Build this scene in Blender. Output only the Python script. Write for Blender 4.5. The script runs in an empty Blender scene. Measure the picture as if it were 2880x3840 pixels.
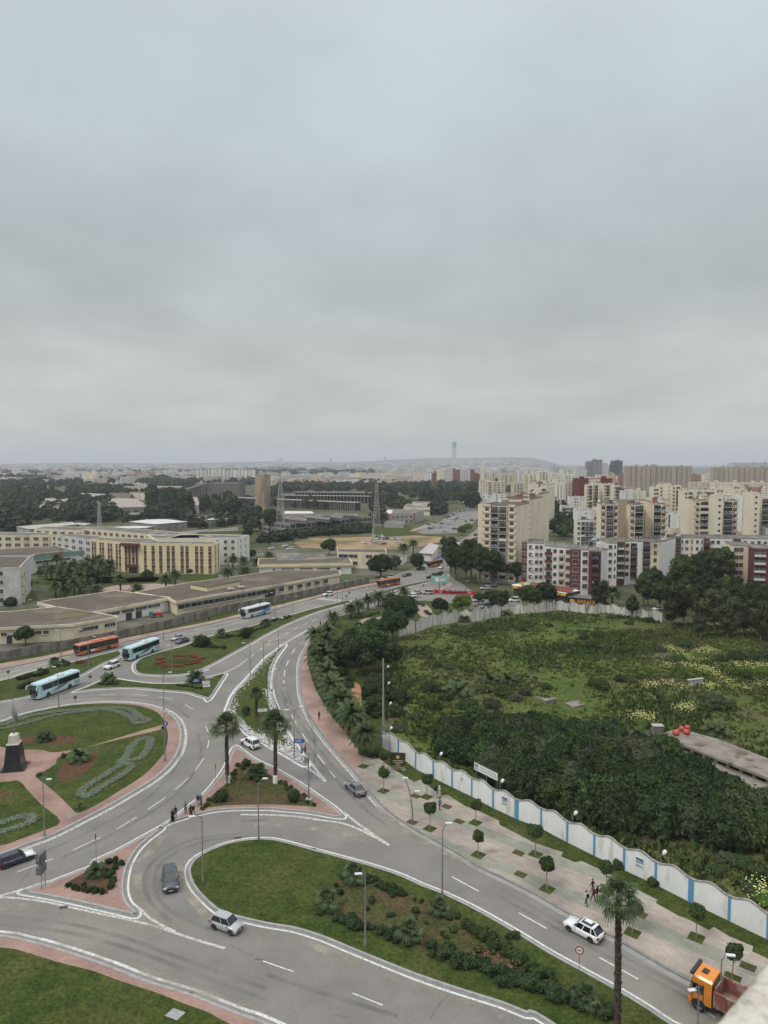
# Overcast city junction seen from a rooftop; every position is read off survey sheets and dropped on the ground plane.
import bpy,bmesh,math,random
import numpy as np
from mathutils import Vector,Matrix,Euler
from mathutils.geometry import tessellate_polygon
random.seed(7); RNG=np.random.default_rng(7)
SC=bpy.context.scene; COL=SC.collection
F,CX,CY,PIT,EYE=2663.0,1440.0,1920.0,math.radians(3.91),50.0
cam=bpy.data.objects.new('camera',bpy.data.cameras.new('camera')); COL.objects.link(cam)
cam.location=(0,0,EYE); cam.rotation_euler=(math.pi/2-PIT,0,0)
cam.data.sensor_fit='VERTICAL'; cam.data.sensor_height=36; cam.data.lens=36*F/3840
cam.data.clip_start=.1; cam.data.clip_end=60000
cam.data.dof.use_dof=True; cam.data.dof.focus_distance=160; cam.data.dof.aperture_fstop=5.0
SC.camera=cam
SUN_EL,SUN_AZ=math.radians(52),math.radians(-60)
W=bpy.data.worlds.new('World'); SC.world=W; W.use_nodes=True
nt=W.node_tree; nt.nodes.clear(); L=nt.links.new
def nd(t,**k):
 n=nt.nodes.new(t)
 for a,b in k.items():setattr(n,a,b)
 return n
out=nd('ShaderNodeOutputWorld'); bg=nd('ShaderNodeBackground')
sky=nd('ShaderNodeTexSky',sky_type='NISHITA',sun_disc=False,sun_elevation=SUN_EL,sun_rotation=math.radians(60),dust_density=4,air_density=1.5)
tc=nd('ShaderNodeTexCoord'); sep=nd('ShaderNodeSeparateXYZ'); L(tc.outputs['Generated'],sep.inputs[0])
ramp=nd('ShaderNodeValToRGB'); L(sep.outputs['Z'],ramp.inputs[0])
e=ramp.color_ramp.elements
def C(r,g,b):
 f=lambda c:(c/255/12.92)if c<=10 else((c/255+.055)/1.055)**2.4
 return(f(r),f(g),f(b),1)
stops=[(0.0,C(179,182,182)),(.045,C(194,196,193)),(.13,C(191,194,193)),(.22,C(180,187,188)),(.33,C(184,192,198)),(.44,C(192,202,209)),(.56,C(202,211,218)),(.72,C(238,240,244)),(1.0,C(250,250,252))]
e[0].position,e[0].color=stops[0]; e[1].position,e[1].color=stops[-1]
for p,c in stops[1:-1]:
 q=e.new(p); q.color=c
addz=nd('ShaderNodeMath',operation='ADD'); L(sep.outputs['Z'],addz.inputs[0]); addz.inputs[1].default_value=.22
dx=nd('ShaderNodeMath',operation='DIVIDE'); L(sep.outputs['X'],dx.inputs[0]); L(addz.outputs[0],dx.inputs[1])
dy=nd('ShaderNodeMath',operation='DIVIDE'); L(sep.outputs['Y'],dy.inputs[0]); L(addz.outputs[0],dy.inputs[1])
cmb=nd('ShaderNodeCombineXYZ'); L(dx.outputs[0],cmb.inputs[0]); L(dy.outputs[0],cmb.inputs[1])
n1=nd('ShaderNodeTexNoise'); L(cmb.outputs[0],n1.inputs['Vector']); n1.inputs['Scale'].default_value=.9; n1.inputs['Detail'].default_value=5; n1.inputs['Roughness'].default_value=.48; n1.inputs['Distortion'].default_value=.5
n2=nd('ShaderNodeTexNoise'); L(cmb.outputs[0],n2.inputs['Vector']); n2.inputs['Scale'].default_value=2.6; n2.inputs['Detail'].default_value=6; n2.inputs['Roughness'].default_value=.5
mr=nd('ShaderNodeMapRange'); L(n1.outputs[0],mr.inputs[0]); mr.inputs[1].default_value=.3; mr.inputs[2].default_value=.7; mr.inputs[3].default_value=.86; mr.inputs[4].default_value=1.15
mr2=nd('ShaderNodeMapRange'); L(n2.outputs[0],mr2.inputs[0]); mr2.inputs[1].default_value=.3; mr2.inputs[2].default_value=.7; mr2.inputs[3].default_value=.94; mr2.inputs[4].default_value=1.065
mm=nd('ShaderNodeMath',operation='MULTIPLY'); L(mr.outputs[0],mm.inputs[0]); L(mr2.outputs[0],mm.inputs[1])
vm=nd('ShaderNodeVectorMath',operation='SCALE'); L(ramp.outputs[0],vm.inputs[0]); L(mm.outputs[0],vm.inputs['Scale'])
sc2=nd('ShaderNodeVectorMath',operation='SCALE'); L(sky.outputs[0],sc2.inputs[0]); sc2.inputs['Scale'].default_value=.004
ad=nd('ShaderNodeVectorMath',operation='ADD'); L(vm.outputs[0],ad.inputs[0]); L(sc2.outputs[0],ad.inputs[1])
zr=nd('ShaderNodeMapRange',interpolation_type='SMOOTHSTEP'); L(sep.outputs['Z'],zr.inputs[0]); zr.inputs[1].default_value=.56; zr.inputs[2].default_value=.95; zr.inputs[3].default_value=1; zr.inputs[4].default_value=1.9
fin=nd('ShaderNodeVectorMath',operation='SCALE'); L(ad.outputs[0],fin.inputs[0]); L(zr.outputs[0],fin.inputs['Scale'])
L(fin.outputs[0],bg.inputs['Color']); bg.inputs['Strength'].default_value=1.0; L(bg.outputs[0],out.inputs[0])
sd=bpy.data.lights.new('sun','SUN'); sd.energy=1.35; sd.angle=math.radians(14); sd.color=(1,.97,.92)
sun=bpy.data.objects.new('sun',sd); COL.objects.link(sun)
sun.rotation_euler=(math.pi/2-SUN_EL,0,SUN_AZ); sun.location=(0,0,200)
SC.view_settings.view_transform='Standard'; SC.view_settings.look='None'; SC.view_settings.exposure=0; SC.view_settings.gamma=1
SC.cycles.max_bounces=5; SC.cycles.diffuse_bounces=2; SC.cycles.glossy_bounces=2; SC.cycles.transmission_bounces=2; SC.cycles.volume_bounces=0; SC.cycles.transparent_max_bounces=6
SC.cycles.use_denoising=True; SC.cycles.sample_clamp_indirect=4
A1,A2,A3,A4=1000/1659,800/1659,500/1659,680/1659
RG={'a':(0,3100,A1),'b':(950,3100,A1),'c':(1880,3100,A1),'d':(0,2550,A1),'e':(950,2550,A1),'f':(1880,2550,A1),'g':(0,2150,A2),'h':(700,2150,A2),'i':(1400,2150,A2),'j':(2080,2150,A2),'k':(0,1700,A2),'l':(700,1700,A2),'m':(1400,1700,A2),'n':(2080,1700,A2),'o':(0,1700,A3),'p':(450,1700,A3),'q':(900,1700,A3),'r':(1350,1640,A3),'s':(1800,1700,A3),'t':(2200,1700,A4),'S':(0,0,1)}
def px(s):
 r='S'; o=[]
 for t in s.split():
  if t in RG:r=t; continue
  x,y=t.split(','); ox,oy,k=RG[r]
  o.append((ox+float(x)*k,oy+float(y)*k))
 return o
cp,sp_=math.cos(PIT),math.sin(PIT)
def ray(x,y):
 a,b=(x-CX)/F,-(y-CY)/F
 return Vector((a,cp+b*sp_,-sp_+b*cp))
def G(x,y,z=0.0):
 d=ray(x,y); t=(z-EYE)/d.z
 return Vector((d.x*t,d.y*t,z))
def Gp(s,z=0.0):return[G(x,y,z)for x,y in px(s)]
def P1(s,z=0.0):return Gp(s,z)[0]
def at_dist(x,y,D):
 d=ray(x,y); t=D/d.y
 return Vector((d.x*t,D,EYE+d.z*t))
def height_at(p,ytop):
 d=ray(CX,ytop); return EYE+d.z/d.y*p.y
def smooth(pts,closed=False,n=6):
 o=[]; N=len(pts)
 for i in range(N if closed else N-1):
  if closed:a,b,c,d=(pts[(i+j-1)%N]for j in range(4))
  else:a,b,c,d=pts[max(i-1,0)],pts[i],pts[i+1],pts[min(i+2,N-1)]
  for k in range(n):
   t=k/n
   o.append(.5*((2*b)+(c-a)*t+(2*a-5*b+4*c-d)*t*t+(3*b-a-3*c+d)*t**3))
 if not closed:o.append(pts[-1].copy())
 return o
def resample(pts,step):
 o=[pts[0].copy()]; acc=0
 for a,b in zip(pts,pts[1:]):
  l=(b-a).length
  if l<1e-6:continue
  d=step-acc
  while d<=l:
   o.append(a.lerp(b,d/l)); d+=step
  acc=(acc+l)%step
 return o
def area(p):return .5*sum(p[i].x*p[(i+1)%len(p)].y-p[(i+1)%len(p)].x*p[i].y for i in range(len(p)))
def ccw(p):return p if area(p)>0 else p[::-1]
def offs(pts,d,closed):
 o=[]; N=len(pts)
 for i in range(N):
  a=pts[(i-1)%N]if(closed or i>0)else pts[i]; b=pts[(i+1)%N]if(closed or i<N-1)else pts[i]
  t0=(pts[i]-a); t1=(b-pts[i])
  t0.z=t1.z=0
  if t0.length<1e-6:t0=t1
  if t1.length<1e-6:t1=t0
  n0=Vector((-t0.y,t0.x,0)).normalized(); n1=Vector((-t1.y,t1.x,0)).normalized()
  n=n0+n1
  if n.length<.3:n=n0
  n.normalize(); k=min(1/max(n.dot(n0),.4),1.8)
  o.append(pts[i]+n*d*k)
 return o
MATS={}
def M(name,c1,c2=None,scale=1.0,rough=.85,bump=0.0,bscale=None,metal=0.0,c3=None,s3=None,f3=.5,rnd=0.0,detail=6,emit=None,coat=0,spec=None,stretch=None,w3=.1,fine=None):
 if name in MATS:return MATS[name]
 m=bpy.data.materials.new(name); m.use_nodes=True; t=m.node_tree; t.nodes.clear()
 N=t.nodes.new; K=t.links.new
 o=N('ShaderNodeOutputMaterial'); b=N('ShaderNodeBsdfPrincipled'); K(b.outputs[0],o.inputs[0])
 b.inputs['Roughness'].default_value=rough; b.inputs['Metallic'].default_value=metal; b.inputs['Coat Weight'].default_value=coat; b.inputs['Specular IOR Level'].default_value=spec if spec is not None else(.12 if rough>=.85 else .5)
 col=None; cd=N('ShaderNodeTexCoord'); vec=cd.outputs['Object']
 if stretch:
  mp=N('ShaderNodeMapping'); mp.inputs['Scale'].default_value=stretch; K(vec,mp.inputs[0]); vec=mp.outputs[0]
 def noise(s,dt=detail):
  n=N('ShaderNodeTexNoise'); n.inputs['Scale'].default_value=s; n.inputs['Detail'].default_value=dt; n.inputs['Roughness'].default_value=.6; K(vec,n.inputs['Vector']); return n.outputs[0]
 def mix(f,a,bb):
  x=N('ShaderNodeMix'); x.data_type='RGBA'
  if isinstance(f,float):x.inputs[0].default_value=f
  else:K(f,x.inputs[0])
  for sock,v in((x.inputs[6],a),(x.inputs[7],bb)):
   if isinstance(v,tuple):sock.default_value=v
   else:K(v,sock)
  return x.outputs[2]
 def rng(f,lo,hi):
  r=N('ShaderNodeMapRange'); r.interpolation_type='SMOOTHSTEP'; r.inputs[1].default_value=lo; r.inputs[2].default_value=hi; K(f,r.inputs[0]); return r.outputs[0]
 c1=tuple(c1)[:3]+(1,)
 if c2 is not None:col=mix(rng(noise(scale),.35,.65),c1,tuple(c2)[:3]+(1,))
 if c3 is not None:col=mix(rng(noise(s3 or scale*.2,4),f3-w3,f3+w3),col if col is not None else c1,tuple(c3)[:3]+(1,))
 if fine:
  fr=N('ShaderNodeMapRange'); K(noise(fine[0],3),fr.inputs[0]); fr.inputs[1].default_value=.3; fr.inputs[2].default_value=.7; fr.inputs[3].default_value=1-fine[1]; fr.inputs[4].default_value=1+fine[1]
  fv=N('ShaderNodeVectorMath'); fv.operation='SCALE'; K(fr.outputs[0],fv.inputs['Scale'])
  if col is None:fv.inputs[0].default_value=c1[:3]
  else:K(col,fv.inputs[0])
  col=fv.outputs[0]
 if rnd:
  oi=N('ShaderNodeObjectInfo'); h=N('ShaderNodeHueSaturation')
  if col is None:h.inputs['Color'].default_value=c1
  else:K(col,h.inputs['Color'])
  r1=N('ShaderNodeMapRange'); K(oi.outputs['Random'],r1.inputs[0]); r1.inputs[3].default_value=1-rnd; r1.inputs[4].default_value=1+rnd; K(r1.outputs[0],h.inputs['Value'])
  r2=N('ShaderNodeMapRange'); ml=N('ShaderNodeMath'); ml.operation='FRACT'; m2=N('ShaderNodeMath'); m2.operation='MULTIPLY'; m2.inputs[1].default_value=7.3; K(oi.outputs['Random'],m2.inputs[0]); K(m2.outputs[0],ml.inputs[0]); K(ml.outputs[0],r2.inputs[0]); r2.inputs[3].default_value=.5-rnd*.06; r2.inputs[4].default_value=.5+rnd*.05; K(r2.outputs[0],h.inputs['Hue'])
  col=h.outputs[0]
 if col is None:b.inputs['Base Color'].default_value=c1
 else:K(col,b.inputs['Base Color'])
 if bump:
  bp=N('ShaderNodeBump'); bp.inputs['Strength'].default_value=min(bump,1); bp.inputs['Distance'].default_value=.1 if bump<=1 else .1*bump; K(noise(bscale or scale*4,5),bp.inputs['Height']); K(bp.outputs[0],b.inputs['Normal'])
 if emit:b.inputs['Emission Color'].default_value=c1; b.inputs['Emission Strength'].default_value=emit
 MATS[name]=m
 return m
ORD='first second third fourth fifth sixth seventh eighth ninth tenth eleventh twelfth thirteenth fourteenth fifteenth sixteenth seventeenth eighteenth nineteenth twentieth twenty-first twenty-second twenty-third twenty-fourth twenty-fifth twenty-sixth twenty-seventh'.split()
class MB:
 def __init__(s):s.v=[]; s.f=[]; s.m=[]; s.cur=0; s.sm=[]
 def add(s,vs,fs,mi=None,sm=False):
  o=len(s.v); s.v+=[tuple(v)for v in vs]
  for f in fs:s.f.append(tuple(i+o for i in f)); s.m.append(s.cur if mi is None else mi); s.sm.append(sm)
  return s
 def box(s,x0,x1,y0,y1,z0,z1,mi=None):
  return s.add([(x0,y0,z0),(x1,y0,z0),(x1,y1,z0),(x0,y1,z0),(x0,y0,z1),(x1,y0,z1),(x1,y1,z1),(x0,y1,z1)],[(0,3,2,1),(4,5,6,7),(0,1,5,4),(1,2,6,5),(2,3,7,6),(3,0,4,7)],mi)
 def quad(s,a,b,c,d,mi=None):return s.add([a,b,c,d],[(0,1,2,3)],mi)
 def prism(s,poly,z0,z1,mi=None,top=True):
  n=len(poly); vs=[(p[0],p[1],z0)for p in poly]+[(p[0],p[1],z1)for p in poly]
  fs=[(i,(i+1)%n,(i+1)%n+n,i+n)for i in range(n)]
  if top:fs+=[tuple(range(n,2*n)),tuple(range(n-1,-1,-1))]
  return s.add(vs,fs,mi)
 def tube(s,pts,rs,n=8,mi=None,caps=True,sm=True):
  pts=[Vector(p)for p in pts]
  if not isinstance(rs,(list,tuple)):rs=[rs]*len(pts)
  vs=[]; up0=None
  for i,p in enumerate(pts):
   t=(pts[min(i+1,len(pts)-1)]-pts[max(i-1,0)]).normalized()
   if up0 is None:up0=Vector((1,0,0))if abs(t.x)<.8 else Vector((0,1,0))
   a=t.cross(up0)
   if a.length<1e-4:a=t.orthogonal()
   a.normalize(); b=t.cross(a); up0=-b if False else up0
   for k in range(n):
    an=2*math.pi*k/n; vs.append(p+(a*math.cos(an)+b*math.sin(an))*rs[i])
  fs=[]
  for i in range(len(pts)-1):
   for k in range(n):fs.append((i*n+k,i*n+(k+1)%n,(i+1)*n+(k+1)%n,(i+1)*n+k))
  s.add(vs,fs,mi,sm)
  if caps:s.add(vs[:n],[tuple(range(n-1,-1,-1))],mi); s.add(vs[-n:],[tuple(range(n))],mi)
  return s
 def lathe(s,prof,n=12,c=(0,0,0),mi=None,sm=True):
  vs=[(c[0]+r*math.cos(2*math.pi*k/n),c[1]+r*math.sin(2*math.pi*k/n),c[2]+z)for r,z in prof for k in range(n)]
  fs=[(i*n+k,i*n+(k+1)%n,(i+1)*n+(k+1)%n,(i+1)*n+k)for i in range(len(prof)-1)for k in range(n)]
  fs+=[tuple(range(n-1,-1,-1)),tuple(range((len(prof)-1)*n,len(prof)*n))]
  return s.add(vs,fs,mi,sm)
 def mesh(s,name,mats):
  me=bpy.data.meshes.new(name); me.from_pydata(s.v,[],s.f)
  for m in mats if isinstance(mats,(list,tuple))else[mats]:me.materials.append(m)
  if len(me.polygons)==len(s.m):
   me.polygons.foreach_set('material_index',s.m); me.polygons.foreach_set('use_smooth',s.sm)
  me.update(); return me
 def build(s,name,mats,parent=None,loc=None,rot=None):
  return inst(name,s.mesh(name,mats),parent,loc,rot)
def inst(name,me,parent=None,loc=None,rz=None,scale=None,rot=None):
 o=bpy.data.objects.new(name,me); COL.objects.link(o)
 if parent:o.parent=parent
 if loc is not None:o.location=loc
 if rz is not None:o.rotation_euler=(0,0,rz)if not isinstance(rz,tuple)else rz
 if scale is not None:o.scale=(scale,)*3 if isinstance(scale,(int,float))else scale
 return o
def tag(o,label=None,cat=None,group=None,kind=None):
 if label:o['label']=label
 if cat:o['category']=cat
 if group:o['group']=group
 if kind:o['kind']=kind
 return o
def thing(name,label,cat,loc=(0,0,0),rz=0,group=None,scale=None):
 return tag(inst(name,None,None,loc,rz,scale),label,cat,group)
def copy_tree(o,parent=None):
 c=o.copy(); COL.objects.link(c)
 if parent:c.parent=parent
 for ch in list(o.children):copy_tree(ch,c)
 return c
def struct(name,mb,mats):return tag(mb.build(name,mats),kind='structure')
def fill(pts,z,flip=False):
 tri=tessellate_polygon([[Vector((p.x,p.y,0))for p in pts]])
 mb=MB(); mb.add([(p.x,p.y,z)for p in pts],[])
 vs=[(p.x,p.y,z)for p in pts]; fs=[]
 for a,b,c in tri:
  ar=(vs[b][0]-vs[a][0])*(vs[c][1]-vs[a][1])-(vs[c][0]-vs[a][0])*(vs[b][1]-vs[a][1])
  fs.append((a,b,c)if ar>0 else(a,c,b))
 m2=MB(); m2.add(vs,fs); return m2
def ribbon(mb,pts,w,z,off=0.0,closed=False,mi=None):
 l=offs(pts,off+w/2,closed); r=offs(pts,off-w/2,closed); n=len(pts)
 vs=[(p.x,p.y,z)for p in l]+[(p.x,p.y,z)for p in r]
 fs=[(i,n+i,n+(i+1)%n,(i+1)%n)for i in range(n if closed else n-1)]
 mb.add(vs,fs,mi)
def wall_line(mb,pts,w,z0,z1,closed=False,mi=None):
 l=offs(pts,w/2,closed); r=offs(pts,-w/2,closed); n=len(pts)
 vs=[(p.x,p.y,z0)for p in l]+[(p.x,p.y,z1)for p in l]+[(p.x,p.y,z1)for p in r]+[(p.x,p.y,z0)for p in r]
 fs=[]
 for i in range(n if closed else n-1):
  j=(i+1)%n
  for q in range(3):fs.append((q*n+i,(q+1)*n+i,(q+1)*n+j,q*n+j))
 mb.add(vs,fs,mi)
 if not closed:mb.add([vs[0],vs[n],vs[2*n],vs[3*n],vs[n-1],vs[2*n-1],vs[3*n-1],vs[4*n-1]],[(0,3,2,1),(4,5,6,7)],mi)
m_land=M('land',(.055,.068,.032),(.10,.10,.055),.05,.95,c3=(.15,.13,.09),s3=.012,f3=.62,bump=.6,bscale=1.5,fine=(.4,.35))
m_asph=M('asphalt',(.172,.163,.149),(.204,.193,.176),.16,.9,bump=.25,bscale=14,c3=(.232,.216,.19),s3=.05,f3=.58,detail=10,fine=(2.2,.06))
m_kerb=M('kerb_concrete',(.33,.33,.32),(.26,.26,.25),1.3,.85,bump=.3,bscale=9)
m_gut=M('gutter_concrete',(.245,.235,.218),(.195,.187,.173),.9,.9,bump=.3,bscale=9)
m_paint=M('road_paint',(.62,.62,.59),(.50,.49,.46),2.2,.75,c3=(.27,.265,.25),s3=3.5,f3=.60,w3=.05)
m_paint2=M('worn_paint',(.52,.505,.46),(.40,.385,.34),2.5,.8,c3=(.26,.25,.235),s3=2.6,f3=.54,w3=.04)
m_lawn=M('lawn',(.033,.055,.011),(.058,.074,.017),.35,.95,bump=1,bscale=6,c3=(.073,.076,.024),s3=.12,f3=.6,detail=12,w3=.15,fine=(2.6,.45))
m_lawn2=M('dry_lawn',(.068,.064,.025),(.046,.062,.017),.5,.95,bump=1,bscale=5,c3=(.088,.062,.032),s3=.22,f3=.52,detail=10,w3=.15,fine=(2.2,.45))
m_soil=M('mulch',(.115,.062,.034),(.075,.043,.026),1.6,.95,bump=1,bscale=5)
m_dust=M('dust',(.34,.315,.27),(.27,.255,.23),.5,.95)
m_path=M('old_path',(.36,.26,.22),(.27,.21,.18),.35,.9,bump=.3,bscale=6,c3=(.22,.19,.16),s3=.5,f3=.6)
m_dirt=M('red_dirt',(.40,.20,.11),(.30,.17,.10),.5,.95,bump=.5)
m_yard=M('yard',(.15,.135,.11),(.11,.105,.085),.12,.95,c3=(.07,.085,.04),s3=.06,f3=.5)
m_sand=M('sandy_soil',(.34,.23,.13),(.25,.175,.105),.08,.95,bump=.6,bscale=.7,c3=(.13,.125,.06),s3=.03,f3=.56)
def brickmat(name,cols,bw,bh,rot,mortar,ms,rough=.85,big=None):
 m=bpy.data.materials.new(name); m.use_nodes=True; t=m.node_tree; N=t.nodes.new; K=t.links.new
 b=t.nodes['Principled BSDF']; b.inputs['Roughness'].default_value=rough; b.inputs['Specular IOR Level'].default_value=.15
 cd=N('ShaderNodeTexCoord'); mp=N('ShaderNodeMapping'); mp.inputs['Rotation'].default_value=(0,0,rot); K(cd.outputs['Object'],mp.inputs[0])
 br=N('ShaderNodeTexBrick'); K(mp.outputs[0],br.inputs['Vector']); br.inputs['Scale'].default_value=1; br.inputs['Brick Width'].default_value=bw; br.inputs['Row Height'].default_value=bh; br.inputs['Mortar Size'].default_value=ms
 br.inputs['Color1'].default_value=cols[0]+(1,); br.inputs['Color2'].default_value=cols[1]+(1,); br.inputs['Mortar'].default_value=mortar+(1,)
 n=N('ShaderNodeTexNoise'); n.inputs['Scale'].default_value=.18; n.inputs['Detail'].default_value=8; K(cd.outputs['Object'],n.inputs['Vector'])
 r=N('ShaderNodeMapRange'); K(n.outputs[0],r.inputs[0]); r.inputs[1].default_value=.3; r.inputs[2].default_value=.7; r.inputs[3].default_value=.72; r.inputs[4].default_value=1.22
 v=N('ShaderNodeVectorMath'); v.operation='SCALE'; K(br.outputs['Color'],v.inputs[0]); K(r.outputs[0],v.inputs['Scale'])
 last=v.outputs[0]
 if big:
  sp=N('ShaderNodeSeparateXYZ'); K(mp.outputs[0],sp.inputs[0]); w=N('ShaderNodeMath'); w.operation='PINGPONG'; K(sp.outputs['Y'],w.inputs[0]); w.inputs[1].default_value=big[1]
  r2=N('ShaderNodeMapRange'); K(w.outputs[0],r2.inputs[0]); r2.inputs[1].default_value=big[1]*.62; r2.inputs[2].default_value=big[1]*.66
  x=N('ShaderNodeMix'); x.data_type='RGBA'; x.blend_type='MULTIPLY'; K(r2.outputs[0],x.inputs[0]); K(last,x.inputs[6]); x.inputs[7].default_value=big[0]+(1,); last=x.outputs[2]
 K(last,b.inputs['Base Color'])
 bp=N('ShaderNodeBump'); bp.inputs['Strength'].default_value=.4; bp.inputs['Distance'].default_value=.02; K(br.outputs['Fac'],bp.inputs['Height']); bp.invert=True; K(bp.outputs[0],b.inputs['Normal'])
 return m
m_pave=brickmat('pink_pavers',((.325,.215,.175),(.265,.172,.142)),.4,.2,math.radians(20),(.24,.17,.145),.012)
m_pave2=brickmat('pink_pavers_fine',((.34,.235,.19),(.295,.20,.165)),.4,.2,math.radians(-35),(.27,.195,.165),.01)
m_slab=brickmat('pavement_slabs',((.345,.298,.252),(.285,.248,.212)),1.0,.5,math.radians(39),(.23,.20,.172),.014,big=((.78,.90,.86),3.0))
mb=MB(); mb.quad((-26000,-400,-.02),(26000,-400,-.02),(26000,26000,-.02),(-26000,26000,-.02)); struct('ground',mb,m_land)
def zpoly(name,s,z,mat,sm=0,extra=None):
 p=Gp(s)
 if sm:p=smooth(p,True,sm)
 return struct(name,fill(ccw(p),z),mat)
R_EDGE=smooth(Gp('S 3300,4400 c 1659,1215 1140,950 820,768 640,662 430,552 200,422 0,322 e 1390,1160 1240,1065 1000,932 850,830 760,742 650,602 550,490 450,372 370,262 320,160 297,80 290,0 h 882,720 900,645 935,580 985,490 1060,395'),False,4)
L_EDGE=smooth(Gp('g -700,900 0,750 575,628 960,541 1300,465 1659,392 h 200,392 410,345 670,285 800,250 1060,180 1200,148 1500,86 m 60,985 220,928 290,905 370,872 430,845 490,800 545,765 600,735 690,672 760,620 815,580 m 860,540'),False,4)
far_r=Gp('m 900,560 815,680 720,770 640,830 590,900 600,960 700,1020 i 800,160 1150,195 1160,245 1000,270 850,292 780,292 830,250 560,228 400,215 300,218 150,240 0,275 h 1659,240 1560,262 1400,292 1250,322 1160,345')
road=R_EDGE+far_r[::-1]+L_EDGE[::-1]+Gp('S -1500,3000 -2200,4400')
struct('road',fill(ccw(road),.012),m_asph)
zpoly('parking','m 330,612 420,575 540,522 650,470 735,440 830,440 815,500 760,560 690,600 640,622 520,622 400,628',.022,m_asph)
zpoly('campus_road','k 1400,610 1659,585 l 150,600 400,572 400,600 200,628 -100,640 k 1500,650',.02,m_asph)
zpoly('yard','g -300,690 0,684 575,572 1240,440 1659,335 h 750,218 1100,142 1450,68 m 130,950 290,880 m 560,760 540,700 l 1500,740 1200,740 900,735 500,770 k 1250,1000 1100,960 700,960 300,1020 0,1100 k -400,1200',.006,m_yard,0)
zpoly('dirt_lot','l 830,700 960,660 1240,655 1659,640 m 330,635 420,645 560,650 590,670 520,690 300,735 100,745 0,755 l 1500,745 1250,742 900,738',.016,m_sand)
zpoly('field_track','m 285,600 370,570 440,540 480,548 400,582 300,608',.03,m_path)
for s in('k 240,940 560,880 900,940 1180,955 1400,1000 1250,1045 900,1075 640,1090 430,1140 400,1000','k 180,1115 200,1010 300,1000 310,1050 300,1141 190,1141','k 240,1000 240,975 650,975 800,960 1000,965 1180,960 1659,930 l 240,940 250,975 30,1000 -200,975 k 1200,1000 900,1010 800,1010 600,1030 500,1080 400,1040','l 40,640 100,612 400,600 560,620 640,650 560,660 500,760 490,690 490,645','m 0,590 90,570 200,555 300,570 290,605 340,625 560,640 560,652 330,637 120,650 0,655','k 180,545 250,525 380,530 400,548 200,560','k -50,400 90,400 100,500 0,520'):
 zpoly('lawn',s,.024,m_lawn)
zpoly('campus_path','g 235,110 300,110 400,160 395,210 310,220 300,290 260,290 305,200',.03,m_yard)
zpoly('courtyard','k 640,1085 760,1060 880,1030 1200,1012 1350,1020 1400,1050 1000,1090 800,1110',.03,m_path)
SWU=Gp('g -700,830 0,705 300,655 570,597 940,512 1300,441 1659,370 h 410,320 750,240 1060,162 1200,128 1500,66')
SWL=Gp('g -700,893 0,747 575,625 960,538 1300,462 1659,389 h 200,389 410,342 670,282 800,247 1060,177 1200,145 1500,83')
struct('pavement',fill(ccw(smooth(SWU,False,3)+smooth(SWL,False,3)[::-1]),.12),m_pave2)
mb=MB(); wall_line(mb,smooth(SWL,False,3),.25,0,.14); struct('kerb',mb,m_kerb)
WALLB=Gp('g -700,815 0,682 300,628 570,577 690,555 1240,437 1659,333 h 300,303 750,216 1100,141 1450,66')
struct('grass_verge',fill(ccw(smooth(WALLB,False,3)+smooth(SWU,False,3)[::-1]),.09),m_lawn)
def island(s,surf,name='traffic_island',n=6,line=.25,gut=.28,lgap=.03,lmat=None,kw=.32):
 p=ccw(smooth(Gp(s),True,n)); q=[p[0]]
 for a in p[1:]:
  if(a-q[-1]).length>.15:q.append(a)
 p=q
 inner=offs(p,kw,True)
 mb=MB(); n_=len(p)
 vs=[(v.x,v.y,0)for v in p]+[(v.x,v.y,.15)for v in offs(p,.03,True)]+[(v.x,v.y,.15)for v in inner]+[(v.x,v.y,.05)for v in inner]
 fs=[]
 for i in range(n_):
  j=(i+1)%n_
  for k in range(3):fs.append((k*n_+i,k*n_+j,(k+1)*n_+j,(k+1)*n_+i))
 mb.add(vs,fs); struct('kerb',mb,m_kerb)
 struct(name,fill(inner,.128),surf)
 if gut:mb=MB(); ribbon(mb,p,gut,.018,-gut/2,True); struct('gutter',mb,m_gut)
 if line:mb=MB(); ribbon(mb,p,line,.022,-(gut+lgap+line/2),True); struct('edge_line',mb,lmat or m_paint)
 return p
def sheet(name,s,mat,z=.136,n=5):return struct(name,fill(ccw(smooth(Gp(s),True,n)if n else Gp(s)),z),mat)
I1=island('d 0,262 100,228 250,190 460,155 700,140 860,150 950,168 1030,195 1085,230 1118,275 1132,330 1130,385 1112,450 1075,510 1015,575 930,640 790,725 640,810 500,882 330,968 150,1035 0,1095 -350,1210 -900,1250 -1300,900 -900,520 -450,370',m_pave,'roundabout_paving',line=.48,gut=.42,lmat=m_paint2,kw=.45)
sheet('lawn','d 0,265 60,243 200,200 400,165 560,153 700,150 850,162 950,190 1005,230 1022,262 1018,280 860,325 700,375 520,425 340,455 270,441 200,437 130,441 60,446 0,418 -400,380 -500,420 -300,330',m_lawn,n=3)
sheet('lawn','d 222,605 260,580 345,528 358,492 440,450 600,408 800,360 1000,312 1033,302 1045,350 1030,440 980,510 890,600 750,690 620,770 492,832 440,798 370,730 290,660',m_lawn,n=3)
sheet('lawn','d -600,650 0,640 115,632 180,700 260,782 377,886 250,950 100,1005 0,1037 -500,1130 -900,1100',m_lawn,n=3)
for s in('d 110,372 200,350 350,345 485,366 440,394 350,405 200,402 120,395','d 355,580 420,510 520,465 600,460 612,490 560,560 480,610 400,642 362,620','d -80,680 10,688 50,718 0,742 -60,730'):
 sheet('mulch_bed',s,m_soil,.142)
sheet('drain_slab','d 405,860 440,835 485,838 440,866',m_gut,.142,0)
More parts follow.
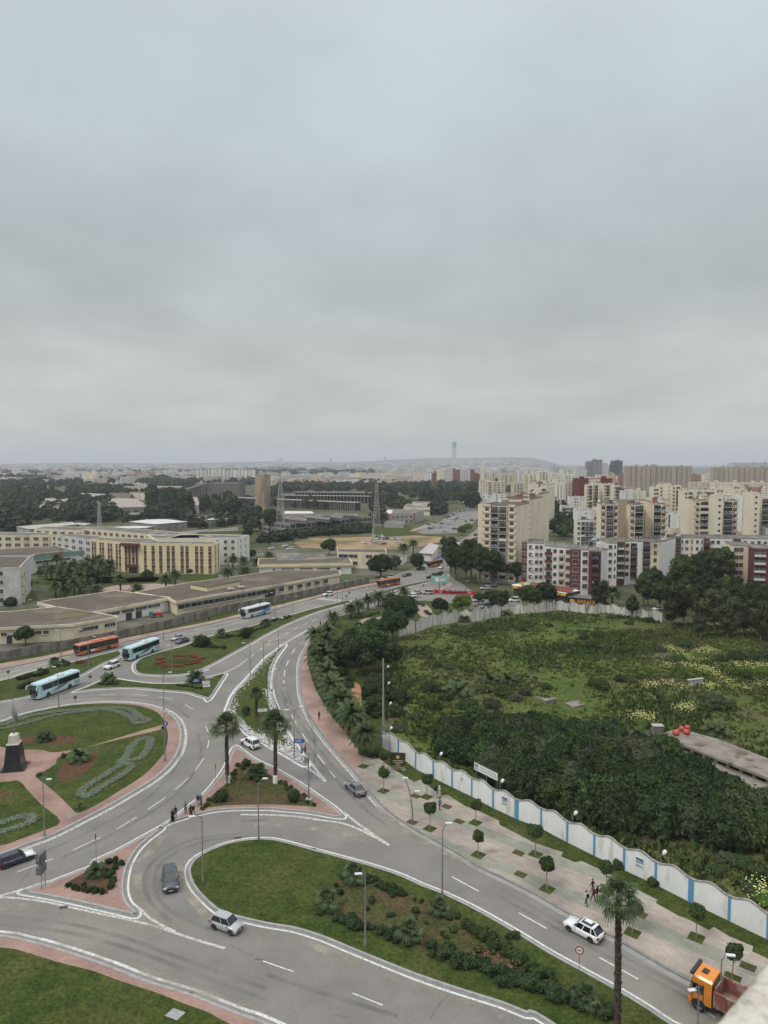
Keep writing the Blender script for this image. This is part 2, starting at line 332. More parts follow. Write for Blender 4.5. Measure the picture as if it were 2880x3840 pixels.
island('g -500,900 0,838 200,778 420,722 560,692 700,657 880,612 935,608 935,645 800,703 640,790 500,850 350,905 230,955 100,983 0,1000 -500,1090',m_lawn,'grass_median',line=.3,gut=.25)
island('g 585,922 680,885 790,838 890,822 1000,838 1180,858 1350,860 1459,853 1659,812 h 100,822 200,802 300,782 262,850 172,985 150,970 80,950 0,927 g 1300,915 1050,893 850,897 700,907',m_lawn,'grass_island',3,line=.35)
island('g 1060,768 1120,788 1300,795 1450,783 1600,752 h 0,772 100,752 220,697 330,637 480,557 620,477 800,387 1000,307 1150,262 1262,230 1240,215 1000,272 830,320 500,412 300,460 140,505 0,556 g 1400,575 1290,602 1130,652 1062,692 1045,730',m_lawn,'grass_median',4,line=.35)
island('h 765,558 735,572 700,600 630,650 560,725 480,815 400,900 355,965 330,1030 310,1090 d 1412,200 1440,238 1480,275 1560,345 1659,398 e 200,462 280,510 322,532 330,525 322,500 262,420 205,335 158,225 122,130 105,55 h 695,1075 660,990 640,910 640,825 658,735 695,655 740,595',m_lawn,'grass_island',4,line=.5)
island('d 1460,420 1410,535 1345,630 1270,715 1170,795 1070,875 905,970 740,1060 600,1125 a 600,238 450,298 300,356 150,402 180,415 300,436 450,466 600,500 750,535 835,555 848,545 838,520 800,485 778,440 770,380 780,300 802,230 850,150 920,80 1000,20 d 1010,912 1080,880 1250,832 1400,808 1659,803 e 200,812 350,825 480,848 548,856 552,845 500,795 420,738 300,655 150,565 0,492 d 1500,437',m_pave,'paved_island',4,line=.25,gut=.32)
sheet('lawn','d 1520,492 1465,560 1440,610 1400,655 1300,740 1250,805 1400,785 1659,778 e 250,785 395,795 360,750 280,700 180,640 60,570 -30,510',m_lawn2,n=0)
sheet('planting_bed','a 395,375 440,340 530,290 620,240 730,210 720,260 690,340 670,428 560,405',m_soil,n=0)
island('a 1659,78 1500,88 1350,128 1235,185 1185,235 1170,285 1188,350 1230,415 1290,475 1360,530 1450,563 1659,612 b 250,640 420,692 600,766 800,848 1000,928 1200,998 1400,1062 1550,1110 c 150,1168 300,1228 S 2700,4300 3500,4600 c 1400,1420 c 1060,1228 900,1122 700,1003 500,893 300,783 120,673 b 1400,522 1200,424 1050,365 900,298 700,234 400,152 200,98',m_lawn,'grass_island',4,line=.25)
sheet('planting_bed','b 560,300 660,310 800,360 950,420 1100,480 1250,580 1400,680 1530,750 1659,800 c 300,930 450,1020 600,1080 700,1150 690,1190 560,1130 430,1090 250,1010 60,950 b 1400,900 1200,830 1000,750 800,680 600,600 400,540 430,460',m_lawn2,n=0)
p8=smooth(Gp('a -700,620 0,678 150,706 300,742 500,805 700,875 900,955 1100,1018 1200,1048 1350,1108 1500,1168 1659,1225 2200,1480'),False,4)
base8=Gp('a 2200,2400 0,2400 -1500,1500')
struct('pavement',fill(ccw(p8+base8),.12),m_pave); mb=MB(); wall_line(mb,offs(p8,-.15,False),.3,0,.145); struct('kerb',mb,m_kerb)
mb=MB(); ribbon(mb,offs(p8,.2,False),.35,.018); struct('gutter',mb,m_gut); mb=MB(); ribbon(mb,offs(p8,.62,False),.35,.022); struct('edge_line',mb,m_paint)
g8=smooth(Gp('a -700,720 0,758 150,785 280,825 400,860 580,905 700,950 850,1000 1000,1050 1150,1110 1300,1165 1430,1235 2000,1500'),False,3)
struct('lawn',fill(ccw(g8+base8),.128),m_lawn)
zpoly('manhole','a 1025,1185 1080,1137 1155,1165 1100,1215',.15,m_kerb)
def grate(s,w=.5,l=.9,rz=0):
 p=P1(s); mb=MB(); mb.box(-l/2,l/2,-w/2,w/2,0,.02);
 for i in range(7):mb.box(-l/2+.05+i*.13,-l/2+.1+i*.13,-w/2+.04,w/2-.04,.02,.035,1)
 tag(mb.build('drain_grate',[M('iron_dark',(.03,.03,.03)),M('iron',(.13,.125,.12),rough=.6)],None,(p.x,p.y,.025),(0,0,rz)),kind='structure')
 bpy.context.scene.collection.objects[-1].rotation_euler=(0,0,rz)
for s,r in(('a 397,503',.1),('a 1168,1045',.2),('a 745,165',.5),('a 1480,72',.3),('b 370,140',-.3)):grate(s,rz=r)
ZIG=Gp('e 735,490 775,487 850,545 1000,640 1040,625 1110,680 1155,720 1210,720 1320,790 1400,820 1530,880 1530,905 c 107,55 200,105 385,165 370,190 455,227 500,220 620,275 720,330 850,400 970,460 962,482 1100,560 1150,577 1290,652 1320,630 1420,690 1567,752 1560,782 1700,850 2100,1080')
PSW=Gp('h 940,590 935,640 942,700 962,780 1000,900 1080,1040 1145,1141 e 400,110 470,210 540,290 600,370 635,420 690,470')
ekerb=[p for p in R_EDGE if p.y<G(*px('h 985,490')[0]).y]
ki=offs(ekerb,-.32,False)
slab=[p for p in ki if p.y<P1('e 620,560').y]; pink=[p for p in ki if p.y>=P1('e 620,560').y]
struct('lawn',fill(ccw(ZIG+[P1('c 2300,1350'),P1('c 2300,1020'),P1('c 1659,706'),P1('c 1418,590'),P1('c 1180,475'),P1('c 962,365'),P1('c 765,273'),P1('c 580,184'),P1('c 412,101'),P1('c 250,14'),P1('e 1640,868'),P1('e 1494,800'),P1('e 1362,728'),P1('e 1240,670'),P1('e 1122,612'),P1('e 1013,557'),P1('e 905,472'),P1('e 803,425'),P1('e 790,470')]),.115),m_lawn)
struct('pavement',fill(ccw(slab+[P1('e 640,560'),P1('e 690,478')]+ZIG+[P1('c 2300,1300')]),.125),m_slab)
struct('pavement',fill(ccw([slab[-1]]+pink+[P1('h 1060,395'),P1('h 1000,480')]+smooth(PSW,False,2)+[P1('e 690,477'),P1('e 640,559')]),.121),m_pave2)
mb=MB(); wall_line(mb,offs(ekerb,-.16,False),.32,0,.145); struct('kerb',mb,M('grey_kerb',(.24,.235,.22),(.18,.175,.165),1.2))
mb=MB(); ribbon(mb,offs(ekerb,.35,False),.7,.017); struct('gutter',mb,M('dusty_gutter',(.30,.285,.255),(.26,.25,.23),.6,c3=(.24,.235,.225),s3=.3,f3=.55))
ln=[p for p in ekerb if p.y>P1('e 850,830').y]
mb=MB(); ribbon(mb,offs(ln,.75,False),.28,.023); struct('edge_line',mb,m_paint2)
mb=MB()
def seg(s,w=.15,m=mb,z=.026):
 p=Gp(s);
 for i in range(0,len(p),2):ribbon(m,[p[i],p[i+1]],w,z)
seg('d 453,1060 624,980 724,930 850,853 918,808 1028,732 1090,682 1176,608 1212,568 1268,487 1291,425 1300,375 1296,328 1281,290 1201,184 1151,153 1075,121 990,104 920,97 820,89 715,92 620,93 a 107,282 330,200')
seg('e 192,5 188,55 197,103 214,152 236,217 269,276 303,334 339,388 399,466 444,525 474,566 510,611 b 1233,311 1402,403 c 108,537 282,634 610,815 852,950 1210,1115 1330,1190',.18)
seg('b 60,837 250,903 617,1037 805,1112')
seg('h 818,625 842,585 775,720 793,680 757,803 765,755 752,838 757,894 766,960 785,1022 495,650 528,625 560,600 590,583 622,562 653,543 695,515 727,497 763,475 792,459 828,440 860,422 905,402 945,384 975,374 1013,358',.22)
seg('g 275,723 375,700 0,790 170,748 1290,495 1360,478 1390,471 1465,455 h 65,443 130,428 690,305 740,290 860,240 910,232',.2)
struct('lane_marking',mb,m_paint)
mb=MB()
def line(s,w=.32,n=5,z=.03):ribbon(mb,smooth(Gp(s),False,n),w,z)
line('e 345,500 400,570 450,633',.5); line('e 335,547 400,592 450,633',.5,z=.033)
line('e 560,820 620,870 700,930 845,1030',.45); line('e -80,838 200,845 400,870 560,895 700,950 845,1030',.45,z=.033)
line('a -300,435 0,441 150,450 300,472 450,505 600,538 850,592 1000,632 1200,700 1400,758',.35); line('a -300,520 0,432 150,388 300,338',.4,z=.033)
line('a 860,505 920,560 1000,612 1090,655',.35,z=.036)
line('h 765,548 850,490 948,435',.4); line('h 700,575 800,520 870,485 948,435',.4,z=.033)
line('h 300,770 380,735 475,665',.4); line('h 150,812 260,785 380,735',.4,z=.033)
line('g 565,925 700,870 820,818',.35)
line('g -300,880 0,822 300,745 h 0,478 250,420 480,368',.3); line('g -300,895 0,835 300,757',.2,z=.033)
line('g 0,760 575,640 960,552 1300,475 1659,402 h 410,355',.2,z=.036)
line('h 1010,232 1100,212 1250,185 1500,130',.2)
line('h 870,238 950,222 1030,205',.2)
struct('lane_marking',mb,m_paint2)
mb=MB(); a,b=P1('h 1030,196'),P1('h 1195,213')
u=Vector((P1('h 1100,140')-P1('h 1010,162'))).normalized()
for i in range(9):
 c=a.lerp(b,i/8); ribbon(mb,[c-u*1.8,c+u*1.8],.5,.03)
a,b=P1('h 1380,232'),P1('h 1480,250')
for i in range(7):
 c=a.lerp(b,i/6); ribbon(mb,[c-u*1.6,c+u*1.6],.5,.03)
struct('zebra_crossing',mb,m_paint)
def stain(name,col,s1,lo,hi,a):
 m=bpy.data.materials.new(name); m.use_nodes=True; t=m.node_tree; N=t.nodes.new; K=t.links.new; b=t.nodes['Principled BSDF']; b.inputs['Base Color'].default_value=col+(1,); b.inputs['Roughness'].default_value=.9
 c=N('ShaderNodeTexCoord'); n=N('ShaderNodeTexNoise'); n.inputs['Scale'].default_value=s1; n.inputs['Detail'].default_value=8; K(c.outputs['Object'],n.inputs['Vector']); r=N('ShaderNodeMapRange'); K(n.outputs[0],r.inputs[0]); r.inputs[1].default_value=lo; r.inputs[2].default_value=hi; r.inputs[4].default_value=a; K(r.outputs[0],b.inputs['Alpha']); return m
m_tyrem=stain('tyre_stain',(.085,.083,.08),.25,.30,.70,.24); m_dustm=stain('kerb_dust',(.33,.295,.235),.35,.40,.66,.75); m_crack=stain('crack',(.07,.07,.07),3,.35,.6,.55)
def stains(specs,mat,name):
 mb=MB()
 for i,(s,w)in enumerate(specs):ribbon(mb,smooth(Gp(s),False,6),w,.0285+i*.0012)
 struct(name,mb,mat)
stains([(s,.55)for s in('e 330,150 345,230 370,320 385,420 375,520 352,620','e 205,60 240,160 300,270 380,390 480,520 600,640 720,760 900,890','e 175,60 205,170 262,290 340,410 440,540 560,670 680,790 850,925','c 0,390 300,560 600,725 900,880 1300,1090','c 0,440 300,610 600,775 900,930 1200,1090','a 0,560 400,600 800,700 1200,850 1659,1010','a 0,610 400,655 800,760 1200,910 1659,1080','b 83,920 500,1060 900,1180','d 1100,360 1120,480 1040,620 860,780 600,920 300,1060 0,1160','d 1230,330 1250,470 1160,640 980,800 700,960 380,1110','d 300,120 600,105 850,112 1050,145 1180,240','a 1540,60 1280,90 1080,170 980,260 960,370 1010,480 1120,560 1300,640','a 1500,45 1230,75 1030,160 920,260 900,380 950,490 1060,590','d 1659,870 1500,880','h 700,1000 690,860 720,740 790,620 900,510','g 1000,760 1300,835 1600,810','h 0,500 400,430 800,320 1200,220')],m_tyrem,'tyre_tracks')
stains([('a 1540,95 1300,140 1180,200 1120,280 1150,390 1240,500 1350,590 1659,690',1.1),('a 850,300 855,400 900,500 980,570 1100,630',1.2),('b 0,640 420,760 800,905 1200,1060 1600,1190',1.0),('a 0,500 300,520 600,580 850,620 1000,660',1.6),('e 0,905 300,915 520,940 700,1000',1.6),('a 0,640 400,730 900,905 1300,1050 1659,1180',.9),('e 760,790 900,905 1100,1030 1400,1180',.9),('a 700,200 450,300 200,400',.8),('a 780,260 900,200 1010,60',1.2)],m_dustm,'kerb_dust')
rk=random.Random(9)
def crackline(s):p=resample(smooth(Gp(s),False,5),.5); return[q+Vector((rk.uniform(-.12,.12),rk.uniform(-.12,.12),0))for q in p]
mb=MB()
for i,s in enumerate(('a 290,110 200,260 80,400','b 1205,1045 1150,1120 1090,1220','b 0,815 60,837 -60,800','a 1430,735 1560,800 1659,835','b 930,245 1000,300','b 500,1170 620,1200','g 1200,980 1330,1000')):ribbon(mb,crackline(s),.07,.027+.0011*i)
struct('cracks',mb,m_crack)
island('i -60,165 0,158 250,92 430,56 560,14 572,28 470,60 300,100 70,158 -50,175',m_lawn,'grass_median',2,line=.3,gut=.2)
zpoly('park_lawn','e 735,490 810,470 h 1520,1050 1500,700 1640,480 i 200,480 320,360 480,330 560,330 690,310 850,290 780,290 560,226 400,214 300,216 150,238 0,272 h 1659,238 1560,260 1400,290 1250,320 1160,343 1062,392 1000,480 945,585 935,640 942,700 962,780 1000,900 1080,1040 1145,1141 e 400,110 470,210 540,290 600,370 635,420 690,470',.1,m_lawn)
zpoly('plaza','h 1355,365 1480,345 1540,335 1640,340 1560,420 1450,500 1350,570 1230,590 1170,560 1240,510',.115,m_path,3)
zpoly('plaza','i 100,240 220,224 350,235 430,260 470,330 440,350 390,350 330,300 250,258 160,262',.115,m_path,3)
zpoly('dirt_path','h 1280,860 1345,870 1360,960 1355,1080 e 640,230 590,200 585,330 560,330 600,150 h 1290,980',.118,m_dirt,2)
zpoly('plaza','i 480,160 560,120 620,95 600,70 560,95 520,120 500,150',.14,m_path)
mb=MB(); rp=random.Random(3)
def pebbles(s,w,n):
 n=int(n*.7)
 p=smooth(Gp(s),False,6)
 p=resample(p,.1)
 for _ in range(n):
  q=rp.choice(p); x,y=q.x+rp.gauss(0,w*.4),q.y+rp.gauss(0,w*.4); r=rp.uniform(.07,.26)
  k=rp.random()*6.28; vs=[(x+r*rp.uniform(.6,1)*math.cos(k+i*1.257),y+r*rp.uniform(.6,1)*math.sin(k+i*1.257),.13)for i in range(5)]
  mb.add(vs+[(x,y,.13+r*.5)],[(i,(i+1)%5,5)for i in range(5)])
pebbles('h 700,610 640,655 570,735 500,820 430,890 380,960 360,1020 345,1100',1.3,500)
pebbles('d 1432,190 1470,250',1.1,250); pebbles('d 1470,245 1560,330 1640,375 e 70,390 200,450 280,500',1.2,900)
pebbles('e 0,330 60,350 150,400 230,450',1.8,450); pebbles('h 690,670 660,740 650,830 650,920 665,990',.9,250); pebbles('e 85,60 105,140 145,230 190,330 240,430 300,510',.9,800)
tag(mb.build('white_pebbles',M('pebble_white',(.58,.57,.54),(.36,.35,.33),3)),kind='stuff')
FIELD=Gp('e 803,425 905,470 1013,557 1122,612 1240,670 1362,728 1494,800 1640,868 c 250,20 412,101 580,184 765,273 962,365 1180,475 1418,590 1659,700 2300,1020 S 4300,3400 n 3500,1400 j 2600,330 1659,400 840,385 500,300 0,290 i 1400,300 1150,325 1000,345 850,372 700,405 500,400 420,425 300,472 200,490 160,560 60,700 60,900 80,1141')
def inpoly(X,Y,poly):
 r=np.zeros(X.shape,bool); n=len(poly)
 for i in range(n):
  x1,y1,x2,y2=poly[i].x,poly[i].y,poly[(i+1)%n].x,poly[(i+1)%n].y
  if y1==y2:continue
  c=((y1>Y)!=(y2>Y))&(X<(x2-x1)*(Y-y1)/(y2-y1)+x1); r^=c
 return r
def vnoise(X,Y,s,seed):
 X=X*s+seed*17.3; Y=Y*s+seed*5.1; xi=np.floor(X).astype(int); yi=np.floor(Y).astype(int); fx=X-xi; fy=Y-yi
 fx=fx*fx*(3-2*fx); fy=fy*fy*(3-2*fy)
 def h(a,b):
  n=(a*374761393+b*668265263+seed*1274126177)&0x7fffffff; n=((n^(n>>13))*1274126177)&0x7fffffff; return((n^(n>>16))&0xffff)/65535.
 return(h(xi,yi)*(1-fx)+h(xi+1,yi)*fx)*(1-fy)+(h(xi,yi+1)*(1-fx)+h(xi+1,yi+1)*fx)*fy
def ground_z(X,Y):return .05+vnoise(X,Y,.05,3)*.7+vnoise(X,Y,.2,4)*.25
xs=[p.x for p in FIELD]; ys=[p.y for p in FIELD]
x0,x1,y0,y1=min(xs),min(max(xs),230),min(ys),min(max(ys),330)
st=1.5; gx=np.arange(x0,x1,st); gy=np.arange(y0,y1,st); X,Y=np.meshgrid(gx,gy); ins=inpoly(X+st/2,Y+st/2,offs(ccw(FIELD),1.2,True))
Z=ground_z(X,Y); ny,nx=X.shape
verts=np.stack([X,Y,Z],-1).reshape(-1,3); jj,ii=np.nonzero(ins[:-1,:-1]); a=jj*nx+ii
me=bpy.data.meshes.new('field'); me.from_pydata(verts.tolist(),[],np.stack([a,a+1,a+nx+1,a+nx],1).tolist())
m_field=M('field_grass',(.056,.084,.018),(.086,.108,.028),.16,.95,bump=1.0,bscale=3.0,c3=(.095,.082,.038),s3=.035,f3=.57,detail=12,w3=.1,fine=(1.6,.5))
me.materials.append(m_field); F2=offs(ccw(FIELD),2.2,True); me.polygons.foreach_set('use_smooth',[True]*len(me.polygons)); FO=inst('field',me); tag(FO,kind='structure')
def fast_mesh(name,V,nper,mats,mi=None):
 V=np.asarray(V,np.float32).reshape(-1,3); n=len(V)//nper
 me=bpy.data.meshes.new(name); me.vertices.add(len(V)); me.vertices.foreach_set('co',V.ravel())
 me.loops.add(n*nper); me.loops.foreach_set('vertex_index',np.arange(n*nper,dtype=np.int32)); me.polygons.add(n)
 me.polygons.foreach_set('loop_start',np.arange(0,n*nper,nper,dtype=np.int32)); me.polygons.foreach_set('loop_total',np.full(n,nper,np.int32))
 for m in mats:me.materials.append(m)
 if mi is not None:me.polygons.foreach_set('material_index',np.asarray(mi,np.int32))
 me.update(calc_edges=True); me.validate(); return me
def tufts(n,poly,hmin,hmax,wid,dens=None,seed=1,spread=.35,per=5):
 r=np.random.default_rng(seed); px_=np.array([p.x for p in poly]); py_=np.array([p.y for p in poly])
 X=r.uniform(px_.min(),min(px_.max(),160),n*3); Y=r.uniform(py_.min(),min(py_.max(),300),n*3)
 ok=inpoly(X,Y,poly)
 if dens is not None:ok&=r.random(len(X))<dens(X,Y)
 X,Y=X[ok][:n],Y[ok][:n]; Z=ground_z(X,Y)-.05
 out=[]
 for k in range(per):
  a=r.uniform(0,6.28,len(X)); cx_=X+r.normal(0,spread,len(X)); cy_=Y+r.normal(0,spread,len(X)); h=r.uniform(hmin,hmax,len(X)); w=wid*r.uniform(.6,1.4,len(X))
  lx=r.normal(0,.35,len(X))*h; ly=r.normal(0,.35,len(X))*h
  p0=np.stack([cx_-np.cos(a)*w,cy_-np.sin(a)*w,Z],1); p1=np.stack([cx_+np.cos(a)*w,cy_+np.sin(a)*w,Z],1)
  p2=np.stack([cx_+np.cos(a)*w*.5+lx,cy_+np.sin(a)*w*.5+ly,Z+h],1); p3=np.stack([cx_-np.cos(a)*w*.7+lx,cy_-np.sin(a)*w*.7+ly,Z+h*.85],1)
  out.append(np.stack([p0,p1,p2,p3],1))
 return np.concatenate(out)
V=tufts(19000,F2,.2,.6,.2,lambda x,y:vnoise(x,y,.09,8)**1.2,2)
tag(inst('long_grass',fast_mesh('long_grass',V,4,[M('blade',(.056,.086,.018),(.088,.112,.029),.25,.9,c3=(.12,.10,.05),s3=.04,f3=.6)])),kind='stuff')
V=tufts(5500,F2,.4,1.1,.24,lambda x,y:np.clip((vnoise(x,y,.07,21)-.55)*4,0,1),5,.5)
tag(inst('weeds',fast_mesh('weeds',V,4,[M('weed',(.050,.080,.022),(.074,.102,.034),.3,.9)])),kind='stuff')
m_bark=M('bark',(.16,.12,.085),(.09,.07,.05),3,.95,bump=.8,bscale=12)
m_gbark=M('pale_bark',(.30,.27,.22),(.18,.16,.12),2,.95,bump=.5)
def leafmat(n,a,b,rnd=.2,s=.8):return M('leaf_'+n,a,b,s,.8,rnd=rnd,spec=.12,detail=3)
LM={'dark':leafmat('dark',(.027,.044,.019),(.047,.069,.029),.25),'mid':leafmat('mid',(.037,.062,.020),(.064,.090,.031)),'olive':leafmat('olive',(.062,.078,.040),(.085,.098,.052)),'bright':leafmat('bright',(.070,.125,.022),(.11,.16,.035)),'pine':leafmat('pine',(.026,.045,.026),(.042,.062,.036)),'grey':leafmat('grey',(.10,.13,.10),(.15,.18,.14),.1),'gum':leafmat('gum',(.042,.054,.026),(.068,.080,.040))}
def ico(c,r,sub=2,sc=(1,1,1),jit=.12,seed=0):
 bm=bmesh.new(); bmesh.ops.create_icosphere(bm,subdivisions=sub,radius=1); rr=random.Random(seed)
 for v in bm.verts:v.co=Vector([v.co[i]*r*sc[i]for i in range(3)])*(1+rr.uniform(-jit,jit))+Vector(c)
 vs=[v.co.copy()for v in bm.verts]; fs=[tuple(v.index for v in f.verts)for f in bm.faces]; bm.free(); return vs,fs
def leafcloud(clumps,n,size,seed,up=.25,aspect=2.0,rough=.25,droop=0.,core=.78):
 r=np.random.default_rng(seed); c=np.array([k[0]for k in clumps],float); R=np.array([k[1]if isinstance(k[1],tuple)else(k[1],)*3 for k in clumps],float)
 w=R[:,0]*R[:,2]; w=w/w.sum(); k=r.choice(len(clumps),n,p=w)
 d=r.normal(size=(n,3)); d[:,2]+=up; d/=np.linalg.norm(d,axis=1,keepdims=True)
 P=c[k]+d*R[k]*(1+r.normal(0,rough*.5,(n,1))-.02)
 keep=np.ones(n,bool)
 for q in range(len(clumps)):
  dd=(((P-c[q])/R[q])**2).sum(1); keep&=(dd>.55)|(k==q)
 P,d=P[keep],d[keep]; n=len(P)
 nrm=d+r.normal(0,.55,(n,3)); nrm/=np.linalg.norm(nrm,axis=1,keepdims=True)
 t=np.cross(nrm,r.normal(size=(n,3))); t[:,2]-=droop; t-=nrm*(t*nrm).sum(1,keepdims=True); t/=np.linalg.norm(t,axis=1,keepdims=True)+1e-6
 b=np.cross(nrm,t); s=size*r.uniform(.6,1.4,(n,1)); t=t*s*aspect*.5; b=b*s*.5
 return np.stack([P-t,P+b,P+t*.9,P-b],1)
def crown_mesh(name,clumps,n,size,mat,seed=0,core=.8,**k):
 V=leafcloud(clumps,n,size,seed,**k).reshape(-1,3); fs=np.arange(len(V)).reshape(-1,4).tolist(); vs=V.tolist()
 if core:
  for i,(c,r)in enumerate(clumps):
   rr=r if isinstance(r,(tuple,list))else(r,r,r)
   v,f=ico(c,core,1,rr,.14,seed*31+i); o=len(vs); vs+=[tuple(q)for q in v]; fs+=[tuple(a+o for a in g)for g in f]
 me=bpy.data.meshes.new(name); me.from_pydata(vs,[],fs); me.materials.append(mat); me.update(); return me
def clumps_ell(n,rx,rz,cz,rc,seed,jz=1.0):
 r=random.Random(seed); o=[((0,0,cz),(rx*.7,rx*.7,rz*.7))]
 for i in range(n):
  a=i*2.399+r.uniform(-.3,.3); z=1-2*(i+.5)/n*.82; q=math.sqrt(max(0,1-z*z)); k=r.uniform(.62,.95)
  rr=rc*r.uniform(.7,1.25); o.append(((rx*q*math.cos(a)*k,rx*q*math.sin(a)*k,cz+rz*z*k),(rr,rr,rr*.85)))
 return o
def limbs(mb,h0,h1,rx,n,r0,seed):
 r=random.Random(seed); mb.tube([(0,0,-.2),(r.uniform(-.1,.1),r.uniform(-.1,.1),h0*.5),(r.uniform(-.2,.2),r.uniform(-.2,.2),h0),(0,0,h1)],[r0*1.25,r0,r0*.8,r0*.3],7)
 for i in range(n):
  a=i*2.4+r.uniform(-.4,.4); z=h0*r.uniform(.75,1.15); L_=rx*r.uniform(.6,.95); e_=h0+(h1-h0)*r.uniform(.4,.9)
  mb.tube([(0,0,z),(math.cos(a)*L_*.5,math.sin(a)*L_*.5,z+(e_-z)*.65),(math.cos(a)*L_,math.sin(a)*L_,e_)],[r0*.5,r0*.32,r0*.1],5)
TRUNK={}; CROWN={}
def proto(kind,mats):
 """per kind: list of (crown mesh by leaf tone, trunk mesh or None); unit sizes in metres"""
 out=[]
 for v in range(3):
  s={'round':10,'tall':20,'gum':30,'bush':40,'pine':50,'clip':60,'shrub':70,'weep':80,'cypress':90,'far':100,'hedgeball':110}[kind]+v; tb=MB()
  if kind=='round':cl=clumps_ell(16,3.2,2.4,4.6,1.25,s); limbs(tb,2.4,5.5,2.6,6,.22,s); arg=(5200,.30)
  elif kind=='tall':cl=clumps_ell(20,2.9,4.6,7.6,1.2,s); limbs(tb,3.5,11,2.2,8,.26,s); arg=(6000,.30)
  elif kind=='gum':
   r=random.Random(s); cl=[]
   for i in range(22):a=r.uniform(0,6.28); q=r.uniform(.3,3.2); cl.append(((q*math.cos(a),q*math.sin(a),r.uniform(3.2,12)),(r.uniform(.8,1.35),)*2+(r.uniform(.7,1.5),)))
   limbs(tb,4,12,2.8,11,.24,s); arg=(7000,.26)
  elif kind=='bush':cl=clumps_ell(17,1.0,.78,.62,.38,s); tb=None; arg=(8500,.10)
  elif kind=='shrub':cl=clumps_ell(8,.55,.4,.38,.28,s); tb=None; arg=(900,.14)
  elif kind=='pine':
   r=random.Random(s); cl=[((r.uniform(-.5,.5),r.uniform(-.5,.5),2.5+i*.75),(2.3-i*.16+r.uniform(-.4,.4),)*2+(.75,))for i in range(12)]; limbs(tb,2,10.5,1.5,5,.22,s); arg=(4500,.28)
  elif kind=='cypress':cl=[((0,0,1.2+i*1.0),(.85-abs(i-2.5)*.06,)*2+(.9,))for i in range(9)]; cl=[((c[0],c[1],c[2]),(max(.35,(.9 if i<5 else .9-.14*(i-4))),)*2+(.9,))for i,(c,_)in enumerate(cl)]; tb.tube([(0,0,-.2),(0,0,3)],.15,6); arg=(1800,.25)
  elif kind=='clip':q=random.Random(s); cl=[((0,0,2.7),(.72,.72,.66))]+[((q.uniform(-.45,.45),q.uniform(-.45,.45),q.uniform(2.4,3.15)),q.uniform(.3,.48))for _ in range(9)]; tb.tube([(0,0,0),(.05,.02,1.1),(-.02,0,2.3)],[.07,.055,.05],6); arg=(2600,.13)
  elif kind=='hedgeball':cl=[((0,0,.55),(.6,.6,.55)),((.2,.1,.6),.38),((-.2,-.1,.55),.4)]; tb=None; arg=(1300,.1)
  elif kind=='weep':cl=clumps_ell(14,3.0,2.9,4.1,1.3,s); limbs(tb,2.6,6,2.4,6,.28,s); arg=(8000,.24)
  elif kind=='far':cl=clumps_ell(9,3.3,3.0,4.6,1.7,s); tb.tube([(0,0,-.3),(.1,0,2),(0,0,5)],[.3,.25,.15],5); arg=(620,.85)
  kw=dict(up=.35,aspect=2.0,rough=.25)
  if kind=='weep':kw=dict(up=.1,aspect=4.5,rough=.35,droop=1.6)
  if kind=='bush':kw=dict(up=.7,aspect=2.6,rough=.32)
  if kind=='gum':kw=dict(up=.2,aspect=2.6,rough=.5,core=None);
  if kind=='clip' or kind=='hedgeball':kw=dict(up=.2,aspect=1.9,rough=.22)
  core={'gum':.55,'weep':.75,'far':.85}.get(kind,.82); kw.pop('core',None)
  tm=tb.mesh('trunk',m_gbark if kind in('gum','clip')else m_bark)if tb else None
  for q in mats:CROWN[(kind,q,v)]=crown_mesh('crown',cl,arg[0],arg[1],LM[q],s,core,**kw)
  TRUNK[(kind,v)]=tm
for kd,ms in(('round',('dark','mid','bright','olive')),('tall',('mid','dark','bright')),('gum',('gum','olive')),('bush',('dark','mid','olive','bright')),('shrub',('dark','mid','olive','grey','bright')),('pine',('pine',)),('cypress',('pine',)),('clip',('mid',)),('weep',('dark','olive')),('far',('dark','mid','pine','olive')),('hedgeball',('mid','dark'))):proto(kd,ms)
rt=random.Random(11)
def tree(kind,tone,p,s,label,name=None,cat='tree',group=None,sz=1.0,parts=True):
 v=rt.randrange(3); cm=CROWN[(kind,tone,v)]; tm=TRUNK[(kind,v)]; rz=rt.uniform(0,6.28); nm=name or 'tree'
 sc=(s*rt.uniform(.93,1.07),s*rt.uniform(.93,1.07),s*sz)
 if tm is None or not parts:
  return tag(inst(nm,cm,None,p,rz,sc),label,cat,group)
 t=thing(nm,label,cat,p,rz,group,sc); inst('trunk',tm,t); inst('crown',cm,t); return t
m_frond=M('palm_frond',(.040,.064,.020),(.064,.090,.030),1.2,.6,rnd=.25,spec=.25)
m_frond2=M('fan_frond',(.048,.074,.028),(.078,.104,.042),1.5,.6,rnd=.12,spec=.25)
m_deadf=M('dry_frond',(.22,.16,.085),(.15,.11,.06),3,.95)
m_ptrunk=M('palm_trunk',(.135,.105,.078),(.045,.034,.026),5,.95,bump=1.0,bscale=10)
m_white=M('white_paint',(.72,.71,.67),(.6,.59,.55),1.2,.8)
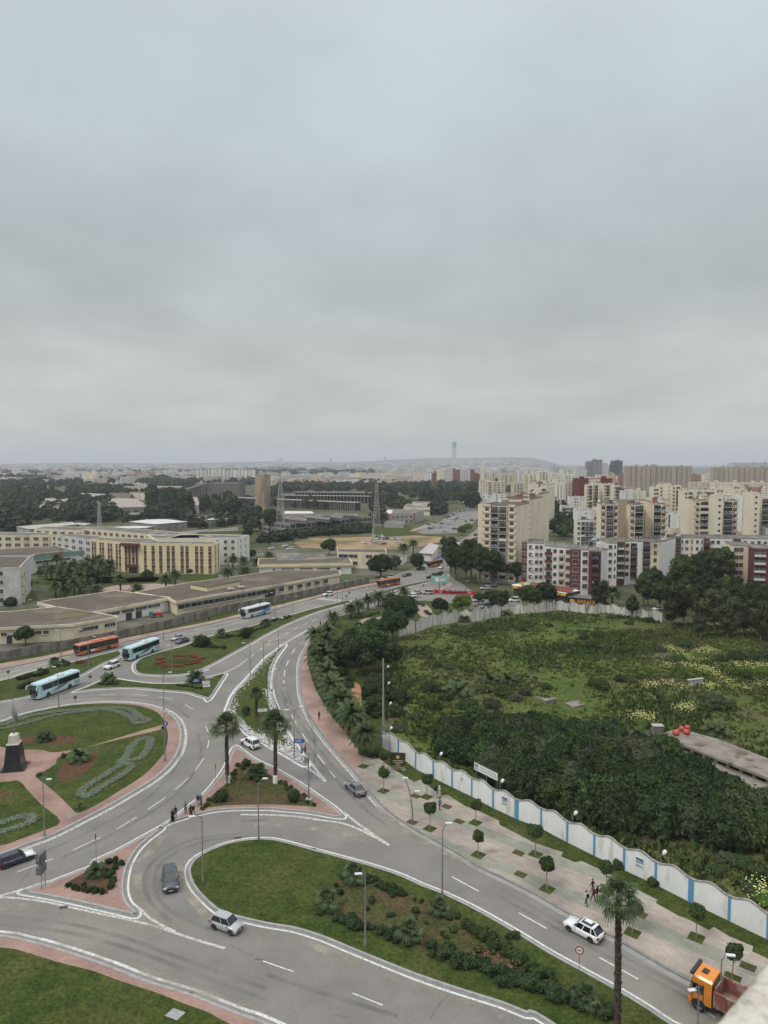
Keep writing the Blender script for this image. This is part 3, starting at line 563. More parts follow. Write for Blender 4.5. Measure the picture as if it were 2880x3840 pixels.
def feather_crown(seed,nf=46,L=3.0,nl=15,top=0):
 r=random.Random(seed); V=[]
 for i in range(nf):
  az=i*2.39996; el=math.radians(78-100*(i/nf)**.85+r.uniform(-6,6)); ln=L*r.uniform(.85,1.1)*(1 if i>5 else .8)
  p=Vector((0,0,0)); d=Vector((math.cos(az)*math.cos(el),math.sin(az)*math.cos(el),math.sin(el))); pts=[p.copy()]; n=8
  for k in range(n):p=p+d*ln/n; d=(d+Vector((0,0,-.17-.05*k/n))).normalized(); pts.append(p.copy())
  side=Vector((-math.sin(az),math.cos(az),0))
  for k in range(n):
   a,b=pts[k],pts[k+1]; w=.05*(1-k/n)+.012; V+=[a-side*w,a+side*w,b+side*w*.8,b-side*w*.8]
  for k in range(nl):
   f=.14+.84*k/(nl-1); q=f*n; j=min(int(q),n-1); a=pts[j].lerp(pts[j+1],q-j); tdir=(pts[j+1]-pts[j]).normalized(); upv=side.cross(tdir)
   ll=.62*math.sin(math.pi*min(.15+f*.85,1))**.7*(1-.35*f)+.12
   for sg in(-1,1):
    e=side*sg*.8+tdir*.55+upv*.18+Vector((0,0,-.18)); e.normalize(); tip=a+e*ll+Vector((0,0,-.10)); w=tdir*.08
    V+=[a-w,a+w,tip+w*.4,tip-w*.4]
 return fast_mesh('crown',[tuple(v)for v in V],4,[m_frond])
def fan_crown(seed,nf=44,pet=1.15,fl=.9,mat=None,span=128):
 r=random.Random(seed); V=[]
 for i in range(nf):
  az=i*2.39996; az+=r.uniform(-.25,.25); el=math.radians(82-span*(i/nf)**.9+r.uniform(-12,12)); d=Vector((math.cos(az)*math.cos(el),math.sin(az)*math.cos(el),math.sin(el))); side=Vector((-math.sin(az),math.cos(az),0)); up=side.cross(d)*-1
  p1=d*pet*r.uniform(.6,1.2)+Vector((0,0,-.08)); w=side*.025; V+=[-w,w,p1+w,p1-w]
  ns=13
  for k in range(ns):
   a=(k/(ns-1)-.5)*math.radians(205); e=(d*math.cos(a)+side*math.sin(a)).normalized(); e2=e.cross(up).normalized(); l=fl*r.uniform(.8,1.2)*(1-.14*abs(a)); mid=p1+e*l*.6+up*.04; tip=p1+e*l+Vector((0,0,-.38*l)); wd=e2*.06
   V+=[p1,mid-wd,tip,mid+wd]
 return fast_mesh('crown',[tuple(v)for v in V],4,[mat or m_frond2])
def ptrunk(h,r0,r1,seed,paint=0,boots=True):
 r=random.Random(seed); mb=MB(); n=max(6,int(h*4)); pts=[]; rs=[]
 for i in range(n+1):
  f=i/n; pts.append((math.sin(f*2+seed)*.05*h*.15,math.cos(f*1.7+seed)*.04*h*.15,h*f)); rs.append((r0+(r1-r0)*f)*(1+.09*(i%2))*(1.25 if i==0 else 1))
 mb.tube(pts,rs,9)
 if boots:
  for i in range(int(h*26)):
   f=r.random(); z=h*(.12+.88*f); a=r.uniform(0,6.28); rr=r0+(r1-r0)*(z/h); c=Vector((math.cos(a),math.sin(a),0)); s_=Vector((-math.sin(a),math.cos(a),0)); b=c*rr*.95+Vector((pts[int(z/h*n)][0],pts[int(z/h*n)][1],z))
   mb.add([b-s_*.09,b+s_*.09,b+c*.15+Vector((0,0,.2)),b+c*.02+Vector((0,0,.05))],[(0,1,2),(0,2,3),(1,3,2)])
 return mb
DP=[feather_crown(1),feather_crown(2,40,2.8),feather_crown(3,52,3.3,17),feather_crown(4,36,3.1)]; FP=[fan_crown(1,46,1.15,1.0,None,104),fan_crown(2)]; SP=[feather_crown(9,26,1.5,9),fan_crown(7,24,.55,.6)]
PT={h:ptrunk(h,.30,.27,int(h*3)).mesh('trunk',m_ptrunk)for h in(2.2,3.6,6.0,8.0)}
FT={h:ptrunk(h,.30,.23,int(h*3)).mesh('trunk',m_ptrunk)for h in(5.0,9.0,12.3)}
ST=MB().lathe([(.26,0),(.3,.25),(.24,.6),(.14,.75)],9).mesh('trunk',m_ptrunk)
def palm(kind,cpx,th,label,group=None,s=1.0,name='date_palm',base=None):
 """cpx: where the crown centre shows; th: trunk height"""
 x,y=px(cpx)[0]; T={'date':PT,'fan':FT}[kind]; k=min(T,key=lambda h:abs(h-th)); p=G(x,y,th)
 t=thing(name,label,'palm',(p.x,p.y,.1),rt.uniform(0,6.28),group)
 inst('trunk',T[k],t,None,None,(1,1,(th-.1)/k)); inst('crown',rt.choice(DP if kind=='date' else FP),t,(0,0,th-.15),None,s); return t
def near(x,y,L_):return min(L_,key=lambda q:(P1(q[0]).x-x)**2+(P1(q[0]).y-y)**2)[1]
def small_palm(bpx,label,s=1.0,v=0,group=None,z=.13):
 p=P1(bpx,z); t=thing('small_palm',label,'palm',p,rt.uniform(0,6.28),group); inst('trunk',ST,t,None,None,s); inst('crown',SP[v],t,(0,0,.65*s),None,s); return t
g='date palms lining the pink pavement'
for i,c in enumerate('h 1140,335|h 1275,272|h 1335,245|h 1410,205|h 1492,178|h 1588,182|h 1690,140|h 1100,455|h 1075,520|h 1050,580|h 1060,640|h 1040,700|h 1085,765|h 1120,860|h 1185,985|h 1275,1065|e 470,35|e 550,115|e 612,215|e 700,335|h 1000,470|h 1010,640'.split('|')):
 if i in(16,):continue
 palm('date',c,3.9 if i>6 else 3.4,'bushy date palm beside the pink pavement, %s of the row counted from the zebra crossing'%ORD[i if i<16 else i-1],g,rt.uniform(1.12,1.3)if i>6 else 1.08)
palm('fan','d 1402,290',9.1,'tall fan palm with white painted base at the left edge of the paved triangle',None,1.45,'fan_palm')
palm('fan','e 125,262',9.4,'tall fan palm with white painted base by the give way triangle, right of its twin',None,1.45,'fan_palm')
for s in('d 1416,640','e 137,640'):
 p=P1(s,.13); o=[o for o in COL.objects if o.name.startswith('fan_palm')]; o=min(o,key=lambda q:(q.location-p).length); o.location.x,o.location.y=p.x,p.y
 MB().lathe([(.42,0),(.40,.1),(.37,1.25),(.34,1.3)],12).build('painted_base',m_white,o)
 for q in o.children:
  if q.name.startswith('crown'):q.data=FP[0]
o=palm('fan','c 735,440',12.6,'tallest fan palm rising in front of the pavement and white hatchback',None,1.12,'fan_palm'); [setattr(q,'data',FP[1])for q in o.children if q.name.startswith('crown')]
palm('fan','e -20,40',4.6,'slim fan palm standing on the pebbled teardrop island',None,.95,'fan_palm').location=(*P1('h 545,1120')[:2],.13)
small_palm('d 278,375','small palm in the mulch bed by the upper silver border',1.35,0); small_palm('d 495,500','small palm in the round mulch bed near the plaza',1.45,0)
for c,l,s,v in(('g 845,850','palm on hedged bed at the left end of the grass wedge',1.5,0),('g 1520,835','palm behind the direction signs on the grass wedge',1.7,0),('g 425,720','palm on the left grass median behind the coach',1.6,1),('g 310,790','low palm above the windscreen of the left coach',1.2,1),('g 1550,540','palm beside the dark shrub on the big grass median',1.5,0),('h 105,535','palm at the left of the rose bed',1.4,1),('h 270,500','palm at the right end of the rose bed',1.8,1),('h 615,400','pale palm on the narrow part of the median',1.3,0),('a 600,300','spiky palm in the triangular soil bed',1.0,0),('b 625,340','palm at the top corner of the rose bed',1.6,1),('b 455,500','palm at the left corner of the rose bed',1.5,1),('b 1155,540','palm on the upper edge of the rose bed',1.3,1),('b 970,700','palm on the lower edge of the rose bed',1.5,1),('c 530,1110','palm in the near hedge by the tall trunk',1.4,1),('d 500,800','tuft palm at the lower tip of the lawn',.6,1),('d 1570,610','young palm on the paved triangle lawn',1.3,1),('e 40,600','second young palm on the paved triangle lawn',1.4,1)):
 small_palm(c,l,s,v)
for c,l,s in(('f 1340,345','large yellowing palm growing over the concrete roof slab',1.9),('f 865,370','dark palm in front of the yellow flowering bush',1.5),('i 655,960','big wild date palm in the middle of the field',2.4),('i 910,860','wild palm half hidden right of the big field palm',1.6),('i 1050,860','narrow wild palm near the broken masonry',1.6),('i 712,370','palm against the stained wall, left one',1.6),('i 1042,335','small palm against the stained wall, right one',1.5)):
 small_palm(c,l,s,0,None,.2)
CP=(('k 615,730',7),('k 580,765',5.5),('k 1220,765',9),('k 440,815',7.5),('k 495,870',6.5),('k 560,875',6.5),('k 605,880',5),('k 660,870',6),('k 725,850',6),('k 790,870',6.5),('k 850,860',6),('k 360,890',5),('k 430,1030',4),('k 500,1060',3.5),('k 575,1010',6),('k 620,960',5.5),('k 935,975',5),('k 745,1060',2.5),('k 1065,1045',2.0),('k 1360,940',5),('k 1290,975',5),('k 1320,870',3),('k 165,720',2.5),('k 700,900',6.5),('k 820,910',5),('l 360,825',4.5),('l 440,830',4.5),('l 320,920',4),('l 450,910',3.5),('l 640,790',4),('l 545,840',2),('l 1400,790',5),('l 155,520',4.5),('l 88,530',4.5),('m 235,730',6.5),('m 310,700',7.5),('m 1045,885',7),('n 450,1075',5),('k 1050,435',4.5))
CP+=(('k 400,900',6),('k 470,940',5),('k 540,930',5.5),('k 680,840',6.5),('k 760,820',6),('k 850,900',5.5),('k 620,1010',4),('k 690,1000',4))
KX=lambda c:px(c)[0][0]
KP=[c for c,_ in CP if c[0]=='k']; LP_=[c for c,_ in CP if c[0]!='k']
for c,h in CP:
 palm('date',c,h,'date palm in the distance, %s from the left %s'%((ORD[min(sorted(KP,key=KX).index(c),26)],'in the gardens before the yellow dormitory')if c[0]=='k' else(ORD[sorted(LP_,key=KX).index(c)],'among those right of the yellow dormitory')),'date palms in the campus gardens',1.18)
for i,(c,l)in enumerate((('e 685,537','nearest the motorbikes, at the far end of the slab pavement'),('e 817,575','behind the walking pair near the menu board'),('e 809,690','just below the menu board'),('e 1077,727','by the white trousered walkers'),('e 1098,925','left of the walker in blue'),('e 1382,888','beside the lawn, left of the wide blue pillar'),('e 1400,1088','standing alone by the kerb line'),('c 213,172','beside the lawn under the first long blue pillar'),('c 285,388','near the kerb above the group of walkers'),('c 655,400','close to the wall, behind the tall palm head'),('c 815,660','right behind the tall palm trunk'),('c 1213,690','beside the lawn at the wide pillar'),('c 1435,945','behind the orange truck'))):
 q_=tree('clip','mid',P1(c,.13),rt.uniform(.86,1.14),'clipped ball tree '+l,'clipped_tree','tree')
 q_.rotation_euler.x=rt.uniform(-.07,.07); q_.rotation_euler.y=rt.uniform(-.06,.06)
 mb=MB(); mb.box(-.75,.75,-.75,.75,0,.02); o=tag(mb.build('tree_pit',m_lawn,None,P1(c,.128)),kind='structure'); o.rotation_euler=(0,0,math.radians(-39))
for c in('e 1010,722','e 1203,787','e 1280,880','c 107,163','c 120,297','c 865,545','c 1535,870','e 988,885'):
 mb=MB(); mb.box(-.7,.7,-.55,.55,0,.02); o=tag(mb.build('tree_pit',m_lawn2,None,P1(c,.128)),kind='structure'); o.rotation_euler=(0,0,math.radians(-39))
for k,tn,c,s,l in(('round','dark','h 1350,790',1.25,'large dark tree above the red dirt path'),('round','dark','h 1230,720',1.0,'dark tree behind the palm row'),('round','mid','h 1410,700',1.25,'broad tree in the park beside the plaza'),('round','dark','h 1570,760',.95,'rounded dark tree by the concrete pole'),('round','mid','h 1470,560',1.0,'pale leaved tree at the plaza edge'),('round','dark','h 1600,520',1.1,'dark tree beside the stained wall corner'),('round','dark','i 210,440',1.35,'dense dome shaped tree at the corner of the old wall'),('round','dark','h 1290,640',.9,'dark tree at the foot of the plaza'),('round','bright','i 690,310',.85,'bright green spreading tree by the old wall'),('round','dark','i 520,325',.75,'dark tree left of the bright green one'),('round','mid','i 265,265',.55,'small round tree on the plaza lawn'),('tall','mid','i 1000,320',.7,'tree in front of the parked van by the old wall'),('tall','dark','i 940,300',.6,'narrow dark tree beside the grey van'),('round','dark','i 1340,265',1.15,'dense tree beside the shop fronts'),('round','mid','i 1220,285',1.1,'greyish tree left of the dense one'),('round','mid','i 820,240',.55,'small tree at the street corner'),('round','mid','i 905,230',.6,'small tree right of the street corner lamp'),('bush','dark','e 745,110',2.2,'hedge like bush beside the concrete pole'),('bush','mid','e 760,200',2.2,'lower hedge bush beside the concrete pole'),('bush','dark','h 1490,900',2.3,'tall clipped hedge mass by the pole'),('bush','mid','i 20,930',2.3,'green bush at the field edge'),('bush','dark','e 880,150',2.3,'dark bush right of the concrete pole'),('tall','dark','m 640,985',1.25,'tall dark street tree left of the beige tower'),('tall','dark','m 720,1010',1.3,'tall street tree in front of the beige tower'),('tall','mid','m 830,1020',1.35,'full street tree at the foot of the beige tower'),('tall','mid','m 930,1020',1.2,'street tree right of the tower entrance'),('tall','dark','m 1120,1020',.8,'low tree beside the red and white block'),('tall','mid','m 980,1000',1.1,'street tree behind the parked cars'),('tall','dark','m 600,920',1.3,'dark tree behind the billboard'),('tall','dark','m 760,960',1.4,'tall dark tree hugging the tower'),('weep','dark','m 60,965',1.35,'weeping pepper tree over the long wall'),('weep','dark','m 340,905',1.0,'weeping tree where the long wall ends'),('weep','olive','m 170,905',.9,'small weeping tree behind the long wall'),('round','mid','m 560,740',.9,'green tree on the verge by the minibus'),('round','bright','m 690,640',.9,'light green tree by the parking'),('round','bright','m 740,610',.8,'light green tree beside the avenue'),('gum','gum','j 905,430',1.15,'tall thin leaved gum tree at the right end of the old wall'),('gum','gum','j 1130,515',.95,'broad gum tree at the back of the field'),('gum','olive','j 1340,510',.95,'airy gum tree in the right corner of the field'),('gum','gum','j 1600,540',.92,'rightmost gum tree at the back of the field'),('gum','olive','j 1240,440',1.0,'gum tree half hidden behind two others'),('tall','mid','j 690,250',.95,'round green tree behind the old wall'),('tall','dark','j 600,360',.65,'thin dark tree leaning against the old wall'),('gum','gum','j 345,300',.85,'dark thin tree in front of the burger shop'),('tall','mid','n 980,1150',1.35,'large green tree between the two white blocks'),('tall','dark','n 1130,1120',1.4,'dark green tree between the two white blocks'),('tall','mid','n 1290,1080',1.5,'tree reaching above the rear block roof'),('tall','bright','n 1330,1130',.7,'lighter tree left of the right hand block'),('tall','dark','j 780,200',.9,'low dark tree behind the lamp'),('tall','mid','j 1480,330',.5,'tree at the foot of the right hand block'),('tall','bright','j 1600,300',.5,'yellow green tree at the right edge'),('tall','dark','j 1160,280',1.0,'dark tree behind the gum trees'),('tall','mid','j 1350,260',.5,'tree behind the gum trees, further right'),('gum','gum','j 1480,480',.75,'slender gum tree near the right edge'),('gum','gum','j 1000,400',1.0,'gum tree right of the old wall end'),('round','mid','k 225,1060',.5,'small tree on the campus lawn'),('round','dark','g 200,560',.7,'dark tree in front of the wall at far left'),('bush','dark','g 85,250',2.0,'bush at the foot of the flaking block'),('bush','mid','k 1150,975',2.4,'bush by the yellow dormitory'),('round','dark','k 720,1010',.8,'dark tree on the campus garden'),('round','dark','k 315,960',.4,'little dark tree by the teal building'),('round','mid','k 1480,945',.35,'tiny tree before the yellow dormitory'),('round','mid','l 1110,790',1.15,'isolated round tree by the dirt lot'),('tall','mid','l 480,700',1.1,'bushy tree right of the white dormitory'),('tall','mid','l 650,620',1.5,'tall gum in front of the long hall'),('tall','mid','l 700,610',1.3,'second gum behind the lattice mast'),('round','dark','l 640,720',.8,'dark bush by the parked cars'),('round','dark','l 500,830',.7,'tree at the corner of the white dormitory'),('round','dark','l 1290,860',.5,'small tree near the canteen'),('round','mid','i 1540,330',.3,'low tree')):
 if l=='low tree':continue
 tree(k,tn,P1(c,.1),s,l,'bush' if k=='bush' else 'tree','bush' if k=='bush' else 'tree')
def scatter(poly,n,dmin,seed):
 r=random.Random(seed); o=[]; xs=[p.x for p in poly]; ys=[p.y for p in poly]; tries=0
 PX=np.array;
 while len(o)<n and tries<n*60:
  tries+=1; x,y=r.uniform(min(xs),max(xs)),r.uniform(min(ys),max(ys))
  if not inpoly(np.array([x]),np.array([y]),poly)[0]:continue
  if any((x-a)**2+(y-b)**2<dmin*dmin for a,b in o):continue
  o.append((x,y))
 return o
thick=Gp('f 30,480 180,330 500,380 640,400 800,430 1000,470 1075,600 1280,660 1400,720 1480,760 1600,800 1700,830 1800,1100 1659,1100 1350,1040 1220,1040 1000,980 850,940 760,930 600,930 400,850 250,780 100,745 -40,660 -120,560')
g='dark shrubs of the thicket behind the white wall'
for i,(x,y)in enumerate(scatter(thick,120,3.1,5)):
 s=rt.uniform(1.9,3.1); tree('bush',rt.choice(('dark','dark','mid','mid','olive')),(x,y,0),s,'dark green shrub in the dense thicket behind the white and blue wall','shrub','shrub',g,rt.uniform(.9,1.25))
thin=Gp('e 1180,480 1180,330 1400,260 1640,330 1659,500 f 180,500 60,640 e 1640,600 1500,560 1300,520')
for x,y in scatter(thin,18,3.4,9):tree('bush',rt.choice(('dark','mid')),(x,y,0),rt.uniform(1.6,2.7),'dark green shrub in the dense thicket behind the white and blue wall','shrub','shrub',g)
FLM=[('i 650,950','around the wild date palm'),('i 560,740','left of the middle'),('i 1170,420','near the old wall'),('j 330,550','in the middle of the far part'),('j 370,880','right of the broken masonry'),('j 730,400','at the old wall end'),('j 1230,1050','above the barrels'),('j 1500,680','by the gum trees'),('j 1500,850','at the right edge'),('e 900,250','by the concrete pole'),('e 1150,120','beyond the pole'),('e 1500,150','above the thicket'),('c 850,80','behind the white wall'),('c 1500,280','below the thicket'),('j 950,700','among the yellow flowers'),('j 480,360','under the burger shop')]
for c,s in(('i 430,930',2.6),('i 500,930',2.2),('i 590,600',1.5),('i 500,740',1.6),('i 590,755',1.7),('i 740,775',1.9),('i 435,670',1.3),('i 1180,400',1.6),('i 1500,580',1.5),('i 1430,745',1.3),('i 850,470',1.6),('i 1160,455',1.6),('i 620,480',1.5),('i 700,500',1.5),('i 1370,420',1.3),('i 1480,470',1.4),('i 1640,520',1.8),('i 1350,900',1.6),('i 1180,950',1.8),('i 560,1000',2.0),('i 850,940',2.0),('i 1000,960',2.2),('i 1100,1000',2.0),('i 700,1060',1.9),('i 450,1050',2.0),('i 270,620',1.3),('j 360,900',2.4),('j 300,880',1.8),('j 520,850',2.0),('j 590,860',1.6),('j 330,500',2.2),('j 290,590',2.2),('j 380,600',1.8),('j 560,620',1.6),('j 600,640',1.3),('j 440,360',1.8),('j 510,360',1.4),('j 330,345',1.3),('j 580,405',1.7),('j 735,390',2.0),('j 740,470',1.4),('j 720,520',1.3),('j 860,500',1.5),('j 1030,590',2.0),('j 1230,1050',3.0),('j 1330,1060',2.6),('j 1150,1070',2.4),('j 1400,680',2.4),('j 1560,690',3.0),('j 1640,660',2.6),('j 1500,830',2.4),('j 1590,860',2.4),('j 1380,800',1.8),('j 900,700',1.8),('j 820,620',1.8),('j 1180,720',2.0),('j 1290,690',2.0),('j 90,580',1.6),('j 410,670',1.4),('e 870,230',2.4),('e 900,330',1.8),('e 1110,80',2.3),('e 1130,190',2.0),('e 1250,60',2.2),('e 960,130',1.6),('e 1000,250',1.6),('e 1580,120',2.2),('e 1480,180',2.0),('e 1350,160',1.8),('c 760,100',1.5),('c 900,60',1.8),('c 1400,230',1.6),('c 1500,250',1.6),('c 1350,290',1.3),('c 1600,330',1.8),('c 1560,420',1.4),('c 1640,470',1.5),('f 960,60',1.0)):
 q=P1(c,.1); w_=near(q.x,q.y,FLM); tree('bush',rt.choice(('mid','mid','olive')),q,s*.7,'wild green bush on the field '+w_,'wild_bush','bush','bushes '+w_,rt.uniform(.7,1.0))
m_yel=M('yellow_flower',(.62,.60,.14),(.66,.66,.34),3,.8)
def flowers(s,n,seed):
 p=Gp(s); r=np.random.default_rng(seed); k=len(p); X,Y,Z=[],[],[]
 for i in range(n):
  q=p[r.integers(k)]; X.append(q.x+r.normal(0,1.1)); Y.append(q.y+r.normal(0,1.0)); Z.append(r.uniform(.5,1.7))
 X,Y,Z=map(np.array,(X,Y,Z)); Z=Z+.2; a=r.uniform(.06,.13,n)
 return np.stack([np.stack([X-a,Y,Z],1),np.stack([X,Y-a,Z+a*.7],1),np.stack([X+a,Y,Z],1),np.stack([X,Y+a,Z+a*.9],1)],1)
V=np.concatenate([flowers('j 890,610 960,630 1010,670 1060,700 1120,640 1180,620 1230,640 1150,720 1040,750 1100,770 1180,780 1220,800 1270,830 1340,880 880,750',1300,1),flowers('j 730,900 790,915 860,890 900,900 1180,910 1220,920 1000,930',550,2),flowers('f 830,260 880,260 905,270 f 1130,210 1180,190 j 1010,1090',500,3),flowers('j 1440,750 1520,750 1600,745 1650,760 1480,930 1600,900 1640,800',500,4),flowers('c 1620,440 1659,470',160,5)])
tag(inst('yellow_wildflowers',fast_mesh('yellow_wildflowers',V,4,[m_yel])),kind='stuff')
for c,s in(('f 870,285',1.6),('j 960,680',2.0),('j 1120,690',2.3),('j 1060,770',1.6),('j 1180,800',1.6),('j 1480,790',2.2),('j 1620,800',2.4),('j 800,920',1.3),('c 1650,480',1.6)):tree('bush','bright',P1(c,.1),s*.8,'yellow green bush covered with small yellow flowers in the field','flowering_bush','bush','bushes with yellow flowers',.7)
g3='low shrubs planted along the island beds'
BEDS=[('b 1000,600','in the rose bed'),('b 600,340','at the left tip of the rose bed'),('a 600,330','in the triangular soil bed'),('d 1500,600','on the paved triangle lawn'),('g 1500,870','at the direction signs'),('g 840,850','at the left end of the grass wedge'),('g 250,850','beside the left coach'),('g 600,690','on the left median'),('h 250,560','in the big median bed'),('h 600,400','on the narrow median bed'),('c 740,260','against the white wall'),('d 250,590','on the roundabout lawn'),('h 465,1080','on the pebbled island'),('i 400,250','around the park plaza')]
BS=.52; HN=[0]
HL=['low hedge along the upper left rim of the rose bed','low hedge along the upper right rim of the rose bed','long low hedge along the near rim of the rose bed','hedge on the near rim, right half of the rose bed','thick near hedge running towards the tall palm trunk','hedge on the far rim of the rose bed, right part','loose plants at the right of the rose bed','loose plants in the middle of the rose bed','low plants on the near rim of the triangular soil bed','plants on the right rim of the triangular soil bed','low hedge at the left corner of the paved triangle lawn','hedge on the left side of the paved triangle lawn','hedge on the right side of the paved triangle lawn','shrubbery behind the windscreen of the left coach','clipped hedge around the palm at the left end of the grass wedge','clipped hedge below the direction signs','dark shrubbery at the left of the big median bed','shrubbery right of the big dark ball shrub','long hedge on the near rim of the median bed','long hedge on the far rim of the median bed','clipped hedge along the park plaza edge','clipped hedge at the top of the park plaza','dark undergrowth below the palm row','clipped hedge beside the concrete pole','clipped hedge around the plaza lawn','hedge at the old wall corner','hedge on the median near the billboard','spare hedge one','spare hedge two','spare hedge three']
def row(s,n,lo,hi,tones,kind='shrub',jit=.35,z=.13,lab=None):
 if n>=9:
  p=resample(smooth(Gp(s,z),False,4),.1); out=[]; c=p[0]; k_=random.Random(n*7+len(p)); fs=[]; vs=[]
  for i in range(int(n*1.25)):
   q=p[int((i+.5)/(n*1.25)*(len(p)-1))]; a=k_.uniform(0,6.28); sc=k_.uniform(lo,hi)*BS; me=CROWN[(kind,tones[0],k_.randrange(3))]; V_=np.empty(len(me.vertices)*3,np.float32); me.vertices.foreach_get('co',V_); V_=V_.reshape(-1,3)[:(len(V_)//3)//4*4]
   nq=sum(1 for f in me.polygons if f.loop_total==4)*4; V_=V_[:nq]; R=np.array([[math.cos(a),-math.sin(a),0],[math.sin(a),math.cos(a),0],[0,0,1]]); out.append((V_@R.T)*sc+[q.x+k_.gauss(0,jit)-c.x,q.y+k_.gauss(0,jit)-c.y,0])
  HN[0]+=1; t='hedge' if jit<1 else 'flower_bed'
  return tag(inst(t,fast_mesh(t,np.concatenate(out),4,[LM[tones[0]]]),None,c),lab or HL[HN[0]-1],t.replace('_',' '))
 p=resample(smooth(Gp(s,z),False,4),.1)
 for i in range(n):
  q=p[int((i+.5)/n*(len(p)-1))]; w_=near(q.x,q.y,BEDS); tree(kind,rt.choice(tones),(q.x+rt.gauss(0,jit),q.y+rt.gauss(0,jit),z),rt.uniform(lo,hi)*BS,'low green shrub '+w_,'bed_shrub','shrub','shrubs '+w_)
row('b 690,335 760,350 850,390 930,420',16,.9,1.4,('dark','mid')); row('b 960,430 1050,460 1120,490',5,.6,1.0,('dark','mid')); row('b 1180,540 1260,590',5,.8,1.2,('dark','mid')); row('b 1320,620 1420,680 1520,740',12,1.2,1.8,('mid','dark'))
row('b 400,530 500,560 600,600 700,640 800,670 900,700 1000,750',26,1.0,1.5,('dark','mid')); row('b 1130,770 1250,830 1380,880 1480,910 1560,940 1659,975',22,1.5,2.1,('dark','mid')); row('c 60,935 200,1000 350,1060 500,1110 640,1170 700,1200',26,1.5,2.2,('dark','mid')); row('c 0,790 60,820 150,870 250,930 350,990',14,1.1,1.7,('mid','olive'))
row('b 1200,720 1350,720 1450,760 1580,800 1659,860',12,.8,1.5,('mid','olive'),jit=1.5); row('b 650,460 870,550 1080,630 860,650 1190,690',10,.6,1.3,('mid','dark'),jit=1.2); row('b 570,320 540,380 520,420',4,.8,1.2,('dark',))
row('a 430,372 500,380 560,400 660,415',12,.8,1.2,('dark','mid')); row('a 670,400 700,310 725,225 650,250',10,.8,1.3,('dark','mid')); row('a 540,290 600,270',3,.8,1.1,('mid',))
row('d 1260,800 1300,770 1360,725',9,.7,1.1,('mid','dark')); row('d 1420,640 1480,570 1520,500',9,.9,1.4,('mid','dark')); row('e 150,620 240,690 330,740 380,785',12,.6,1.0,('mid','dark')); row('d 1500,540 1560,560 1640,620',6,1.2,2.0,('mid','dark'),jit=.8)
for c in('d 1380,750','e 253,752'):tree('hedgeball','dark',P1(c,.13),1.5,'round clipped bush on the paved triangle '+('near its left side' if c[0]=='d' else 'near its right corner'),'ball_bush','bush')
row('g 130,900 180,890 250,850',8,1.3,2.2,('dark','olive')); row('g 160,830 230,800 300,800 360,770',12,1.3,2.2,('dark','olive')); row('g 450,710 520,720 500,690',6,1.2,1.8,('mid',)); row('g 590,700 650,700',4,.7,1.0,('olive',))
row('g 770,862 850,868 920,862',12,.75,.9,('dark','mid'),jit=.1); row('g 800,840 890,840',5,.8,1.0,('mid',),jit=.3); row('g 1380,872 1450,882 1530,892 1590,895',12,.7,.95,('dark','mid'),jit=.2); row('g 1500,855 1600,850',6,.9,1.3,('mid','dark'),jit=.4)
row('g 1510,560 1570,570 1620,560 h 60,560 130,570',9,1.3,2.0,('dark','mid')); row('h 170,570 240,580 320,580',9,1.2,1.8,('dark','mid')); row('h 300,490 340,500',4,1.3,1.8,('dark',)); row('h 340,490 450,490 560,440 650,410',16,1.0,1.5,('mid','dark')); row('h 570,400 670,370 750,355 820,335',16,1.2,1.7,('mid','dark')); row('h 480,430 540,440 380,460',5,.8,1.2,('mid',))
for c in('h 460,500','h 130,570'):tree('hedgeball','dark',P1(c,.13),2.6,'large dark round shrub on the big median, '+('alone' if '460' in c else 'left of the rose bed'),'ball_bush','bush')
row('h 1180,590 1230,520 1290,450 1350,390',24,1.2,1.6,('mid','dark'),jit=.3,z=.1); row('h 1300,350 1400,340 1480,310',14,1.1,1.5,('mid',),jit=.3,z=.1); row('h 1100,640 1180,720 1220,830 1280,900',14,2.0,3.2,('dark',),jit=1.2,z=.1)
row('e 745,60 750,150 760,250',14,2.0,2.6,('mid','dark'),jit=.3,z=.1); row('i 300,235 350,240 400,260',10,1.1,1.5,('mid',),jit=.2,z=.1); row('i 400,300 430,320 470,330',8,1.2,1.8,('mid',),jit=.3,z=.1); row('m 430,975 500,945 550,930',14,1.8,2.4,('mid','dark'),jit=.4,z=.1)
row('e 1480,350 700,200',2,.6,.8,('mid',)); row('h 460,1060 470,1100',3,1.4,1.9,('dark','mid'),jit=.2); row('d 1530,190 1535,215',3,1.3,1.6,('dark','mid'),jit=.2); row('d 395,475 410,480',2,1.2,1.4,('olive',),jit=.2); row('d 1000,300 1015,310',2,.8,1.1,('mid',)); row('d 240,590 265,595',2,.8,1.1,('olive',))
row('c 735,250 738,255',2,2.0,2.4,('mid',),jit=.1); row('c 945,360 947,365',2,1.6,2.0,('mid',),jit=.1)
mb=MB(); V=[]
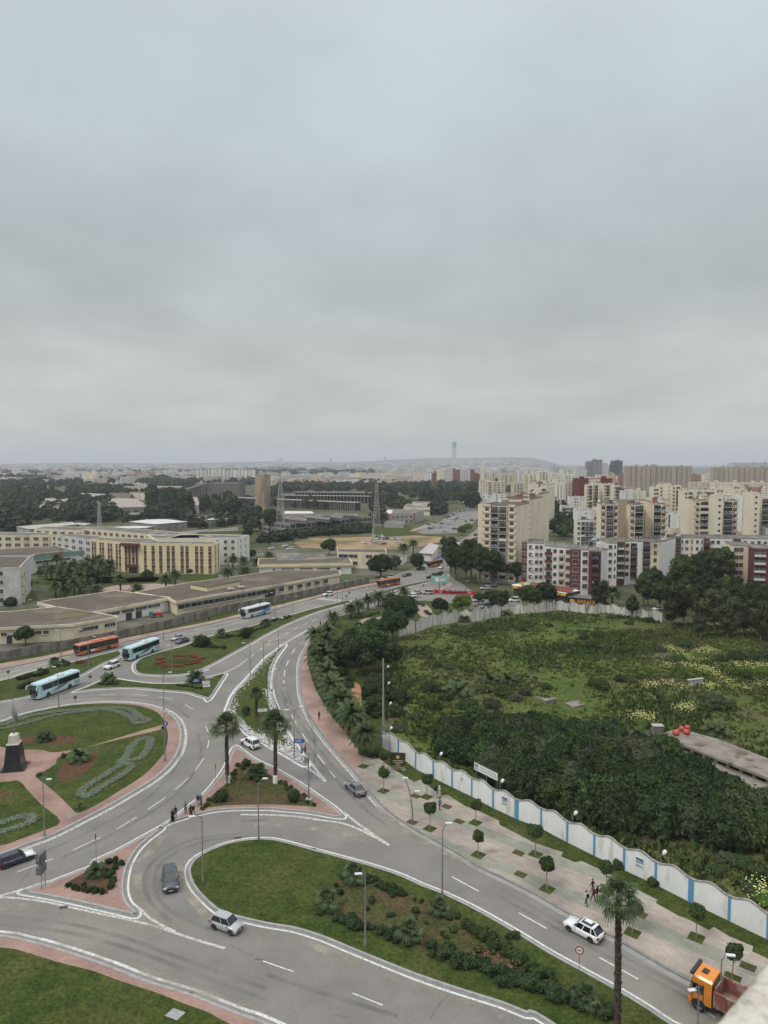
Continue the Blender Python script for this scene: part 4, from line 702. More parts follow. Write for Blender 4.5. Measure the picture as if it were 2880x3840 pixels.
def border(s,w,closed=True,seed=1):
 global V
 p=smooth(Gp(s),closed,6); p=resample(p+([p[0]]if closed else[]),.12); r=np.random.default_rng(seed); n=int(len(p)*w*11)
 P=np.array([(q.x,q.y)for q in p]); c=P[r.integers(len(P),size=n)]; c=c+r.uniform(-w/2,w/2,(n,2)); h=r.uniform(.08,.2,n)
 a=r.uniform(0,6.28,n); d=np.stack([np.cos(a),np.sin(a)],1)*.09; o=r.normal(0,.09,(n,2))
 z=np.full(n,.13); q0=np.column_stack([c-d,z]); q1=np.column_stack([c+d,z]); q2=np.column_stack([c+d+o,z+h]); q3=np.column_stack([c-d+o,z+h*.9]); V.append(np.stack([q0,q1,q2,q3],1))
 e=r.normal(0,.1,(n,2)); t=np.column_stack([c+e,z+h*.8]); V.append(np.stack([t+[.1,0,0],t+[0,.1,.03],t-[.1,0,0],t-[0,.1,-.02]],1))
border('d 505,705 560,655 650,600 730,548 790,525 820,540 790,575 720,620 640,668 570,715 530,735',1.1); border('d 745,520 790,480 810,430 850,388 900,370 935,375 925,420 890,475 850,500 790,510',1.2)
border('d -200,300 0,288 150,238 350,203 560,185 640,182',1.3,False); border('d -200,335 0,310 150,278 300,235 450,208 600,195',1.0,False); border('d 640,185 720,180 810,190 870,235 925,258 850,275 815,240 740,205',1.2)
border('d -200,920 0,895 90,868 170,852 205,878 120,918 0,955 -200,1000',1.2)
tag(inst('silver_border_plants',fast_mesh('silver_border_plants',np.concatenate(V),4,[M('silver_leaf',(.125,.155,.105),(.175,.205,.15),2,.9)])),kind='stuff')
mb=MB(); r=random.Random(4)
def bloom(s,n,w,z0=.2,z1=.4,sz=.12,mi=0):
 if mi==1:sz*=.6; z1*=.7
 p=resample(smooth(Gp(s),False,4),.1)
 for _ in range(n):
  q=r.choice(p); x,y,z=q.x+r.gauss(0,w),q.y+r.gauss(0,w),r.uniform(z0,z1); k=r.uniform(.6,1.3)*sz
  mb.add([(x-k,y,z),(x,y-k,z+k*.5),(x+k,y,z),(x,y+k,z+k*.5)],[(0,1,2,3)],mi)
for s in('g 1210,712 1275,690','g 1230,675 1270,668','g 1270,710 1290,740','g 1350,648 1440,650','g 1500,645 1520,660','g 1500,690 1590,662','g 1450,712 1550,698','g 1340,725 1420,730','h 5,715 80,700','h 50,690 140,662','h 30,645 70,655'):bloom(s,190,.34,.15,.3,.16)
bloom('g 1340,690 1470,690',300,1.2,.15,.35,.15,2); bloom('g 600,690 650,700',200,.6,mi=0)
bloom('b 600,350 640,380',30,.5,.4,.7,.06,1); bloom('b 580,520 740,590 840,600',14,.8,.4,.6,.06,1); bloom('b 1400,830 1440,820',20,.5,.5,1.,.1,1); bloom('b 1460,700 1500,760',14,.5,.5,1.,.1,1); bloom('h 180,570 320,590',120,1,.5,1.2,.12,1); bloom('h 480,430 700,390',60,1,.5,1.2,.12,1); bloom('c 20,870 160,880',25,.8,.5,1.,.09,1)
tag(mb.build('bedding_flowers',[M('red_bedding',(.24,.045,.03),(.15,.035,.03),3),M('rose',(.50,.20,.17)),M('leafy_bed',(.10,.09,.03))]),kind='stuff')
for i,(x,y)in enumerate(scatter(Gp('j 600,190 900,170 1300,120 1500,230 1660,300 1660,400 1250,420 850,320 700,260 n 900,1100'),24,6,31)):
 tree('tall',rt.choice(('mid','dark','dark')),(x,y,0),rt.uniform(.62,.9),'leafy tree in the thick belt between the old wall and the apartment blocks','tree','tree','tree belt behind the old wall')
m_cream=M('cream_render',(.74,.65,.48),(.66,.57,.42),.25,.9,c3=(.42,.37,.28),s3=.12,f3=.66,fine=(3,.06),stretch=(1,1,.35))
m_beige=M('beige_render',(.74,.665,.53),(.67,.60,.475),.25,.9,c3=(.46,.41,.33),s3=.12,f3=.66,stretch=(1,1,.35),fine=(3,.05))
m_whiter=M('white_render',(.76,.745,.705),(.67,.655,.615),.3,.9,c3=(.45,.43,.39),s3=.16,f3=.64,stretch=(1,1,.35),fine=(3,.05))
m_yellow=M('yellow_render',(.78,.67,.41),(.71,.61,.38),.3,.9,c3=(.50,.43,.27),s3=.2,f3=.66,stretch=(1,1,.4))
m_oldw=M('flaking_render',(.60,.585,.54),(.46,.44,.38),.5,.9,c3=(.50,.53,.60),s3=.12,f3=.55,fine=(2,.12),stretch=(1,1,.5))
m_maroon=M('maroon_render',(.165,.058,.052),(.135,.05,.045),.5,.85,fine=(3,.06))
m_taupe=M('taupe_band',(.30,.225,.18),(.25,.19,.155),.5,.9)
m_roof=M('gravel_roof',(.125,.106,.085),(.095,.08,.065),.2,.95,c3=(.18,.155,.125),s3=.09,f3=.62,bump=.4,bscale=3,fine=(1.5,.2))
m_roofg=M('bitumen_roof',(.16,.152,.142),(.12,.113,.106),.2,.95,c3=(.24,.22,.19),s3=.12,f3=.55,fine=(1.2,.2))
m_conc=M('concrete',(.33,.31,.275),(.25,.235,.205),.4,.9,c3=(.17,.155,.135),s3=.15,f3=.62,stretch=(1,1,.3),fine=(2,.12))
m_glass=M('window_glass',(.025,.03,.035),(.06,.07,.08),.8,.15,rnd=.5)
m_frame=M('window_frame',(.62,.60,.56),rough=.6)
m_shut=M('brown_shutter',(.14,.085,.06),(.10,.06,.045),2,.7,rnd=.3)
m_dark=M('recess_shade_dark_fill',(.028,.028,.030),(.05,.048,.045),1.2,.8)  # near-black puts recess shade into the colour; also serves doors and shop fronts
m_rail=M('rail_metal',(.20,.20,.20),rough=.5)
m_cloth=M('laundry',(.35,.22,.25),(.25,.35,.5),.6,.9,rnd=.6)
m_white2=M('bright_roof',(.60,.60,.59),(.47,.47,.46),.4,.6,fine=(1,.1))
m_teal=M('teal_panel',(.22,.36,.32),(.19,.31,.28),.5)
m_terra=M('terracotta',(.30,.16,.11),(.24,.14,.10),.3,.9,rnd=.25)
m_pinkw=M('pink_render',(.34,.16,.15),(.30,.15,.14),.4)
m_greyw=M('grey_render',(.40,.385,.37),(.34,.33,.315),.4)
m_dirtyw=M('stained_wall',(.68,.65,.575),(.54,.51,.45),.9,.95,c3=(.16,.15,.13),s3=1.1,f3=.58,stretch=(1,1,.12),w3=.08,fine=(3,.1))
m_blue=M('blue_paint',(.11,.31,.52),(.09,.27,.46),.8,.7)
m_wallw=M('white_wall_paint',(.80,.80,.78),(.74,.74,.72),.4,.8,c3=(.56,.55,.50),s3=.9,f3=.62,stretch=(1,1,.25),fine=(3,.04))
m_cop=M('coping',(.30,.29,.27),(.16,.155,.14),2.5,.95)
WINM={}
def winmesh(kind,w,h,trim=None):
 key=(kind,round(w,2),round(h,2),trim.name if trim else '')
 if key in WINM:return WINM[key]
 mb=MB(); d=.06; T=trim or m_cream
 mats=[m_frame,m_glass,T,m_dark,m_shut,m_rail,m_cloth]
 if kind in('win','shut','half'):
  mb.box(-w/2-d,w/2+d,-.10,.02,-d,0,0); mb.box(-w/2-d,w/2+d,-.10,.02,h,h+d,0); mb.box(-w/2-d,-w/2,-.10,.02,0,h,0); mb.box(w/2,w/2+d,-.10,.02,0,h,0)
  if kind!='shut':mb.box(-w/2,w/2,-.03,.02,0,h,1); mb.box(-.03,.03,-.06,-.03,0,h,0)
  if kind=='shut':mb.box(-w/2,w/2,-.06,.02,0,h,4); [mb.box(-w/2,w/2,-.075,-.06,h*i/6,h*i/6+.03,4)for i in range(1,6)]
  if kind=='half':mb.box(-w/2,w/2,-.07,-.03,h*.5,h,4)
  mb.box(-w/2-.12,w/2+.12,-.18,.02,-d-.07,-d,2)
 elif kind in('log','logL','logG'):
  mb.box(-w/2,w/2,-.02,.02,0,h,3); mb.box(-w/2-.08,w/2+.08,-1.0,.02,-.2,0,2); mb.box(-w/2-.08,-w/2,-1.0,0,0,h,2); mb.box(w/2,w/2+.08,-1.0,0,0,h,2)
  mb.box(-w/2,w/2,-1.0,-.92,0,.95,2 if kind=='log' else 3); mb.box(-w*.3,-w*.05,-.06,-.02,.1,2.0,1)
  if kind=='logL':mb.box(-w*.35,-w*.12,-1.06,-1.03,.3,1.1,6); mb.box(w*.05,w*.22,-1.06,-1.03,.45,1.1,6); mb.box(w*.26,w*.4,-1.06,-1.03,.25,1.1,6)
  if kind=='logG':
   for i in range(5):x=-w/2+w*i/4; mb.box(x-.03,x+.03,-.98,-.93,.95,h,0)
   mb.box(-w/2,w/2,-.98,-.93,1.7,1.76,0); mb.box(-w/2,w/2,-.95,-.94,.95,h,1)
 elif kind=='balc':
  mb.box(-w/2,w/2,-1.1,.02,-.18,0,2); mb.box(-w/2,w/2,-1.1,-1.0,0,.95,2); mb.box(-w/2,-w/2+.1,-1.0,0,0,.95,2); mb.box(w/2-.1,w/2,-1.0,0,0,.95,2)
  mb.box(-w*.3,w*.3,-.04,.02,.0,2.1,3); mb.box(-w*.3,-.02,-.07,-.04,.05,2.05,4)
 elif kind=='arch':
  mb.box(-w/2,w/2,-.05,.02,0,h-.4,1); mb.prism([(-w/2,-.05),(w/2,-.05),(w/2,.02),(-w/2,.02)],h-.4,h-.2,1); mb.box(-w*.35,w*.35,-.05,.02,h-.2,h,1)
  mb.box(-w/2-.08,w/2+.08,-.9,.02,-.15,0,2); mb.box(-w/2-.08,w/2+.08,-.9,-.82,0,.7,2); [mb.box(-w/2+w*i/4-.03,-w/2+w*i/4+.03,-.08,-.05,0,h-.3,0)for i in range(5)]
 elif kind=='vent':mb.box(-w/2,w/2,-.03,.02,0,h,3)
 elif kind=='door':mb.box(-w/2,w/2,-.05,.02,0,h,3); mb.box(-w/2-.1,w/2+.1,-.12,.02,h,h+.15,2)
 elif kind=='strip':
  mb.box(-w/2,w/2,-.06,.02,0,h,2)
 elif kind=='ac':mb.box(-.45,.45,-.4,0,0,.6,0); mb.lathe([(.22,0),(.22,.02)],10,(0,-.41,.3),3)
 WINM[key]=mb.mesh('window',mats); return WINM[key]
MIX={'mix':['win','shut','shut','half','shut'],'mixw':['win','win','half','win'],'logm':['log','logL','logG','log','logL'],'logd':['logL','logG','logG','logL','log']}
rw=random.Random(21)
PARTN={'log':'balcony','logL':'balcony','logG':'balcony','balc':'balcony','arch':'balcony','door':'door','ac':'air_conditioner','strip':'pilaster','vent':'window'}
def rectpts(A,B,d):
 u=(B-A); u.z=0; u.normalize(); n=Vector((-u.y,u.x,0)); return[A,B,B+n*d,A+n*d]
def facade(root,A,B,bays,z0,fh,floors,off=.0,trim=None):
 """bays: (t, kind, w, h[, sill]) with t in 0..1 along A->B"""
 u=B-A; u.z=0; Lg=u.length; u.normalize(); n=Vector((u.y,-u.x,0)); rz=math.atan2(u.y,u.x); rl=root.location; rr=root.rotation_euler.z
 for b in bays:
  t,k,w,h=b[:4]; sill=b[4]if len(b)>4 else .95; tm=b[5]if len(b)>5 else trim
  if k in('log','logL','logG','logm','logd','balc','arch','door'):sill=b[4]if len(b)>4 else .1
  for f in range(floors):
   kk=rw.choice(MIX[k])if k in MIX else k
   p=A+u*(Lg*t)+n*off; p=Vector((p.x,p.y,z0+f*fh+sill))-rl
   inst(PARTN.get(kk,'window'),winmesh(kk,w,h,tm),root,p,rz)
def prism(root,pts,z0,z1,mat,name='wall'):
 c=root.location; mb=MB(); pts=ccw([p for p in pts]); mb.prism([(p.x-c.x,p.y-c.y)for p in pts],z0,z1); return mb.build(name,mat,root)
def roof_on(root,pts,h,mat,par=.5,parmat=None,over=0.,fascia=None):
 c=root.location; p=ccw(pts); pc=[Vector((q.x-c.x,q.y-c.y,0))for q in p]
 if over:pc=offs(pc,-over,True)
 mb=MB(); mb.prism([(q.x,q.y)for q in pc],h,h+.12); r=mb.build('roof',mat,root)
 if par:
  i=offs(pc,.25,True); o=offs(pc,-.05,True); n=len(pc); mb=MB(); vs=[(q.x,q.y,h-.02-(fascia or 0))for q in o]+[(q.x,q.y,h+par)for q in o]+[(q.x,q.y,h+par)for q in i]+[(q.x,q.y,h+.1)for q in i]
  fs=[(k*n+a,k*n+(a+1)%n,(k+1)*n+(a+1)%n,(k+1)*n+a)for a in range(n)for k in range(3)]
  mb.add(vs,fs); mb.build('parapet',parmat,root)
 return r
def roof_clutter(root,pts,h,n,seed):
 r=random.Random(seed); c=root.location; p=ccw(pts); cen=sum(p,Vector())/len(p)
 for i in range(n):
  a,b=r.choice(p),r.choice(p); q=cen.lerp(a,r.uniform(.1,.75)).lerp(b,r.uniform(0,.3)); k=r.random(); x,y=q.x-c.x,q.y-c.y
  mb=MB()
  if k<.35:mb.lathe([(.55,0),(.6,.2),(.6,1.0),(.3,1.25)],10,(x,y,h+.12)); mb.build('water_tank',r.choice([M('tank_grey',(.35,.36,.37),rough=.5),M('tank_white',(.6,.6,.58)),M('tank_green',(.05,.22,.17))]),root)
  elif k<.6:mb.box(x-1.3,x+1.3,y-1.1,y+1.1,h+.1,h+2.3); mb.box(x-1.5,x+1.5,y-1.3,y+1.3,h+2.3,h+2.45); mb.build('stair_head',r.choice([m_beige,m_whiter,m_terra]),root)
  elif k<.8:
   mb.tube([(x,y,h),(x,y,h+1.1)],.04,5); mb.lathe([(.05,0),(.3,.05),(.5,.18),(.48,.2)],12,(x,y,h+1.1)); o=mb.build('satellite_dish',m_frame,root)
  else:mb.box(x-1.5,x+.8,y-.6,y+.9,h+.1,h+.8+r.random()); mb.build('roof_shed',r.choice([m_conc,m_roofg,m_terra]),root)
def zc(p):return p.y*cp-(p.z-EYE)*sp_ if False else p.y*cp+(EYE-p.z)*sp_
def solve(P,u,bx):
 k=(bx-CX)/F; z0=zc(P); return(k*z0-P.x)/(u.x-k*u.y*cp)
def place(a,bx,h,yaw,depth=None,cx=None):
 """roof corner a=(x,y) seen at height h; the facade runs at yaw until column bx; side wall visible to column cx"""
 A=G(a[0],a[1],h); u=Vector((math.cos(yaw),math.sin(yaw),0)); w=solve(A,u,bx); B=A+u*w; n=Vector((-u.y,u.x,0))
 if cx is not None:
  d=solve(B if cx>bx else A,n,cx); depth=d if 3<d<60 else(depth or 12)
 A.z=B.z=0
 return A,B,B+n*(depth or 12),A+n*(depth or 12)
def R_(reg,x,y=0):ox,oy,k=RG[reg]; return(ox+x*k,oy+y*k)
def bld(name,label,pts,h,wall,roof=m_roof,par=.5,parmat=None,cat='building',over=0,fascia=0,group=None,clutter=0):
 c=sum(pts,Vector())/len(pts); r=thing(name,label,cat,(c.x,c.y,0),0,group); prism(r,pts,0,h,wall); roof_on(r,pts,h,roof,par,parmat or wall,over,fascia)
 if clutter:roof_clutter(r,pts,h,clutter,int(abs(c.x)*7+h))
 return r
def scallop_wall(label,base,hp,hh,pw,mats,name='boundary_wall',panel_m=None,pill=None,wides=(),plaq=None):
 c=base[0]; r=thing(name,label,'wall',(c.x,c.y,0)); o=r.location
 for i in range(len(base)-1):
  a,b=base[i],base[i+1]; u=(b-a); L_=u.length; u.normalize(); n=Vector((-u.y,u.x,0)); mb=MB(); N_=18; vs=[]; a0,b0=a-o,b-o
  def prof(t):
   t=min(max((t-.06)/.88,0),1); s=t*2 if t<.5 else(1-t)*2; s=s*s*(3-2*s); return hp+(hh-hp)*s
  for k in range(N_+1):
   t=k/N_; q=a0.lerp(b0,t); z=prof(t)
   for sg in(-.1,.1):vs+=[(q.x+n.x*sg,q.y+n.y*sg,-.1),(q.x+n.x*sg,q.y+n.y*sg,z)]
  fs=[]
  for k in range(N_):
   j=k*4; m=j+4; fs+=[(j,m,m+1,j+1),(j+2,j+3,m+3,m+2),(j+1,m+1,m+3,j+3)]
  mb.add(vs,fs); mb.build('panel',mats[0],r)
  cv=MB(); vs=[]
  for k in range(N_+1):
   t=k/N_; q=a0.lerp(b0,t); z=prof(t)
   for sg,zz in((-.17,0),(-.17,.1),(.17,.1),(.17,0)):vs.append((q.x+n.x*sg,q.y+n.y*sg,z+zz))
  cv.add(vs,[(k*4+e,k*4+(e+1)%4,k*4+4+(e+1)%4,k*4+4+e)for k in range(N_)for e in range(4)]); cv.build('coping',mats[2],r)
  w=.62 if i in wides else pw
  mb=MB(); mb.box(-w/2,w/2,-.16,.16,-.1,hp+.04); mb.build('pillar',mats[1],r,a0,(0,0,math.atan2(u.y,u.x))); COL.objects[-1].rotation_euler=(0,0,math.atan2(u.y,u.x))
 return r
WB=Gp('e 803,425 905,472 1013,557 1122,612 1240,670 1362,728 1494,800 1640,868 c 250,14 412,101 580,184 765,273 962,365 1180,475 1418,590 1659,706 1920,830 2200,970',0)
ww=scallop_wall('long white boundary wall with scalloped top and bright blue pillars beside the pavement',WB,2.85,3.35,.30,[m_wallw,m_blue,m_cop],wides=(1,7,13))
OB=Gp('i 200,492 260,478 335,458 420,427 515,402 600,390 680,374 760,378 850,364 905,348 1000,336 1085,324 1180,330 1270,322 1400,300 j 0,296 90,306 200,318 300,330 400,322 510,340 620,365 720,372 835,386',0)
scallop_wall('old stained concrete boundary wall with pointed scallops at the back of the field',OB,3.2,3.95,.35,[m_dirtyw,m_dirtyw,m_cop])
wp=resample(smooth(WALLB,False,4),5.0); hw=height_at(P1('g 570,577'),2150+502*A2); r=thing('concrete_wall','long grey precast concrete wall along the upper pavement','wall',(wp[20].x,wp[20].y,0)); o=r.location
m_wallg=M('precast_wall',(.27,.25,.22),(.20,.185,.165),.7,.95,c3=(.13,.12,.105),s3=.4,f3=.6,stretch=(1,1,.3),fine=(3,.1))
for i in range(len(wp)-1):
 a,b=wp[i],wp[i+1]; u=b-a; L_=u.length; rz=math.atan2(u.y,u.x); mb=MB(); mb.box(0,L_,-.08,.08,0,hw-.25)
 if i%3==1:
  for k in range(6):mb.box(1.2+k*.42,1.32+k*.42,-.10,-.08,.7,hw-.7,1)
 mb.box(-.15,.15,-.14,.14,0,hw-.1); ob=mb.build('panel',[m_wallg,m_dark],r,a-o); ob.rotation_euler=(0,0,rz)
def gw(s,h):return[G(x,y,h)for x,y in px(s)]
def flat(p):return[Vector((q.x,q.y,0))for q in p]
p=flat(gw('g -500,440 0,427 570,398 905,340 720,308 440,266 105,300 -500,330',4.5)); w1=bld('workshop','low cream workshop at far left with brown gravel roof and a sandy patch',p,4.5,m_cream,parmat=m_cream,par=.25,over=.4,fascia=.5)
facade(w1,p[1],p[2],[(.05,'half',1.5,1.0,2.2),(.22,'half',1.5,1.0,2.2),(.52,'half',1.4,1.0,2.2),(.62,'half',1.4,1.0,2.2)],0,3,1); facade(w1,p[1],p[2],[(.12,'door',1.4,2.3,0,m_blue)],0,3,1); facade(w1,p[2],p[3],[(.22,'win',2.2,1.1,2.0),(.36,'win',2.2,1.1,2.0),(.48,'win',2.2,1.1,2.0),(.78,'win',1.8,1.1,2.0),(.9,'win',1.8,1.1,2.0),(.15,'ac',1,1,2.4)],0,3,1)
mb=MB(); q=smooth(gw('g 415,350 480,318 600,303 680,320 560,335 470,345',4.63),True,4); s_=fill(ccw(q),4.64); w_=s_.build('sand_patch',m_sand); w_.parent=w1; w_.location=-w1.location
p=flat(gw('g 305,230 437,268 722,303 1245,206 1375,222 1310,190 900,140 380,215',4.5)); p=flat(gw('g 305,230 440,262 722,303 1245,206 1310,192 900,140 380,215',4.5)); w2=bld('workshop','low cream workshop with white doors facing a small yard',p,4.5,m_whiter,parmat=m_cream,par=.25,over=.5,fascia=.7)
facade(w2,p[2],p[3],[(.22,'win',1.6,.9,2.4),(.28,'win',1.6,.9,2.4),(.34,'win',1.6,.9,2.4),(.44,'win',1.4,.9,2.4),(.5,'win',1.4,.9,2.4),(.56,'win',1.4,.9,2.4),(.64,'win',1.4,.9,2.4),(.7,'win',1.4,.9,2.4),(.76,'win',1.4,.9,2.4),(.84,'win',1.6,.9,2.4),(.9,'win',1.6,.9,2.4),(.96,'win',1.6,.9,2.4),(.51,'door',2.2,2.2,0,m_dark),(.66,'door',2.2,2.2,0,m_dark)],0,3,1)
p=flat(gw('g 1065,150 1310,190 1375,222 1659,168 l 400,1072 610,1040 1060,960 1187,940 1180,912 720,912 340,968 30,1008',4.5)); w3=bld('workshop','long low cream workshop with dark strip windows behind the concrete wall',p,4.5,m_cream,parmat=m_cream,par=.25,over=.5,fascia=.6)
facade(w3,p[2],p[5],[(.08+.125*i,'win',5.2,1.5,1.9)for i in range(8)],0,3,1); facade(w3,p[5],p[7],[(.06,'door',5,3.0,0,m_dark)]+[(.2+.12*i,'win',2.4,1.5,1.8)for i in range(6)],0,3,1)
for t in range(9):pass
q=flat(gw('h 30,85 158,108 412,62 325,34',6.2)); w4=thing('clerestory_block','small yellow rooftop block with louvred windows on the long workshop','building',(q[0].x,q[0].y,4.62)); w4.location.z=4.62
prism(w4,q,0,1.6,m_yellow); c=w4.location; mb=MB(); mb.prism([(a.x-c.x,a.y-c.y)for a in offs(ccw(q),-.3,True)],1.6,1.8); mb.build('roof',m_roof,w4)
facade(w4,q[0],q[1],[(.3,'win',2.6,.7,.4),(.75,'win',2.6,.7,.4)],0,3,1); facade(w4,q[1],q[2],[(.15,'win',4.4,.7,.4),(.48,'win',4.4,.7,.4),(.82,'win',4.4,.7,.4)],0,3,1)
for s in('h 345,135','h 425,120'):
 a=G(*px(s)[0],4.7); tk=MB(); tk.tube([(-1.2,0,.6),(-1.1,0,.6),(1.1,0,.6),(1.2,0,.6)],[.4,.6,.6,.4],12); tk.box(-.8,-.6,-.4,.4,0,.3); tk.box(.6,.8,-.4,.4,0,.3)
 tag(tk.build('water_tank',m_greyw,None,(a.x,a.y,4.65)),'horizontal cylindrical tank on the workshop roof, '+('left one' if '345' in s else 'right one'),'tank','tanks on the workshop roof')
p=flat(gw('l 563,868 1280,856 1248,810 568,822',4.8)); w5=bld('canteen','long white building with a yellow fascia and a row of dark windows',p,4.8,m_whiter,parmat=m_yellow,par=.3,over=.6,fascia=1.0)
facade(w5,p[0],p[1],[(.16,'win',1.2,1.3,1.6)]+[(.25+.023*i,'win',.8,1.6,1.4)for i in range(6)]+[(.45+.023*i,'win',.8,1.6,1.4)for i in range(6)]+[(.64+.023*i,'win',.8,1.6,1.4)for i in range(6)]+[(.86,'door',1.6,2.8,0,m_dark)],0,3,1)
p=flat(gw('l 700,814 1088,803 1042,768 704,778',6)); w6=thing('barn','grey low gabled barn roof behind the long white building','building',(p[0].x,p[0].y,0)); prism(w6,p,0,5,m_whiter); c=w6.location
a,b,d_,e_=[Vector((v.x-c.x,v.y-c.y,0))for v in p]; mb=MB(); m1,m2=(a+e_)/2,(b+d_)/2; mb.add([(a.x,a.y,5),(b.x,b.y,5),(m2.x,m2.y,7),(m1.x,m1.y,7),(d_.x,d_.y,5),(e_.x,e_.y,5)],[(0,1,2,3),(3,2,4,5),(0,3,5),(1,4,2)]); mb.build('roof',m_roofg,w6)
p=flat(gw('l 1172,772 1360,777 1555,782 1548,748 1170,748',7.3)); w7=bld('office_building','cream two storey office with dark strip windows beside the dirt lot',p,7.3,m_cream,parmat=m_cream)
facade(w7,p[0],p[1],[(.25,'win',4.5,1.6,1.0),(.65,'win',4.5,1.6,1.0)],.6,3.4,2); facade(w7,p[1],p[2],[(.3,'win',3,1.6,1.0),(.7,'win',3,1.6,1.0)],.6,3.4,2)
g='dormitory blocks of the campus'
FRC=dict(z0=0,fh=3.3)
p=flat(gw('k 705,676 962,700 1165,709 1656,714 l 258,697 k 1659,690 1230,688 1180,668 830,660',13.3)); d1=bld('dormitory','yellow four storey dormitory with maroon window strips and a maroon porch',p,13.3,m_yellow,m_roofg,parmat=m_yellow,par=.5)
def strips(root,A,B,ts,w=1.5,z0=0,fl=4,tm=m_maroon):
 facade(root,A,B,[(t,'strip',w,12.4,.3,tm)for t in ts],0,3,1); facade(root,A,B,[(t,'mixw',w*.82,1.35,1.1)for t in ts],z0,3.15,fl,off=.08)
strips(d1,p[0],p[1],[.06,.14,.30,.38,.55,.63,.79,.88]); strips(d1,p[2],p[3],[.05,.17,.29,.37,.51,.59,.74,.82,.95])
strips(d1,p[1],p[2],[.08,.36,.82]); strips(d1,p[3],p[4],[.35,.75],1.0)
a=p[1].lerp(p[2],.0); b=p[1].lerp(p[2],.62); u=(b-a).normalized(); n=Vector((u.y,-u.x,0)); c=d1.location; mb=MB(); q=[a-c-n*1+u*-.5,b-c-n*1,b-c+n*2.2,a-c+n*2.2+u*-.5]; mb.prism([(v.x,v.y)for v in ccw(q)],12.2,13.6); mb.build('porch_canopy',m_maroon,d1)
mb=MB();
for t in(.22,.5):v=p[1].lerp(p[2],t)+n*.35-c; mb.box(v.x-.3,v.x+.3,v.y-.35,v.y+.35,0,12.3)
mb.build('porch_piers',m_maroon,d1); mb=MB(); v=p[1].lerp(p[2],.36)+n*.8-c; mb.box(v.x-2.6,v.x+2.6,v.y-1,v.y+1,2.6,3.6); mb.build('door_canopy',m_maroon,d1); facade(d1,p[1],p[2],[(.36,'door',2.8,2.6,0,m_maroon)],0,3,1,off=.1)
p=flat(gw('l -250,670 390,663 487,642 100,636 -300,642',13)); d2=bld('dormitory','white and pale blue four storey dormitory behind the yellow one',p,13,m_whiter,m_roofg); facade(d2,p[0],p[1],[(.05+.0,'mix',1.5,1.5)]+[(t,'mix',1.5,1.5)for t in(.1,.2,.28,.38,.46,.55,.63,.76,.86,.95)],.3,3.15,4); facade(d2,p[1],p[2],[(.3,'win',.7,1.6),(.7,'win',.7,1.6)],.3,3.15,4)
for s,l,nn in(('k 660,592 1275,645 1485,630 1300,610 860,575 690,578','long cream dormitory with a row of small windows above the yellow one',13),('k -200,642 380,642 400,622 -200,618','cream dormitory at the far left edge',8),('k 430,640 706,678 850,660 600,630','cream stained dormitory wing left of the yellow one',5),('k 265,590 640,607 690,577 350,572','cream dormitory wing at the back of the campus',6),('k 1290,668 1659,678 l 100,655 k 1659,650 1485,632 1400,640','cream dormitory wing with a vaulted canopy',7)):
 p=flat(gw(s,13)); d=bld('dormitory',l,p,13,m_cream if 'stained' not in l else m_oldw,m_roofg,par=.4); facade(d,p[0],p[1],[((i+.5)/nn,'mixw' if i%2 else 'mix',1.5,1.6)for i in range(nn)]+[((i+.5)/nn+.25/nn,'mix',1.5,1.6)for i in range(nn)],.3,3.15,4)
 mb=MB()
p=flat(gw('k -50,800 235,800 262,786 555,753 430,722 -50,752',8.5)); d=bld('dining_hall','low hall with brown roof and a teal band under its eaves',p,8.5,m_whiter,m_roof,par=.2,over=.5)
facade(d,p[2],p[3],[(.5,'strip',33,2.2,5.6,m_teal)],0,3,1); facade(d,p[2],p[3],[(.12,'mixw',3,1.1,4.1),(.35,'mixw',5,1.1,4.1),(.84,'mixw',5,1.1,4.1)],0,3,1,off=.1); facade(d,p[2],p[3],[(.25,'door',6,2.6,0,m_dark),(.7,'door',6,2.6,0,m_dark)],0,3,1); facade(d,p[2],p[3],[(.72,'strip',1.6,9.4,0,m_pinkw)],0,3,1,off=.2)
p=flat(gw('k -400,912 152,897 238,806 -250,806',13)); d=bld('housing_block','flaking white and pale blue housing block at the left edge',p,13,m_oldw,m_roof,par=.5); facade(d,p[0],p[1],[(.72,'mixw',1.6,1.5),(.45,'mixw',1.6,1.5),(.2,'mixw',1.6,1.5),(.6,'mixw',1.6,1.5)],.3,3.15,4); facade(d,p[1],p[2],[(.15,'logd',2.2,2.4)],.3,3.15,4)
p=flat(gw('k 130,570 235,590 600,553 560,536',4)); bld('hut','low hut with pale corrugated roof, left of the lattice mast',p,4,m_greyw,m_greyw,par=0,over=.6); p=flat(gw('k 590,540 705,546 660,560 620,556',4)); bld('hut','small pale roofed hut right beside the long hut',p,4,m_greyw,m_greyw,par=0,over=.6)
def gb(x0,x1,yt,D,depth,reg,yaw=0.):
 a=at_dist(*R_(reg,x0,yt),D); h=a.z; A=Vector((a.x,a.y,0)); u=Vector((math.cos(yaw),math.sin(yaw),0)); A3=a.copy(); w=solve(A3,u,R_(reg,x1)[0]); B=A+u*w; n=Vector((-u.y,u.x,0)); return[A,B,B+n*depth,A+n*depth],h
def hall(s,h,label,wall=m_conc,roof=m_roof,nb=0,fl=1,kind='win',ww_=2.6,wh=1.6,name='campus_hall',par=.3,edge=(0,1),over=0,fh=3.6,z0=.3):
 p=flat(gw(s,h)); d=bld(name,label,p,h,wall,roof,par=par,over=over)
 if nb:facade(d,p[edge[0]],p[edge[1]],[((i+.5)/nb,kind,ww_,wh)for i in range(nb)],z0,fh,fl)
 return d,p
